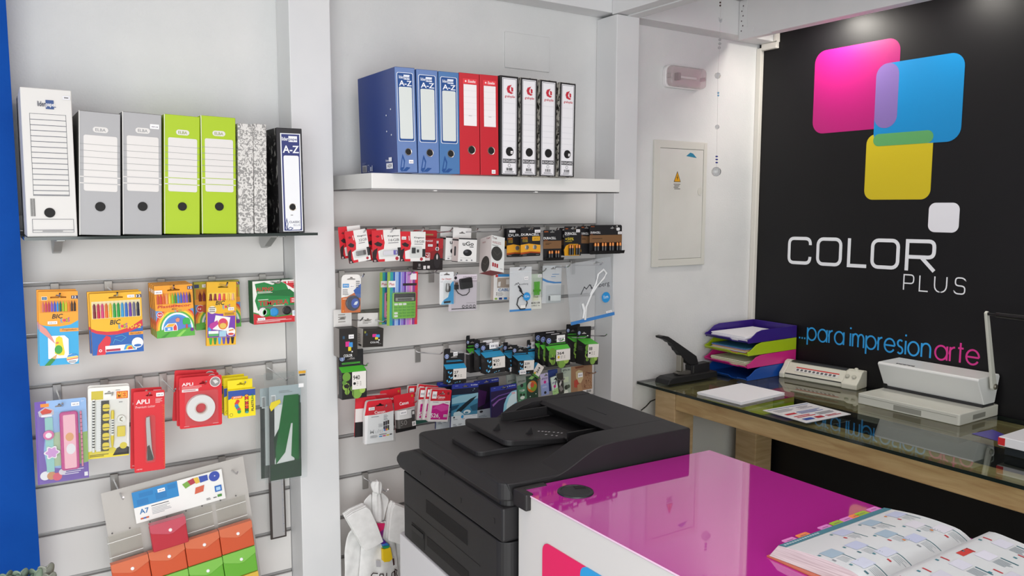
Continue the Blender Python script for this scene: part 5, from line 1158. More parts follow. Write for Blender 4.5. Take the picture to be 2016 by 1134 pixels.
# plant tips at the lower left corner
lp = thing('artificial_plant', 'grey-green curled leaf tips in front of the blue wall', 'plant', Matrix.Translation(onY(60, 1160, 2.2)))
for (a, c, rr_, col, tw) in ((90, 1116, .020, '#8f9288', .3), (70, 1124, .017, '#7d8f7c', -.5), (40, 1126, .018, '#7f9182', .2), (12, 1131, .018, '#6f8474', .6), (28, 1136, .018, '#65786a', -.2), (58, 1136, .016, '#5f7364', .4), (96, 1132, .018, '#84877c', -.3)):
    p = onY(a, c, 2.2)-lp.location; b = MB(); n = 9
    vs = []; 
    for i in range(n):
        t_ = i/(n-1)
        for j in range(5):
            s_ = (j-2)/2; wv = rr_*math.sin(PI*(.15+.8*t_))
            vs.append((p.x+s_*wv*math.cos(tw)-.0, p.y+.012*abs(s_)*(1-t_)-.02*t_+s_*wv*math.sin(tw), p.z-.05+.05*math.sin(t_*PI*.62)/math.sin(PI*.62)*1.0+.006*abs(s_)))
    fs = [(i*5+j, i*5+j+1, i*5+j+6, i*5+j+5) for i in range(n-1) for j in range(4)]
    b.add(vs, fs, M(col, .6), True); o = b.build('leaf', lp, fix=False); so = o.modifiers.new('thick', 'SOLIDIFY'); so.thickness = .003
zf = -lp.location.z
b = MB(); b.tube([(0, 0, zf+.2), (.01, 0, (zf+.2)/2), (0, 0, -.02)], .006, '#5a6a58', 8); b.build('stem', lp)
b = MB(); b.lathe([(0, .001), (.085, .001), (.11, .21), (.118, .21), (.118, .235), (.10, .235), (.097, .205), (0, .205)], (0, 0, zf), M('#b9b2a8', .6), 24); b.build('pot', lp)

# ------------------------------------------------------------------ right bay, top row
KR = '#d2202e'
def stick(kind):
    def f(root, w, h):
        U = lambda u: (u-.5)*w
        Z = lambda v: (1-v)*h
        if kind == 2:
            b = MB(); b.prism(rrect(U(.46), Z(.73), U(.60), Z(.54), .001), -.004, -.001, M('#232427', .4)); b.build('memory_card_adapter', root)
            b = MB(); b.prism(rrect(U(.66), Z(.70), U(.74), Z(.60), .001), -.003, -.001, M('#2c2d30', .4)); b.build('memory_card', root)
            b = MB(); b.prism(rrect(U(.36), Z(.88), U(.84), Z(.49), .004), -.0058, -.0055, CLEAR); b.build('blister', root)
        else:
            c = '#8d8b8a' if kind == 0 else '#e6e2ea'
            b = MB(); b.prism(rrect(U(.36), Z(.80), U(.76), Z(.655), .003), -.008, -.001, M(c, .3, .6 if kind == 0 else 0)); b.build('memory_stick', root, bevel=.001)
            b = MB(); 
            if kind == 0: b.prism(rrect(U(.66), Z(.80), U(.78), Z(.655), .002), -.0085, -.001, M('#4d4a4a', .4)); b.box(U(.775), -.008, Z(.80), U(.79), -.001, Z(.655), '#b02a34')
            else: b.stroke(rrect(U(.74), Z(.785), U(.86), Z(.67), .004), .0025, -.004, '#6a5ab8', True); b.prism(rrect(U(.70), Z(.80), U(.78), Z(.655), .002), -.0085, -.001, M('#6a5ab8', .4))
            b.build('stick_cap', root)
            b = MB(); b.prism(rrect(U(.22), Z(.86), U(.86), Z(.60), .005), -.0105, -.0102, CLEAR); b.build('blister', root)
    return f
def kcard(lab, px, Y, gb, sub, kind, group=None, st=None, hole=(.63, .05)):
    it = [('p', [(.40, 0), (1, 0), (1, 1), (.42, 1), (.42, .92), (.22, .92), (.2, .66), (.40, .60), (.44, .40), (.40, .2)], '#ecebe8'), ('p', [(.06, .42), (.2, .36), (.36, .44), (.30, .52), (.16, .50)], '#2b1a1c'), ('p', [(.05, .62), (.18, .56), (.16, .7), (.12, .86), (.2, 1), (.0, 1), (.0, .7)], '#2b1a1c'), ('p', [(.12, .2), (.2, .16), (.28, .2), (.2, .24)], '#7a1420'), ('s', [(.34, .15), (.36, .30)], .03, '#e9e0e0'),
          ('t', 'Kingston', .55, .17, .95, .24, '#3a3a3e', 1), ('t', gb, .58, .29, .95, .37, '#4a4a4e'), ('n', .56, .40, .94, .45, 1, '#8a8a8e'), ('c', .85, .925, .06, '#b02a3a'), ('r', .88, .58, 1, .85, '#2a292b'), ('n', .04, .93, .12, .99, 2, '#f0d9d9')]
    return card('memory_stick_card' if kind < 2 else 'memory_card_pack', lab, 'memory card', px, Y, KR, it, th=.0008, hole=hole, hw=.010, r=.003, group=group, extra=stick(kind), st=st)
t = kcard('red and white flash memory card reading 32GB, tilted, at far left of top row', q4(678.6, 457.4, 722, 449, 687.6, 521, 729, 510), 2.46, '32GB', '', 0)
behind(t, -.016, .03, .012, 'red and white flash memory card behind the tilted 32GB one', 'red and white 32GB memory cards', .06)
t = kcard('red and white flash memory card with a white and purple stick reading 16GB', q4(731.5, 454, 787, 451, 734.5, 515, 791, 514), 2.46, '16GB', '', 1)
behind(t, -.011, .03, .003, 'red and white 16GB stick card, peeking out behind the front one', 'red and white 16GB memory cards')
kcard('red and white card with a black memory card and adapter reading 16GB', q4(789, 455, 837, 457, 786, 515, 838, 514), 2.46, '16GB', '', 2, None, (.05, .17, .22, .27))
# red mouse pack
def mousepack(root, w, h):
    U = lambda u: (u-.5)*w
    Z = lambda v: (1-v)*h
    b = MB(); b.prism(rrect(-w*.52, h*.99, w*.40, h*1.24, .006), .028, .0288, M('#c01f2b', .4)); b.draw(w, h, [], 0); b.box(U(.45), .0272, h*1.08, U(.75), .0281, h*1.13, '#a88a5a'); b.build('hang_tab', root)
    b = MB(); b.prism(ell(U(.77), Z(.70), .0135, .028, 22), -.0015, .0, M('#2a2427', .35)); b.prism(ell(U(.77), Z(.585), .003, .009), -.002, -.0014, M('#d9d4d4', .3)); part(b.build('mouse_picture', root), 'printed black mouse')
t = card('mouse_pack', 'red and black carton of a wired mouse with a hang tab', 'mouse', q4(820, 468, 873, 470, 821.7, 531, 871, 532.6), 2.53, '#8c1a20',
 [('p', [(0, 0), (1, 0), (1, .3), (0, .55)], '#b01e28'), ('p', [(0, .72), (1, .62), (1, 1), (0, 1)], '#1d1416'), ('t', 'NGS', .30, .06, .60, .11, '#f0e6e6', 1, .2), ('r', .05, .46, .50, .70, '#e6dada'), ('r', .07, .48, .48, .61, '#a81e2a'), ('t', 'SIN', .1, .50, .45, .59, '#f0e6e6', 1), ('r', .74, .08, .82, .16, '#c9c4c4'), ('r', .75, .16, .81, .26, '#171314'), ('c', .77, .33, .07, '#e9e4e4'), ('c', .77, .33, .045, '#55555a'), ('s', [(.77, .26), (.77, .30)], .02, '#171314'), ('s', [(.77, .37), (.77, .48)], .02, '#171314'), ('r', .25, .86, .35, .97, '#e6e0e0'), ('r', .40, .86, .50, .95, '#e6e0e0'), ('r', .06, .80, .14, .89, '#8a8484'), ('n', .03, .92, .16, .96, 1, '#b0a8a8')],
 th=.03, hole=None, side='#2a1416', extra=mousepack, st=(.40, .19, .58, .26), r=.001)
def carton(name, lab, cat, px, Y, depth, front, left, topm, items, sideitems, hdr=None, yaw=0, pitch=0, group=None, hdrcol='#eceae8', st=None, botm=None, hditems=None, hdh=.3, notch=False, sl=0):
    """a hanging carton: box, printed left side and a hang tab standing on its back edge"""
    mw, w, h = fit(px, Y, yaw, pitch); t = thing(name, lab, cat, mw, group)
    b = MB(); v_ = [(-w/2, 0, 0), (w/2, 0, 0), (w/2, depth, 0), (-w/2, depth, 0), (-w/2, 0, h), (w/2, 0, h), (w/2, depth, h+sl), (-w/2, depth, h+sl)]
    for f_, m_ in (((0, 1, 5, 4), front), ((1, 2, 6, 5), left), ((2, 3, 7, 6), left), ((3, 0, 4, 7), left), ((4, 5, 6, 7), topm), ((3, 2, 1, 0), botm or left)): b.add([v_[i] for i in f_], [(0, 1, 2, 3)], m_)
    b.draw(w, h, items)
    if sideitems:
        b.T = Matrix.Translation(V(-w/2, depth/2, 0)) @ Matrix.Rotation(-PI/2, 4, 'Z'); b.draw(depth, h, sideitems); b.T = Matrix()
    b.build('carton', t)
    if hdr is not None:
        hh_ = hdh*h; b = MB()
        o = rrect(-w/2, h+sl-.002, w/2, h+hh_, .003)
        if notch: o = [(-w/2, h+sl-.002), (w/2, h+sl-.002), (w/2, h+hh_*.72), (w*.2, h+hh_*.72), (w*.2, h+hh_*.78), (-w*.2, h+hh_*.78), (-w*.2, h+hh_), (-w*.46, h+hh_), (-w/2, h+hh_*.9)]
        o = keyhole(o, slot_hole(w, h, .5, -(hdh*.5+.3*sl/h), w*.16, .003))
        b.prism(o, depth-.001, depth, hdrcol)
        b.T = Matrix.Translation(V(0, depth-.001, h)); b.draw(w, hh_, hditems or []); b.T = Matrix(); o = b.build('hang_tab', t)
    if st: sticker(t, w, h, *st)
    return t
ug = [('r', 0, 0, 1, .05, '#242428'), ('t', 'uGo', .22, .14, .82, .31, '#1d1d20', 1), ('r', .6, .34, .82, .37, '#1d1d20'), ('c', .50, .60, .24, '#1c1c1f', .16), ('c', .42, .55, .10, '#4a4a50', .06), ('n', .12, .81, .75, .83, 1, '#9a9a9e'), ('r', .12, .89, .22, .94, '#8a8a8e'), ('r', .42, .89, .52, .94, '#8a8a8e'), ('r', .7, .88, .78, .94, '#8a8a8e'), ('r', 0, .985, 1, 1, '#242428')]
gx = [('r', 0, .05, 1, .12, '#242428'), ('r', 0, .97, 1, 1, '#242428')]
t = carton('mouse_box', 'white mouse carton with a black mouse picture, front one of two', 'mouse', q4(904, 470, 941, 468.5, 901, 517, 936, 516), 2.48, .045, '#ecebe9', '#e9dcd9', '#e2e0de', ug, gx+[('r', .35, .35, .62, .75, '#2a2a2e', .12)], 1, hdh=.42)
behind(t, -.022, .055, .004, 'white mouse carton standing behind the one with the mouse picture', 'white mouse cartons')
carton('mouse_box', 'white carton with two dark round mice, red bottom, tilted', 'mouse', q4(968, 460, 991.5, 470, 966.5, 531, 994, 538), 2.46, .075, '#e3e6e3', '#e6dcda', '#dedcda',
 [('t', 'Trust', .04, .03, .4, .10, '#6a3a40', 1), ('t', 'WIRELESS', .05, .16, .72, .23, '#a04a52'), ('n', .05, .26, .55, .30, 1, '#888888'), ('c', .42, .5, .42, '#3a3a37', .46), ('s', [(.2, .45), (.45, .55), (.75, .42)], .03, '#55554f'), ('r', .1, .77, .22, .88, '#a82a34'), ('r', .26, .78, .38, .89, '#a82a34'), ('r', .42, .79, .54, .90, '#a82a34'), ('n', .7, .9, .9, .93, 1, '#888888')],
 [('t', 'Trust', .55, .03, .85, .08, '#8a3a44', 1), ('t', 'WIRELESS', .2, .12, .5, .16, '#a04a52'), ('c', .52, .78, .36, '#45413e', .40), ('s', [(.3, .72), (.55, .8), (.8, .70)], .03, '#5f5a56')], None, R_(4), R_(-13), None, st=None, botm='#8f1f2a')
# batteries
def batt(n, u0, u1, v0, v1, tray=True, dark='#141416', tri=.013):
    def f(root, w, h):
        p = (u1-u0)*w/n
        if tray:
            b = MB(); z0, z1 = (1-v1)*h, (1-v0)*h
            b.prism([(0, z0-.004), (-.016, z0-.004), (-.021, z0+(z1-z0)*.22), (-.002, z0+(z1-z0)*.1)], -w*.5, w*.5, M('#151416', .4), 'x'); b.build('tray', root)
        for i in range(n):
            x = (u0-.5)*w+p*(i+.5)+(.12*p if i % 2 == 0 else -.12*p); r = p*.34
            b = MB(); zb, zt = (1-v1)*h, (1-v0)*h
            b.lathe([(r, zb), (r, zt-(zt-zb)*.33)], (x, -.010, 0), M('#1c1b1e', .3), 10)
            b.lathe([(r, zt-(zt-zb)*.33), (r, zt-.002), (r*.45, zt-.0015), (r*.45, zt), (0, zt)], (x, -.010, 0), M('#b5713c', .3, .7), 10)
            b.build('battery', root)
    return f
BUN = []
def duracell(lab, px, Y, items, extra=None, group=None, st=None, hole=(.5, .06), r=.004, body='#1d1c1f'):
    return card('battery_card', lab, 'battery pack', px, Y, body, items, th=.0008, hole=hole, hw=.010, r=r, group=group, extra=extra, st=st)
def coins(n):
    def f(root, w, h):
        for i in range(n):
            b = MB(); b.lathe([(.0085, -.0005), (.0085, -.003), (.007, -.0034), (0, -.0034)], ((.30+.40*i-.5)*w if n == 2 else (.62-.5)*w, 0, h*.31), M('#c9c7c2', .25, .8), 20, 'y'); b.build('coin_cell', root)
    return f
cz = lambda big: [('t', 'DURACELL', .03, .21, .94, .29, '#f0f0f0', 1), ('t', '+50%', .04, .33, .36, .41, '#c9772a', 1), ('t', 'MORE', .1, .42, .36, .46, '#b9a02a', 1), ('t', 'POWER', .1, .47, .36, .51, '#b9a02a', 1), ('p', [(0, .60), (.4, .56), (1, .62), (1, .88), (.5, .84), (0, .88)], '#e8a52a'), ('p', [(0, .86), (.5, .83), (1, .86), (1, .91), (.5, .88), (0, .93)], '#a84a1c'), ('n', .1, .94, .3, .96, 1, '#aaaaaa'), ('n', .78, .94, .95, .96, 1, '#aaaaaa')]
t = duracell('coin cell battery card, yellow and black, two cells and a number in a yellow box', q4(1025, 447.7, 1063.7, 447, 1025, 505, 1064, 504), 2.46, cz(1)+[('r', .58, .32, .97, .47, '#eab02a', .02), ('t', '2032', .64, .355, .92, .435, '#26221e')], coins(2), None, (.69, .09, .97, .19))
duracell('coin cell battery card with one cell, half hidden behind the 2032 card', q4(999, 450, 1030, 448.5, 996.5, 506.5, 1030, 505.5), 2.50, [('t', 'DURA', .1, .20, 1, .29, '#e0e0e0', 1)]+[i for i in cz(0) if i[1] != 'DURACELL'], coins(1), None, (.12, .07, .48, .15))
duracell('coin cell battery card at the back, only its left edge showing', q4(992.5, 450, 1020, 449, 992.5, 490, 1020, 489), 2.54, [('t', 'DURACELL', .2, .26, 1, .34, '#d0d0d0', 1), ('p', [(0, .60), (1, .62), (1, .88), (0, .88)], '#b9822a')])
dz = lambda top, st_: [('t', top, .04, .03, .28, .075, '#c9662a', 1), ('t', 'DURACELL', .02, .23, .70, .31, '#f0f0f0', 1), ('n', .04, .325, .25, .345, 1, '#c9662a'), ('r', 0, .36, 1, .62, '#7f5c3c'), ('n', .12, .42, .48, .50, 2, '#3a2a1c')]
duracell('small black and copper card of four slim batteries', q4(1070, 453.6, 1105, 452, 1069, 512, 1105, 512), 2.46, dz('AAA', 1), batt(4, .16, .88, .68, .97))
duracell('black card of batteries in a yellow tray reading +50%', q4(1110.6, 446, 1146, 445.4, 1110.6, 503.5, 1143, 503), 2.47, [('t', 'AA', .06, .06, .22, .10, '#c9662a', 1), ('t', 'DURACELL', .04, .2, .72, .29, '#f0f0f0', 1), ('n', .06, .3, .3, .33, 1, '#999999'), ('t', '+50%', .06, .38, .55, .48, '#d9c23a', 1), ('n', .06, .50, .5, .54, 1, '#b9a02a'), ('p', [(.04, 1), (.0, .8), (.1, .66), (.3, .60), (.8, .60), (.95, .7), (1, .85), (.9, 1)], '#e0a01f')], batt(4, .15, .92, .62, .97, False), None, (.66, .1, .88, .2))
duracell('dark card of batteries hanging behind the wide eight-cell one', q4(1144, 445, 1166, 445, 1142, 500, 1164, 500), 2.50, dz('AAA', 1), None)
duracell('narrow dark card of batteries between the small card and the yellow tray', q4(1101, 449, 1122, 448, 1101, 503, 1122, 503), 2.51, [('t', 'D', .35, .25, .6, .34, '#e0e0e0', 1), ('r', .0, .42, 1, .62, '#5f4430')], batt(2, .2, .6, .75, 1, False))
duracell('wide black and copper card of eight batteries beside the right pillar', q4(1162, 443, 1224, 443, 1160, 500.6, 1225, 499.5), 2.47, [('t', 'AA 8', .04, .03, .14, .07, '#c9662a', 1), ('t', 'DURACELL', .03, .22, .33, .29, '#f0f0f0', 1), ('n', .03, .31, .12, .33, 1, '#c9662a'), ('r', 0, .345, 1, .60, '#7f5c3c'), ('n', .08, .44, .42, .49, 1, '#3a2a1c'), ('r', .82, .09, .93, .20, '#e6e6e6', .03)], batt(8, .06, .97, .60, .95), None, (.86, .23, .98, .32), (.70, .10), .008)

# ------------------------------------------------------------------ right bay, second row
def dymo(root, w, h):
    b = MB(); c = (-.0*w, 0, .26*h)
    b.prism(ell(.06*w, .255*h, .36*w, .20*h, 26), -.012, -.001, M('#1f2740', .25)); o = b.build('label_cassette', root, bevel=.002)
    b = MB(); b.prism(ell(.14*w, .255*h, .20*w, .13*h), -.0128, -.0121, M('#2a4fb0', .35)); b.prism([(.06*w, .22*h), (.14*w, .29*h), (.26*w, .31*h), (.28*w, .27*h), (.2*w, .21*h)], -.0133, -.0128, M('#e6ecf2', .4)); part(b.build('cassette_label', o), 'blue cassette label')
    b = MB(); b.prism(rrect(-.42*w, .04*h, .48*w, .50*h, .006), -.0168, -.0165, CLEAR); b.build('blister', root)
card('label_tape_card', 'white and orange blister card with a dark label tape cassette beside the pillar', 'label tape', q4(673.4, 541, 711, 540, 671, 617, 709.5, 614), 2.47, '#ebe8e4',
 [('p', [(0, .60), (.3, .58), (.7, .47), (1, .36), (1, 1), (0, 1)], '#d06a2a'), ('p', [(.62, .42), (1, .24), (1, .62), (.8, .62)], '#3f62a8'), ('r', .06, .24, .38, .34, '#3f8fcf'), ('t', 'DYMO', .1, .265, .34, .315, '#e6eef6', 1), ('n', .06, .38, .36, .54, 4, '#8a8a8e'), ('n', .74, .16, .94, .36, 4, '#6a6a70'), ('n', .06, .62, .6, .66, 1, '#f0d0b8'), ('c', .1, .95, .045, '#e0904a')], th=.0008, hole=(.5, .11), hw=.014, r=.014, extra=dymo, st=(.42, .26, .62, .35))
STR = ('#8fb04a', '#2f9a9a', '#2f5fa8', '#8fb0dc', '#3a5ab0', '#8a7ac8', '#6a3a9a', '#b07ac0', '#d07ab0', '#8a3a8a', '#d02a3a')
def calc(main, dark, key):
    def f(root, w, h):
        U = lambda u: (u-.5)*w
        Z = lambda v: (1-v)*h
        b = MB(); b.prism(rrect(U(.15), Z(.87), U(.90), Z(.385), .005), -.012, -.001, M(main, .35)); o = b.build('calculator', root, bevel=.002)
        b = MB(); b.prism(rrect(U(.175), Z(.55), U(.875), Z(.395), .003), -.0135, -.0118, M('#1d1c1e', .25)); b.build('display_panel', o)
        b = MB(); b.box(U(.22), -.0139, Z(.535), U(.83), -.0134, Z(.475), M('#8b8a86', .3)); b.box(U(.29), -.0142, Z(.525), U(.75), -.0138, Z(.49), M('#4a4b44', .2)); part(b.build('lcd', o), 'grey display window')
        for r in range(5):
            for c in range(5):
                x, z = U(.185+.14*c), Z(.595+.055*r)
                wk = (r == 0 and c < 3) or (c == 0 and r > 2)
                b = MB(); b.prism(rrect(x, z-.0055*h/.16*.6, x+.11*w, z+.0042*h/.16*.6, .002), -.0142, -.0118, M('#e9e9e6' if wk else key, .35)); b.build('key', o)
        b = MB(); b.prism(rrect(U(.06), Z(.90), U(.96), Z(.34), .005), -.0185, -.0182, CLEAR); b.build('blister', root)
    return f
cs = [('r', i/11, 0, (i+1)/11, 1, c) for i, c in enumerate(STR)]+[('r', i/11+.07, 0, i/11+.085, 1, '#e0e4ee') for i in (2, 4, 6, 8)]+[('r', .03, .165, .25, .285, '#ece8e8'), ('t', 'Plus', .06, .20, .22, .25, '#b03a44', 1), ('r', .5, .215, .96, .26, '#2a2026'), ('r', .74, .035, .95, .15, '#e9e4ea')]
t = card('calculator_card', 'striped blister card with a green calculator', 'calculator', q4(762.8, 535.6, 822.4, 535, 762, 641, 821.7, 639), 2.47, '#8fb04a', cs, th=.0008, hole=(.62, .13), hw=.012, extra=calc('#7cc03a', '', '#5aa32c'))
t = card('calculator_card', 'striped blister card with a pink calculator, half hidden behind the green one', 'calculator', q4(748, 536.5, 806, 535.5, 747, 638.5, 805.5, 637), 2.52, '#8fb04a', cs, th=.0008, hole=(.62, .13), hw=.012, extra=calc('#e58ab8', '', '#d02a7a'))
def charger(root, w, h):
    b = MB(); b.lathe([(.003, .80*h-.02), (.006, .72*h), (.007, .62*h), (.0085, .5*h), (.006, .46*h), (0, .46*h)][::-1], (0, -.008, -.07*h), M('#8f8d8c', .25, .6), 14); o = b.build('car_charger', root)
    b = MB(); b.box(.001, -.0172, .42*h, .006, -.0155, .58*h, '#2a2a2c'); part(b.build('dark_inlay', o), 'dark inlay')
    b = MB(); b.tube([(-.012, -.004, .07*h), (.012, -.004, .08*h)], .0035, M('#24262a', .4), 10); b.build('plug_adapter', root)
    b = MB(); b.prism(rrect(-.42*w, .03*h, .42*w, .75*h, .006), -.0205, -.0202, CLEAR); b.build('blister', root)
card('charger_card', 'white and light blue blister card with a silver car charger', 'charger', q4(864, 536, 894.7, 535, 867, 599.5, 892, 599), 2.46, '#e6e8ea',
 [('p', [(.9, .3), (1, .3), (1, 1), (.1, 1), (.3, .86), (.6, .78), (.7, .6), (.75, .4)], '#3f9fd6'), ('p', [(.1, 1), (.2, .9), (.7, .88), (.9, 1)], '#8ac4e6'), ('t', 'Car Charger', .14, .19, .84, .25, '#c22a34', 1, .2), ('n', .06, .08, .22, .10, 1, '#99999e'), ('n', .06, .29, .26, .31, 1, '#8a8a90')], th=.0008, hole=(.5, .07), hw=.012, extra=charger, r=.004)
def hub(root, w, h):
    b = MB(); b.T = Matrix.Rotation(R_(-8), 4, 'Y'); b.prism(rrect(-.02*w, .60*h, .40*w, .89*h-.0*h, .004), -.013, -.001, M('#1c1b1d', .4)); b.T = Matrix(); o = b.build('usb_hub', root, bevel=.001)
    b = MB(); b.T = Matrix.Translation(V(0, 0, -.14*h)) ; b.T = Matrix()
    b.tube([(.20*w, -.006, .62*h), (.20*w, -.006, .52*h), (.10*w, -.006, .44*h), (-.05*w, -.006, .43*h), (-.20*w, -.006, .50*h), (-.28*w, -.006, .60*h)], .0016, M('#19181a', .4), 8); b.build('hub_cable', root)
    b = MB(); b.box(-.33*w, -.010, .60*h, -.20*w, -.003, .73*h, M('#19181a', .4)); b.box(-.30*w, -.009, .73*h, -.22*w, -.004, .79*h, M('#7a5a4a', .3, .7)); b.build('usb_plug', root)
    b = MB(); b.prism(rrect(-.5*w, .01*h, .52*w, .80*h, .004), -.0185, -.0182, CLEAR); b.build('blister', root)
card('usb_hub_card', 'pale lilac blister card with a black four-port hub and short cable', 'usb hub', q4(884, 541, 938.6, 540, 884, 611.5, 939, 612), 2.53, '#dcd2da', [('r', 0, 0, 1, .16, '#e2d8e2'), ('r', 0, .16, 1, .21, '#b9aeb6'), ('c', .23, .09, .05, '#26242a'), ('t', '4 Ports Travel', .5, .05, .97, .085, '#5a525a'), ('t', 'USB Hub', .66, .10, .97, .13, '#5a525a'), ('n', .62, .78, .95, .80, 1, '#9a9098'), ('r', .1, .93, .98, .95, '#2a262a')]+[('c', .52+.13*i, .885, .05, '#4a444a') for i in range(4)]+[('c', .52+.13*i, .885, .03, '#cfc6ce') for i in range(4)], th=.0008, hole=None, extra=hub)
card('cable_box', 'small white carton with a photo window and blue CABLE lettering', 'cable', q4(973.5, 541, 1012, 538.5, 970.5, 590.7, 1012, 590.5), 2.56, '#ece9e6',
 [('r', .08, .02, .2, .11, '#d03a3a'), ('r', .2, .0, 1, .10, '#3a8fcf'), ('r', .17, .14, 1, .52, '#a8988a'), ('p', [(.2, .46), (.22, .3), (.34, .28), (.32, .48)], '#e6e2de'), ('r', .6, .2, .95, .4, '#d9d2cc'), ('t', 'CABLE', .22, .55, .85, .66, '#4a72a8', 1), ('r', .13, .70, .17, .74, '#333333'), ('r', .13, .77, .17, .81, '#333333'), ('n', .2, .7, .5, .85, 3, '#a8a4a4'), ('c', .12, .94, .07, '#8fb04a', .04), ('r', .26, .9, .42, .98, '#2a3a7a'), ('r', .5, .9, .66, .98, '#2a7ac0'), ('r', .75, .9, .9, .98, '#e0702a')], th=.02, hole=None, side='#d9c9c0', r=.002)
def bag05(root, w, h):
    U = lambda u: (u-.5)*w
    Z = lambda v: (1-v)*h
    K = M('#25262b', .4)
    b = MB(); b.tube([(U(.42), -.004, Z(.52)), (U(.52), -.005, Z(.58)), (U(.66), -.005, Z(.66)), (U(.78), -.005, Z(.82)), (U(.66), -.005, Z(.95)), (U(.45), -.005, Z(.95)), (U(.30), -.005, Z(.84)), (U(.36), -.005, Z(.70)), (U(.52), -.005, Z(.64)), (U(.66), -.005, Z(.70))], .0022, K, 8); b.build('cable', root)
    b = MB(); b.tube([(U(.36), -.005, Z(.42)), (U(.46), -.005, Z(.50)), (U(.52), -.005, Z(.57))], [.003, .0042, .003], K, 8); b.build('plug', root)
    b = MB(); b.box(U(.45), -.0075, Z(.93), U(.68), -.007, Z(.86), M('#eeece8', .5)); b.build('paper_tag', root)
    b = MB(); b.prism(ell(U(.73), Z(.67), .16*w, .16*w, 26), -.0085, -.0078, M('#2f93d6', .4)); b.T = Matrix.Translation(V(U(.73), -.0086, Z(.67))); b.text('0.5m', -.10*w, -.035*w, .10*w, .06*w, 0, '#eef4fa'); part(b.build('length_sticker', root), 'round blue length sticker')
def bagprint(lanx):
    return [('s', [(lanx, .41), (lanx+.07, .365), (lanx+.10, .39), (lanx+.16, .35), (lanx+.24, .41)], .02, '#3a3c42'), ('t', 'Lanberg', lanx+.25, .365, lanx+.62, .415, '#4a4c52')]
MILK = clear('milky_poly_bag', '#f2f4f6', .05, .2, .8, .6, '#f0f3f5')
card('cable_bag', 'small white zip bag with a black cable and a blue 0.5 m sticker', 'cable', q4(1003, 526.6, 1047, 525, 1004.5, 612.6, 1046, 612.6), 2.47, MILK, [('r', 0, .955, 1, 1, '#3f86c6'), ('r', .02, .10, .98, .115, '#d9dee2')]+bagprint(.22), th=.003, hole=(.5, .05), hw=.010, extra=bag05, st=(.64, .22, .82, .29), bodyname='bag', r=.002)
def greencable(root, w, h):
    b = MB()
    for k in range(5):
        x = (-.22+.11*k)*w; b.tube([(x, -.004-.002*(k % 2), .40*h), (x*.9, -.006, .55*h), (x+.01*w, -.004, .78*h)], .0022, M('#5fbf2a', .4), 8)
    b.box(-.3*w, -.009, .50*h, .3*w, -.003, .56*h, M('#57b024', .4)); b.build('cable', root)
    b = MB(); b.prism(rrect(-.46*w, .34*h, .46*w, .90*h, .003), -.0125, -.012, CLEAR); b.build('blister', root)
card('cable_pack', 'clear pack with a bright green coiled cable above a pale card', 'cable', q4(1045, 540, 1066.8, 538.5, 1044.5, 608.5, 1065.5, 608), 2.54, '#dfe0d6', [('r', .0, .0, 1, .58, '#c9d6c4'), ('r', .22, .62, .72, .76, '#d9dcc0'), ('t', 'Trust', .26, .62, .7, .68, '#4a5a3a', 1), ('t', 'MICRO USB', .05, .80, .85, .85, '#33352f', 1), ('t', 'CABLE 1m', .08, .88, .85, .92, '#55574f')], th=.001, hole=None, extra=greencable, st=(.60, .02, .98, .10), r=.002)
def whitecharger(root, w, h):
    b = MB(); b.prism(rrect(-.2*w, .06*h, .36*w, .22*h, .003), -.02, -.002, M('#e9ecec', .35)); o = b.build('wall_charger', root, bevel=.002)
    b = MB(); b.box(-.205*w, -.018, .08*h, -.19*w, -.006, .20*h, '#6a6c6e'); part(b.build('usb_port', o), 'grey port')
    b = MB(); b.prism(rrect(-.48*w, .01*h, .48*w, .49*h, .003), -.0245, -.024, CLEAR); b.build('blister', root)
card('charger_pack', 'pale transparent pack with a white wall charger and blue curve', 'charger', q4(1069, 524, 1106, 521.4, 1066.6, 596, 1104, 596.7), 2.54, MILK, [('p', [(0, .33), (.3, .40), (.7, .44), (1, .44), (1, .48), (.6, .48), (.25, .45), (0, .39)], '#4a86c0'), ('n', .45, .28, .85, .315, 1, '#6a92c0'), ('n', .5, .22, .9, .26, 1, '#7a9ac0'), ('n', .4, .33, .9, .35, 1, '#b0b8c0')], th=.001, hole=(.55, .08), hw=.012, extra=whitecharger, bodyname='sleeve', r=.002)
def bag1(root, w, h):
    U = lambda u: (u-.5)*w
    Z = lambda v: (1-v)*h
    Wc = M('#e9ebec', .4)
    for d in (0, .018):
        b = MB(); b.tube([(U(.30+d), -.004, Z(.96)), (U(.34+d), -.005, Z(.75)), (U(.48+d), -.005, Z(.56)), (U(.62+d), -.005, Z(.44)), (U(.80), -.006, Z(.34-d)), (U(.85+d), -.006, Z(.26)), (U(.80), -.006, Z(.20-d)), (U(.68-d), -.006, Z(.25)), (U(.60+d), -.005, Z(.40)), (U(.46+d), -.005, Z(.56))], .0022, Wc, 8); b.build('cable', root)
    b = MB(); b.tube([(U(.27), -.006, Z(.68)), (U(.30), -.008, Z(.80)), (U(.26), -.006, Z(.92))], [.005, .006, .004], Wc, 8); b.build('plug', root)
    b = MB(); b.prism(ell(U(.80), Z(.66), .095*w, .095*w, 26), -.0085, -.0078, M('#2f93d6', .4)); b.T = Matrix.Translation(V(U(.80), -.0086, Z(.66))); b.text('1m', -.05*w, -.02*w, .05*w, .04*w, 0, '#eef4fa'); part(b.build('length_sticker', root), 'round blue length sticker')
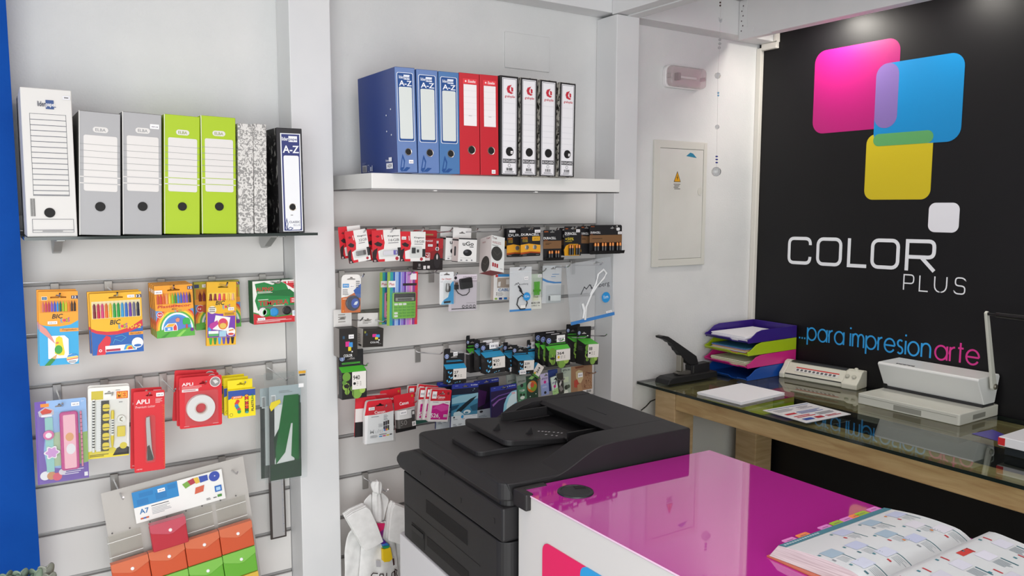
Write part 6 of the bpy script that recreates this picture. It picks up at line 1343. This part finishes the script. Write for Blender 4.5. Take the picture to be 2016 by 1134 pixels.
card('cable_bag', 'large clear zip bag with a white looped cable and a blue bottom edge', 'cable', q4(1114, 518.4, 1199, 509.5, 1125.8, 638, 1214.7, 622), 2.46, BAGM, [('r', 0, .945, 1, 1, '#3f82c8'), ('s', [(.27, .53), (.36, .42), (.40, .46), (.48, .40), (.58, .52)], .016, '#3a3c42'), ('t', 'Lanberg', .50, .40, .93, .50, '#43454c')], th=.002, hole=(.68, .06), hw=.018, extra=bag1, bodyname='bag', st=(.80, .90, .93, .935), r=.003)

# ------------------------------------------------------------------ black ink boxes by the pillar
mini = lambda u, v, s: [('r', u, v, u+.21*s, v+.16*s, '#d8308a', .02), ('r', u+.17*s, v+.03*s, u+.36*s, v+.19*s, '#3f8fd6', .02), ('r', u+.13*s, v+.17*s, u+.28*s, v+.30*s, '#e0c82a', .02), ('c', u+.33*s, v+.33*s, .035*s, '#ececec'), ('t', 'COLOR', u-.10*s, v+.40*s, u+.34*s, v+.49*s, '#e6e6e6', 1), ('t', 'PLUS', u+.28*s, v+.51*s, u+.44*s, v+.55*s, '#aaaaaa')]
carton('ink_box', 'black ink carton with white side and small coloured squares, front one by the pillar', 'ink box', q4(716, 648, 755.4, 645.7, 713, 685, 754, 681.4), 2.48, .05, '#26211e', '#dcd4ce', '#1e1a18', mini(.46, .30, 1)+[('r', .0, .06, 1, .09, '#3a332e'), ('r', .06, .12, .14, .24, '#8a8a3a'), ('r', .12, .24, .22, .36, '#2f3f55')], [('n', .2, .3, .7, .8, 5, '#8a807a'), ('r', .3, .86, .8, .96, '#2a2a2a')], 1, hdh=.75, hdrcol='#e2dfdb', hditems=[('n', .25, .45, .7, .8, 4, '#8a8580')])
carton('ink_box', 'black ink carton with coloured squares, cut off by the left pillar', 'ink box', q4(668, 648, 703, 645, 668, 704, 704.5, 701.6), 2.46, .05, '#211d1b', '#8a8480', '#1a1715', mini(.34, .46, 1.1)+[('r', .18, .26, .3, .36, '#2f4f6a')], None, 1, hdh=.6, hdrcol='#dcd9d6', hditems=[('n', .25, .25, .7, .8, 4, '#9a958f')], st=(.50, .22, .78, .36))
# ------------------------------------------------------------------ blue and green printer ink boxes
GB, BB = '#52c03a', '#2f9fd0'
def apples(s=1):
    it = []
    for u, v, r, c in ((.18, .16, .16, '#6a9a3a'), (.16, .52, .14, '#8ab04a'), (.42, .62, .1, '#5a7a3a'), (.60, .80, .20, '#7fa84a'), (.82, .70, .12, '#a0c05a'), (.20, .72, .1, '#7aa040'), (.08, .36, .08, '#5f8f3a')):
        it.append(('c', u, v, r, c, r*1.1))
    it += [('p', [(.06, .46), (.2, .42), (.3, .50), (.24, .60), (.1, .56)], '#1d1b1c'), ('s', [(.22, .3), (.2, .9)], .02, '#3a2f22'), ('s', [(.46, .6), (.44, .98)], .02, '#3a2f22')]
    return it
def flies():
    it = []
    for u, v in ((.12, .28), (.16, .60), (.06, .85)):
        it += [('p', [(u, v), (u-.04, v-.12), (u+.03, v-.16), (u+.05, v-.02)], '#4fa8dc'), ('p', [(u+.05, v), (u+.16, v-.10), (u+.17, v+.0), (u+.08, v+.07)], '#7cc4ea')]
    return it+[('c', .55, .9, .02, '#7cc4ea'), ('c', .7, .86, .015, '#5a9ab8'), ('p', [(.4, .95), (.5, .88), (.48, .98)], '#4f8aa8'), ('p', [(.62, .93), (.66, .85), (.72, .9)], '#6a9ab0')]
def hp(lab, px, Y, depth, num, band, pict, group=None, dot='#151515', hdh=.7, st=None, hst=None, lblu=(.34, .99), lblv=(.02, .66), notch=True, hole=True):
    lu0, lu1 = lblu; lv0, lv1 = lblv
    it = pict+[('r', lu0, lv0, lu1, lv1, '#e9e4de'), ('t', num, lu0+.07*(lu1-lu0), lv0+.20*(lv1-lv0), lu0+(.07+.16*len(num))*(lu1-lu0), lv0+.46*(lv1-lv0), '#26221f', 1), ('c', lu0+.17*(lu1-lu0), lv0+.66*(lv1-lv0), .055, dot), ('n', lu0+.32*(lu1-lu0), lv0+.55*(lv1-lv0), lu0+.46*(lu1-lu0), lv0+.82*(lv1-lv0), 3, '#a8a29c'), ('n', lu0+.54*(lu1-lu0), lv0+.55*(lv1-lv0), lu0+.66*(lu1-lu0), lv0+.82*(lv1-lv0), 3, '#a8a29c')]
    hd = [('c', .14, .40, .105, '#2a4fa0'), ('c', .14, .40, .095, '#e6ebf2'), ('c', .14, .40, .085, '#2a4fa0'), ('t', 'hp', .09, .28, .19, .52, '#eef1f6', 0, .3), ('n', .12, .60, .95, .70, 2, band)]
    t = carton('ink_box', lab, 'ink box', px, Y, depth, '#1a1819', '#171516', band, it, [('n', .2, .12, .8, .34, 3, '#4a4648')], 1, hdrcol='#18171a', hditems=hd, hdh=hdh+.22, notch=notch, group=group, sl=.015)
    if hst:
        w = max(v.co.x for v in t.children[0].data.vertices)*2; h = max(v.co.z for v in t.children[0].data.vertices)
        sticker(t, w, h, *hst, depth-.0022)
    return t
carton_y = 2.47
hp('green apple ink carton beside the left pillar, under the black carton with squares', q4(673.4, 734.7, 721.8, 729.5, 674, 787, 722.6, 782), 2.46, .03, '940', GB, apples(), None, '#151515', .56, lblu=(.40, .97), lblv=(.0, .66), notch=False)
hp('leftmost blue ink carton, right of the empty long hook', q4(878, 727, 918.3, 724.7, 878, 756.5, 918.3, 753.5), 2.46, .02, '27', BB, flies(), None, '#151515', 1.1, hst=(.45, -.62, .66, -.42), lblv=(.0, .72))
t = hp('black and blue ink carton with butterflies, second blue one from the left', q4(956.7, 705.8, 995, 698.8, 954.7, 738.7, 994, 730.7), 2.455, .035, '920', BB, flies(), None, '#151515', .62, hst=(.45, -.42, .92, -.12), lblv=(.02, .70))
behind(t, -.006, .036, .004, 'black and blue ink carton directly behind the second blue one from the left', 'second pair of black and blue ink cartons')
hp('dark ink carton with a green top showing between the first and second blue cartons', q4(926, 697, 950, 693, 925, 735, 949, 731), 2.55, .03, '', GB, [('p', [(.3, .7), (.5, .45), (.6, .6), (.8, .55), (.5, .95)], '#6a7a2a')], None, '#151515', .65, lblu=(1.0, 1.001), lblv=(.9, .901))
t = hp('black and blue ink carton with a white barcode sticker at its lower corner', q4(1021.5, 711.3, 1053, 707.8, 1018.5, 739.7, 1049.5, 734), 2.455, .045, '339', BB, flies(), None, '#151515', .80, lblv=(.0, .72), st=None)
sticker(t, .065, .062, .02, .70, .48, .98)
behind(t, -.012, .048, .004, 'black and blue ink carton half hidden behind the one with the lower barcode sticker', 'third pair of black and blue ink cartons')
hp('black and blue ink carton with no number, half hidden left of the green ones', q4(1043, 702, 1064, 699, 1043, 732, 1064, 729), 2.53, .02, '', BB, [('r', 0, 0, 1, .2, '#3f8fb8')], None, BB, .8, hst=(.4, -.5, .95, -.15), lblu=(1.0, 1.001), lblv=(.9, .901))
t = hp('black and green ink carton with apples and a yellow dot', q4(1080, 692.3, 1122.7, 684, 1080, 721, 1122.7, 719), 2.455, .02, '364', GB, apples(), None, '#d9b42a', .68, lblu=(.34, .99), lblv=(.0, .70), hst=(.50, -.48, .88, -.14), notch=False)
behind(t, -.010, .024, .003, 'black and green ink carton, second behind the yellow dot one')
behind(t, -.016, .050, .006, 'black and green ink carton, rearmost behind the yellow dot one', 'green ink cartons with a yellow dot')
t = hp('black and green ink carton with apples and a deep dark side, nearest the right pillar', q4(1152.6, 680, 1180.5, 675, 1149.6, 720, 1175.5, 716.8), 2.45, .055, '88', GB, apples(), None, '#151515', .55, lblu=(.22, .99), lblv=(.0, .64), notch=False)
behind(t, -.012, .058, .003, 'black and green ink carton behind the one nearest the right pillar', 'green ink cartons nearest the right pillar')
mw, w, h = fit(q4(1059, 717, 1073, 722, 1046, 736, 1058, 744), 2.46)
t = thing('ink_box', 'small white and blue ink carton hanging askew under the barcode-stickered carton', 'ink box', mw)
b = MB(); b.box6(-w/2, 0, 0, w/2, .018, h, '#e2dcd6', '#1f2a4a', '#1f2a4a', '#2f8fc0', '#2f8fc0', '#1f2a4a'); b.draw(w, h, [('c', .3, .78, .13, '#d9b42a'), ('r', .0, .86, 1, 1, '#4a8a3a')])
vs, fs, _ = glyphs('364', 1); b.add([((.62-.3*q[1]-.5)*w, -.001, (.30+.5*q[0])*h) for q in vs], fs, '#26221f'); b.build('carton', t)

# ------------------------------------------------------------------ red ink blister cards
CRD = '#cf2030'
cmul = [('p', [(0, .33), (.3, .335), (.7, .32), (1, .29), (1, 1), (0, 1)], '#e7e6e6'), ('t', 'Canon', .33, .25, .70, .315, '#f4eeee', 1), ('t', 'Multi', .17, .68, .62, .78, '#c9c9cb', 1), ('n', .22, .37, .48, .40, 1, '#77777b'), ('n', .65, .36, .8, .5, 5, '#8d8d92'), ('n', .47, .56, .62, .65, 3, '#9a9a9e'), ('r', .64, .52, .70, .62, '#2c2a2e'), ('r', .71, .51, .77, .61, '#3a3540'), ('r', .78, .50, .84, .60, '#3a2f2c'), ('r', .64, .63, .70, .70, '#3a3a4a'), ('r', .71, .62, .77, .70, '#4a3a45'), ('r', .78, .62, .84, .70, '#3f3a36'),
        ('r', .65, .70, .70, .745, '#3f8fc9'), ('r', .705, .70, .75, .745, '#d0406a'), ('r', .755, .695, .80, .74, '#e0c22a'), ('r', .805, .69, .84, .735, '#2a2628'), ('n', .18, .81, .48, .88, 4, '#aaaaae'), ('r', .49, .85, .60, .875, '#3f8fc9'), ('r', .62, .845, .72, .87, '#d0406a'), ('r', .74, .84, .84, .865, '#dcc02a'), ('r', .86, .83, .94, .855, '#26242a'), ('n', .49, .80, .92, .83, 1, '#666666')]
def multi(root, w, h):
    b = MB(); b.prism([(-.5*w, .01*h), (.5*w, .01*h), (.46*w, .70*h), (.38*w, .93*h), (-.38*w, .93*h), (-.46*w, .70*h)], -.02, -.0195, CLEAR); b.build('blister', root)
t = card('ink_blister', 'red and white blister with four coloured cartridges, front of the left stack', 'ink blister', q4(718, 788.6, 773, 787, 719, 874, 777, 867), 2.455, CRD, cmul, th=.016, hole=(.52, .12), hw=.014, extra=multi, side='#dedcdb', st=(.12, .145, .32, .215), r=.006, outline=[(.0, .32), (.07, .03), (.12, .0), (.88, .0), (.93, .03), (1, .30), (1, .99), (.97, 1), (.03, 1), (0, .99)])
card('ink_blister', 'red and white blister behind the four-colour multipack, showing above it', 'ink blister', q4(712.7, 779.6, 763, 777, 712, 855, 764, 850), 2.51, CRD, [('r', 0, .36, 1, 1, '#dedcdb')], th=.016, hole=(.5, .12), hw=.012, side='#dedcdb', r=.006)
def inkbottle(root, w, h):
    b = MB(); b.lathe([(.0, .06*h), (.20*w, .06*h), (.22*w, .10*h), (.22*w, .36*h), (.17*w, .42*h)], (.1*w, -.010, 0), M('#2c2523', .2), 18); b.lathe([(.17*w, .42*h), (.17*w, .62*h), (.13*w, .66*h), (0, .66*h)], (.1*w, -.010, 0), M('#d9d0ce', .3), 18); b.build('ink_bottle', root)
card('ink_blister', 'red, white and black pack with a dark ink bottle at the left of its stack', 'ink blister', q4(701, 784, 740, 780, 697.5, 861, 738, 857), 2.485, CRD, [('r', 0, .28, 1, .62, '#dcd6d4'), ('r', 0, .62, 1, 1, '#191517')], th=.004, hole=None, extra=inkbottle, r=.005)
def cyl50(root, w, h):
    b = MB(); n = 10
    pts = [(.5*w*math.sin(a), -.016*math.cos(a)) for a in [PI*(k/n-.5) for k in range(n+1)]]
    for za, zb, c in ((.36, .60, '#d5d4d3'), (.12, .36, '#4a4644')):
        vs = [(x*.96, y, za*h) for x, y in pts]+[(x*.96, y, zb*h) for x, y in pts]
        b.add(vs, [(i, i+1, n+2+i, n+1+i) for i in range(n)], M(c, .25), True)
    b.draw(w, h, [('t', '50', .16, .66, .48, .80, '#77736f', 1), ('r', .72, .44, .88, .66, '#3a3638'), ('r', .75, .47, .85, .55, '#c9c6c4'), ('r', .72, .74, .9, .86, '#e9e6e4'), ('t', '50', .755, .765, .865, .835, '#222222', 1)], -.0175)
    b.build('curved_sleeve', root, fix=False)
ck = [('r', .15, .0, 1, .40, CRD), ('p', [(0, .40), (1, .38), (1, .86), (0, .86)], '#b9b6b4'), ('r', 0, .86, 1, 1, '#1a1718'), ('t', 'Canon', .26, .20, .70, .29, '#f4eeee', 1), ('n', .66, .42, .9, .45, 1, '#333333'), ('r', .85, .06, .93, .12, '#b9822a')]
t = card('ink_blister', 'red and silver-black blister card reading 50, beside the multipack', 'ink blister', q4(774, 779, 814, 772.5, 780, 851, 820.4, 845.6), 2.47, CRD, ck, th=.001, hole=(.55, .12), hw=.012, extra=cyl50, st=(.15, .39, .48, .51, -.0185), r=.005)
behind(t, -.028, .05, .010, 'red and silver-black blister card behind the one reading 50', 'red cards reading 50')
c526 = [('p', [(0, .36), (1, .34), (1, 1), (0, 1)], '#e8e5e4'), ('t', 'Canon', .32, .19, .70, .27, '#f4eeee', 1), ('n', .34, .29, .66, .31, 1, '#f0c0c0'), ('r', .8, .07, .9, .15, '#8a1a24'), ('p', [(.12, .50), (.4, .48), (.65, .42), (.95, .47), (.95, .93), (.12, .93)], '#c81f8c'), ('p', [(.12, .62), (.35, .60), (.6, .68), (.95, .62), (.95, .50), (.6, .46), (.3, .52)], '#d64aa2'), ('t', '526', .1, .74, .50, .87, '#f2eaf0', 1), ('t', 'M', .52, .86, .57, .90, '#f2eaf0', 1), ('r', .74, .77, .91, .85, '#e9e4e6'), ('t', '526', .76, .785, .89, .835, '#333333', 1), ('n', .75, .39, .93, .41, 1, '#444444'), ('n', .12, .38, .4, .41, 1, '#99969a')]
t = card('ink_blister', 'red and white card with a magenta panel reading 526, front of the right stack', 'ink blister', q4(849.5, 764.5, 888, 769.5, 843.5, 829, 882.5, 831.5), 2.45, CRD, c526, th=.012, hole=(.55, .12), hw=.010, side='#e2d9d6', st=(.04, .06, .26, .28), r=.004, group='red and white cards reading 526')
for i, (dx, dy, dz, rz) in enumerate(((-.012, .018, .004, .02), (-.026, .036, .002, -.03), (-.030, .054, .010, .05), (-.046, .072, .006, -.08))):
    behind(t, dx, dy, dz, 'red and white ink card, %s in the stack behind the magenta one' % ('second', 'third', 'fourth', 'last')[i], None, rz)

# ------------------------------------------------------------------ blue, purple and photo ink cards
BL = '#2a3796'
def blu(lab, px, Y, items, st=None, group=None, hole=(.5, .06), band=.1, extra=None):
    return card('ink_blister', lab, 'ink blister', px, Y, BL, items+[('t', 'brother', .70, .025, .96, .055, '#dfe4f4', 1), ('n', .1, .03, .22, .05, 1, '#9aa6d8')], th=.006, hole=hole, hw=.012, side='#1c2566', st=st, group=group, r=.003, extra=extra)
wh = [('r', 0, .10, 1, .24, '#141a33'), ('r', 0, .23, 1, .68, '#3f86a8'), ('p', [(0, .30), (.3, .25), (1, .22), (1, .34), (.5, .40), (0, .42)], '#8fc0d2'), ('p', [(.12, .64), (.22, .55), (.5, .42), (.7, .34), (.96, .28), (.8, .38), (.6, .48), (.4, .58), (.22, .66)], '#10222e'), ('p', [(.1, .6), (.3, .58), (.5, .66), (.2, .70), (.08, .66)], '#c9e2ea'), ('c', .6, .61, .14, '#dcecf0', .07), ('c', .58, .625, .07, '#4a86a0', .035), ('p', [(.0, .46), (.3, .44), (.2, .52), (0, .56)], '#1c4a66'), ('p', [(.7, .5), (1, .44), (1, .6), (.8, .6)], '#245a78'),
      ('r', 0, .675, 1, 1, '#dfe9ee'), ('r', .08, .69, .14, .72, '#2a2a30'), ('c', .42, .705, .05, '#2f9ad6'), ('n', .08, .74, .24, .76, 1, '#77838c'), ('n', .42, .74, .55, .76, 1, '#77838c'), ('n', .08, .84, .22, .90, 2, '#8a959c'), ('n', .28, .84, .42, .88, 2, '#8a959c'), ('n', .8, .69, .95, .70, 1, '#5a7ab0')]
t = blu('blue ink card with a whale tail photo and pale base', q4(889, 755, 940.6, 755, 889, 848, 940, 846), 2.46, wh)
behind(t, -.034, .05, .002, 'blue ink card behind the whale tail one', 'blue cards with a whale tail')
blu('dark blue and purple ink card between the whale and the planet', q4(934, 751.5, 982.6, 742.6, 936, 831, 983, 822), 2.52, [('r', 0, .1, 1, .72, '#1b1226'), ('p', [(.1, .2), (.5, .3), (.4, .6), (.1, .66)], '#4a1f5a'), ('p', [(.3, .66), (.7, .5), (.8, .7), (.4, .72)], '#2a1440'), ('r', .04, .72, .9, 1, '#c9d6de'), ('c', .25, .77, .07, '#26262c', .04), ('c', .7, .76, .07, '#26262c', .04), ('n', .15, .86, .5, .92, 2, '#8a9aa6')])
pl_ = [('r', 0, .12, 1, 1, '#241446'), ('p', [(.0, .35), (.3, .25), (.9, .2), (.9, .22), (.3, .28), (0, .40)], '#6a4a9a'), ('p', [(.05, .48), (.3, .36), (.8, .30), (.3, .4), (.08, .54)], '#8a5aa8'), ('p', [(1, .18), (.8, .20), (.62, .32), (.50, .52), (.46, .75), (.5, 1), (1, 1)], '#8fd0e8'), ('p', [(1, .22), (.86, .24), (.7, .36), (.6, .55), (.58, .8), (.66, .7), (.8, .6), (1, .5)], '#d6eef4'), ('p', [(.6, .9), (.8, .7), (1, .66), (1, .76), (.8, .8), (.66, 1)], '#2f8fc9'), ('r', .8, .22, .94, .28, '#dcb8c0')]
blu('blue and purple ink card with a pale planet, in front of the copier tray', q4(965, 762.6, 1016.8, 755.5, 969, 833, 1018, 826), 2.46, pl_)
def epson(lab, px, Y, it, body, st=None, hole=None, group=None):
    return card('ink_blister', lab, 'ink blister', px, Y, body, it, th=.006, hole=hole, hw=.008, side='#9aa6a0', st=st, group=group, r=.002)
t = epson('grey-green ink card with a black dot beside the mango card', q4(1016.8, 739, 1034.8, 738, 1020.6, 793, 1037.5, 787), 2.47, [('t', 'EPSON', .12, .20, .88, .27, '#3a4440', 1), ('p', [(0, .38), (1, .30), (1, 1), (0, 1)], '#4f8a66'), ('c', .5, .40, .17, '#26282a'), ('t', 'T1281', .2, .55, .8, .63, '#e6efe8', 1), ('c', .35, .74, .13, '#22301f'), ('c', .68, .76, .12, '#22301f'), ('c', .5, .86, .26, '#dfe9e0', .16), ('n', .1, .93, .4, .97, 1, '#bcd0c0')], '#8f9690')
behind(t, -.026, .03, .0, 'grey-green ink card, left one behind the card with the black dot', 'grey-green ink cards')
epson('ink card with a mango picture on dark green', q4(1035, 741, 1058, 738, 1037.5, 790, 1060, 784), 2.47, [('c', .5, .45, .42, '#c9722a', .42), ('c', .36, .40, .24, '#b9c0a8', .26), ('c', .62, .5, .26, '#7a9a2a', .26), ('c', .52, .38, .16, '#c9503a', .2), ('c', .3, .84, .04, '#e6f0e6'), ('c', .8, .78, .04, '#e6f0e6'), ('p', [(.2, .1), (.5, .0), (.8, .06), (.5, .16)], '#8ab86a')], '#24402f')
epson('lilac ink card with a magenta dot, left one', q4(1062, 736.8, 1078.5, 734, 1067, 778.7, 1081.5, 776.8), 2.46, [('t', 'EPSON', .2, .20, .9, .28, '#5a4a7a', 1), ('c', .55, .40, .16, '#c8248a'), ('p', [(0, .5), (1, .45), (1, 1), (0, 1)], '#8f9fcf'), ('n', .2, .58, .8, .66, 2, '#c9d0e8'), ('c', .5, .88, .15, '#26242c')], '#b9b0d2', None, (.75, .10))
epson('pale green ink card with a magenta dot, leaning right', q4(1084, 744, 1094.5, 740.5, 1088.5, 777, 1101, 775), 2.46, [('t', 'EPSON', .15, .28, .9, .38, '#6a5a8a', 1), ('c', .5, .54, .2, '#c8248a'), ('p', [(0, .75), (1, .66), (1, 1), (0, 1)], '#a8d08a'), ('n', .2, .8, .8, .86, 1, '#6a9a5a')], '#cfdfd6', None, (.8, .14))
epson('dark ink card with a white bird shape, behind the pale green card', q4(1094.5, 733.5, 1108, 736, 1100, 777, 1111, 773.5), 2.49, [('p', [(.3, .5), (.6, .36), (.7, .46), (.4, .64)], '#dcdcd8'), ('p', [(.2, .7), (.6, .6), (.9, .8), (.5, .9)], '#8f8a86')], '#3a3836')
epson('deep blue ink pack tucked behind the lilac card', q4(1078, 728, 1097, 727, 1080, 770, 1098, 768), 2.54, [('p', [(0, .1), (1, .0), (1, .5), (0, .6)], '#4a5fae')], '#34448f')
t = epson('wide ink pack with a sandy beach photo and a pale green strip', q4(1101, 722.6, 1164, 720.6, 1111.6, 775.6, 1167.7, 776), 2.50, [('r', .30, 0, 1, 1, '#a07a5c'), ('t', 'EPSON', .04, .05, .27, .12, '#35444a', 1), ('n', .06, .16, .2, .19, 1, '#77878a'), ('r', .05, .32, .22, .5, '#c9d8b8'), ('c', .15, .68, .06, '#3a4038'), ('c', .22, .66, .05, '#55604f'), ('c', .14, .86, .07, '#e6ecdf'), ('p', [(.45, .2), (.55, .14), (.68, .2), (.70, .45), (.62, .62), (.52, .58), (.46, .4)], '#cdb98f'), ('p', [(.40, .5), (.5, .46), (.56, .64), (.48, .76), (.40, .72)], '#b94a3c'), ('p', [(.5, .66), (.62, .62), (.68, .9), (.52, .98)], '#b08a66'), ('r', .68, .88, 1, 1, '#e9e6e2'), ('b', .80, .90, .97, .99), ('p', [(.42, .02), (.7, .03), (.72, .07), (.45, .09)], '#7a4a34')]
 +[('c', .72+.24*random.random(), .25+.6*random.random(), .012, random.choice(('#7a5238', '#8a4a3a', '#c09a78'))) for i in range(40)], '#b3c0b0', (.50, .24, .66, .40, -.0055), (.62, .05))
card('instruction_leaflet', 'blue-green leaflet peeking out below the magenta card', 'leaflet', q4(818, 818, 846, 812, 819, 836, 847, 829), 2.58, '#3f7a6a', [('r', 0, 0, 1, .3, '#4a6aa0')], hole=None)

# ------------------------------------------------------------------ carrier bags
YBG = 2.48
cb = thing('carrier_bags', 'bundle of white plastic carrier bags with folded handles and a twisted coloured print', 'bag', Matrix.Translation(V(onY(740, 1000, YBG).x, YBG, onY(740, 1000, YBG).z)))
def cr6(a, c): return 660+.1887*a, 920+.1887*c
BAGW = noisy('white_bag_film', '#dcdbd9', '#e9e8e6', 30, .4, .3, 40, bdist=.004)
def cpt(a, c, dy=0): return onY(*cr6(a, c), YBG)-cb.location+V(0, dy, 0)
def film(rows, nx, yf, name, mt=BAGW, thick=.004, lab=None):
    """a soft sheet spanned between left and right outline points, waved in depth by yf"""
    b = MB(); vs = []
    for r, (v, a0, a1) in enumerate(rows):
        for i in range(nx+1):
            t_ = i/nx; p = cpt(a0+(a1-a0)*t_, v); p.y += yf(r/(len(rows)-1), t_); vs.append(p)
    b.add(vs, [(r*(nx+1)+i, r*(nx+1)+i+1, (r+1)*(nx+1)+i+1, (r+1)*(nx+1)+i) for r in range(len(rows)-1) for i in range(nx)], mt, True)
    o = b.build(name, cb); so = o.modifiers.new('thick', 'SOLIDIFY'); so.thickness = thick; sb = o.modifiers.new('soft', 'SUBSURF'); sb.levels = sb.render_levels = 1
    for pl_ in o.data.polygons: pl_.use_smooth = True
    if lab: part(o, lab)
    return o
rb = random.Random(5); wv = [(rb.uniform(4, 11), rb.uniform(2, 7), rb.uniform(0, 6), rb.uniform(.002, .006)) for _ in range(5)]
crum = lambda r, t_: sum(a*math.sin(p*t_*3+q*r*3+ph) for p, q, ph, a in wv)
film([(560, 330, 640), (640, 250, 690), (700, 150, 735), (820, 138, 740), (940, 132, 745), (1060, 130, 750), (1180, 126, 750), (1320, 120, 750)], 16, lambda r, t_: .03+crum(r, t_)*.8, 'bag_body')
film([(560, 345, 600), (640, 330, 610), (800, 285, 640), (960, 270, 660), (1130, 255, 680), (1320, 245, 690)], 12, lambda r, t_: .012+crum(r*.8+.3, t_)*.6-.01*math.sin(PI*t_), 'bag_body')
film([(132, 415, 452), (145, 378, 484), (175, 360, 500), (215, 365, 500), (258, 386, 488), (272, 402, 484)], 10, lambda r, t_: -.014*math.sin(PI*t_)+.003*math.sin(t_*19+r*3), 'top_knot', thick=.02)
film([(255, 392, 486), (300, 392, 490), (360, 388, 505), (440, 388, 516), (520, 395, 512), (576, 403, 507)], 10, lambda r, t_: .006-.012*math.sin(PI*t_)+.002*math.sin(t_*14+r*2), 'neck')
film([(290, 385, 395), (340, 335, 398), (385, 298, 398), (450, 335, 400), (520, 375, 404), (570, 398, 406)], 5, lambda r, t_: .016, 'neck_fold'); film([(275, 486, 505), (310, 488, 550), (352, 490, 588), (420, 505, 560), (500, 510, 540), (575, 508, 520)], 5, lambda r, t_: .016, 'neck_fold')
def fold(px, name, y0, n, dy):
    b = MB(); P = [cpt(*q) for q in px]; c = sum(P, V(0, 0, 0))/len(P)
    for k in range(n):
        s_ = 1-.02*(n-1-k)*0; ox, oz = .0012*((k*7) % 3-1), .0012*((k*5) % 3-1)
        b.prism([(p.x+ox, p.z+oz) for p in P], y0+dy*k, y0+dy*(k+.82), BAGW, 'y')
    b.build(name, cb, bevel=.0022, seg=2)
fold([(80, 492), (150, 440), (288, 378), (330, 408), (400, 560), (466, 738), (380, 792), (285, 834), (262, 812), (165, 640)], 'handle_fold', -.034, 6, .008)
fold([(587, 350), (640, 372), (735, 415), (745, 770), (655, 776), (590, 752), (520, 730), (528, 620), (540, 500), (560, 400)], 'handle_fold', -.032, 6, .0075)
for i, (px, c) in enumerate(((((402, 574), (508, 576), (494, 640), (476, 735), (464, 735), (432, 645)), '#cf2060'), (((450, 660), (494, 632), (478, 735), (466, 735)), '#7d1f78'), (((462, 730), (480, 728), (524, 772), (500, 792), (440, 786), (425, 776)), '#4a1f86'), (((470, 788), (524, 770), (556, 800), (476, 812)), '#2f6fb8'), (((474, 810), (556, 798), (538, 832), (488, 836)), '#1f8a5a'), (((468, 832), (500, 836), (560, 818), (582, 938), (545, 970), (495, 974), (474, 955)), '#e0bc1a'))):
    b = MB(); P = [cpt(*q) for q in px]; b.prism([(p.x, p.z) for p in P], -.012-.001*i, -.004, M(c, .35), 'y'); b.build('twisted_print', cb, bevel=.003, seg=2)
b = MB()
def bp(px, c, y=-.012):
    b.poly([tuple(V(*(onY(*cr6(*q), YBG)-cb.location)[:])+V(0, y, 0)) for q in px], c)
bp([(410, 958), (455, 962), (460, 1028), (415, 1026)], '#b9b7bb'); bp([(580, 940), (598, 935), (606, 1005), (590, 1012)], '#3a1418')
def bl(pts, wd=9):
    P = [onY(*cr6(*q), YBG)-cb.location for q in pts]; b.stroke([(p.x, p.z) for p in P], .0035, -.0125, '#2a1518')
bl([(430, 1095), (380, 1090), (362, 1110), (362, 1160), (400, 1180)]); bl([(450, 1100), (485, 1100), (492, 1160), (450, 1165), (450, 1100)]); bl([(520, 1090), (520, 1170), (560, 1170)]); bl([(575, 1090), (600, 1070), (600, 1150), (572, 1160), (575, 1090)]); bl([(612, 1130), (608, 1050), (628, 1060), (622, 1095), (634, 1130)])
part(b.build('bag_print', cb, fix=False), 'dark outlined lettering and small squares')
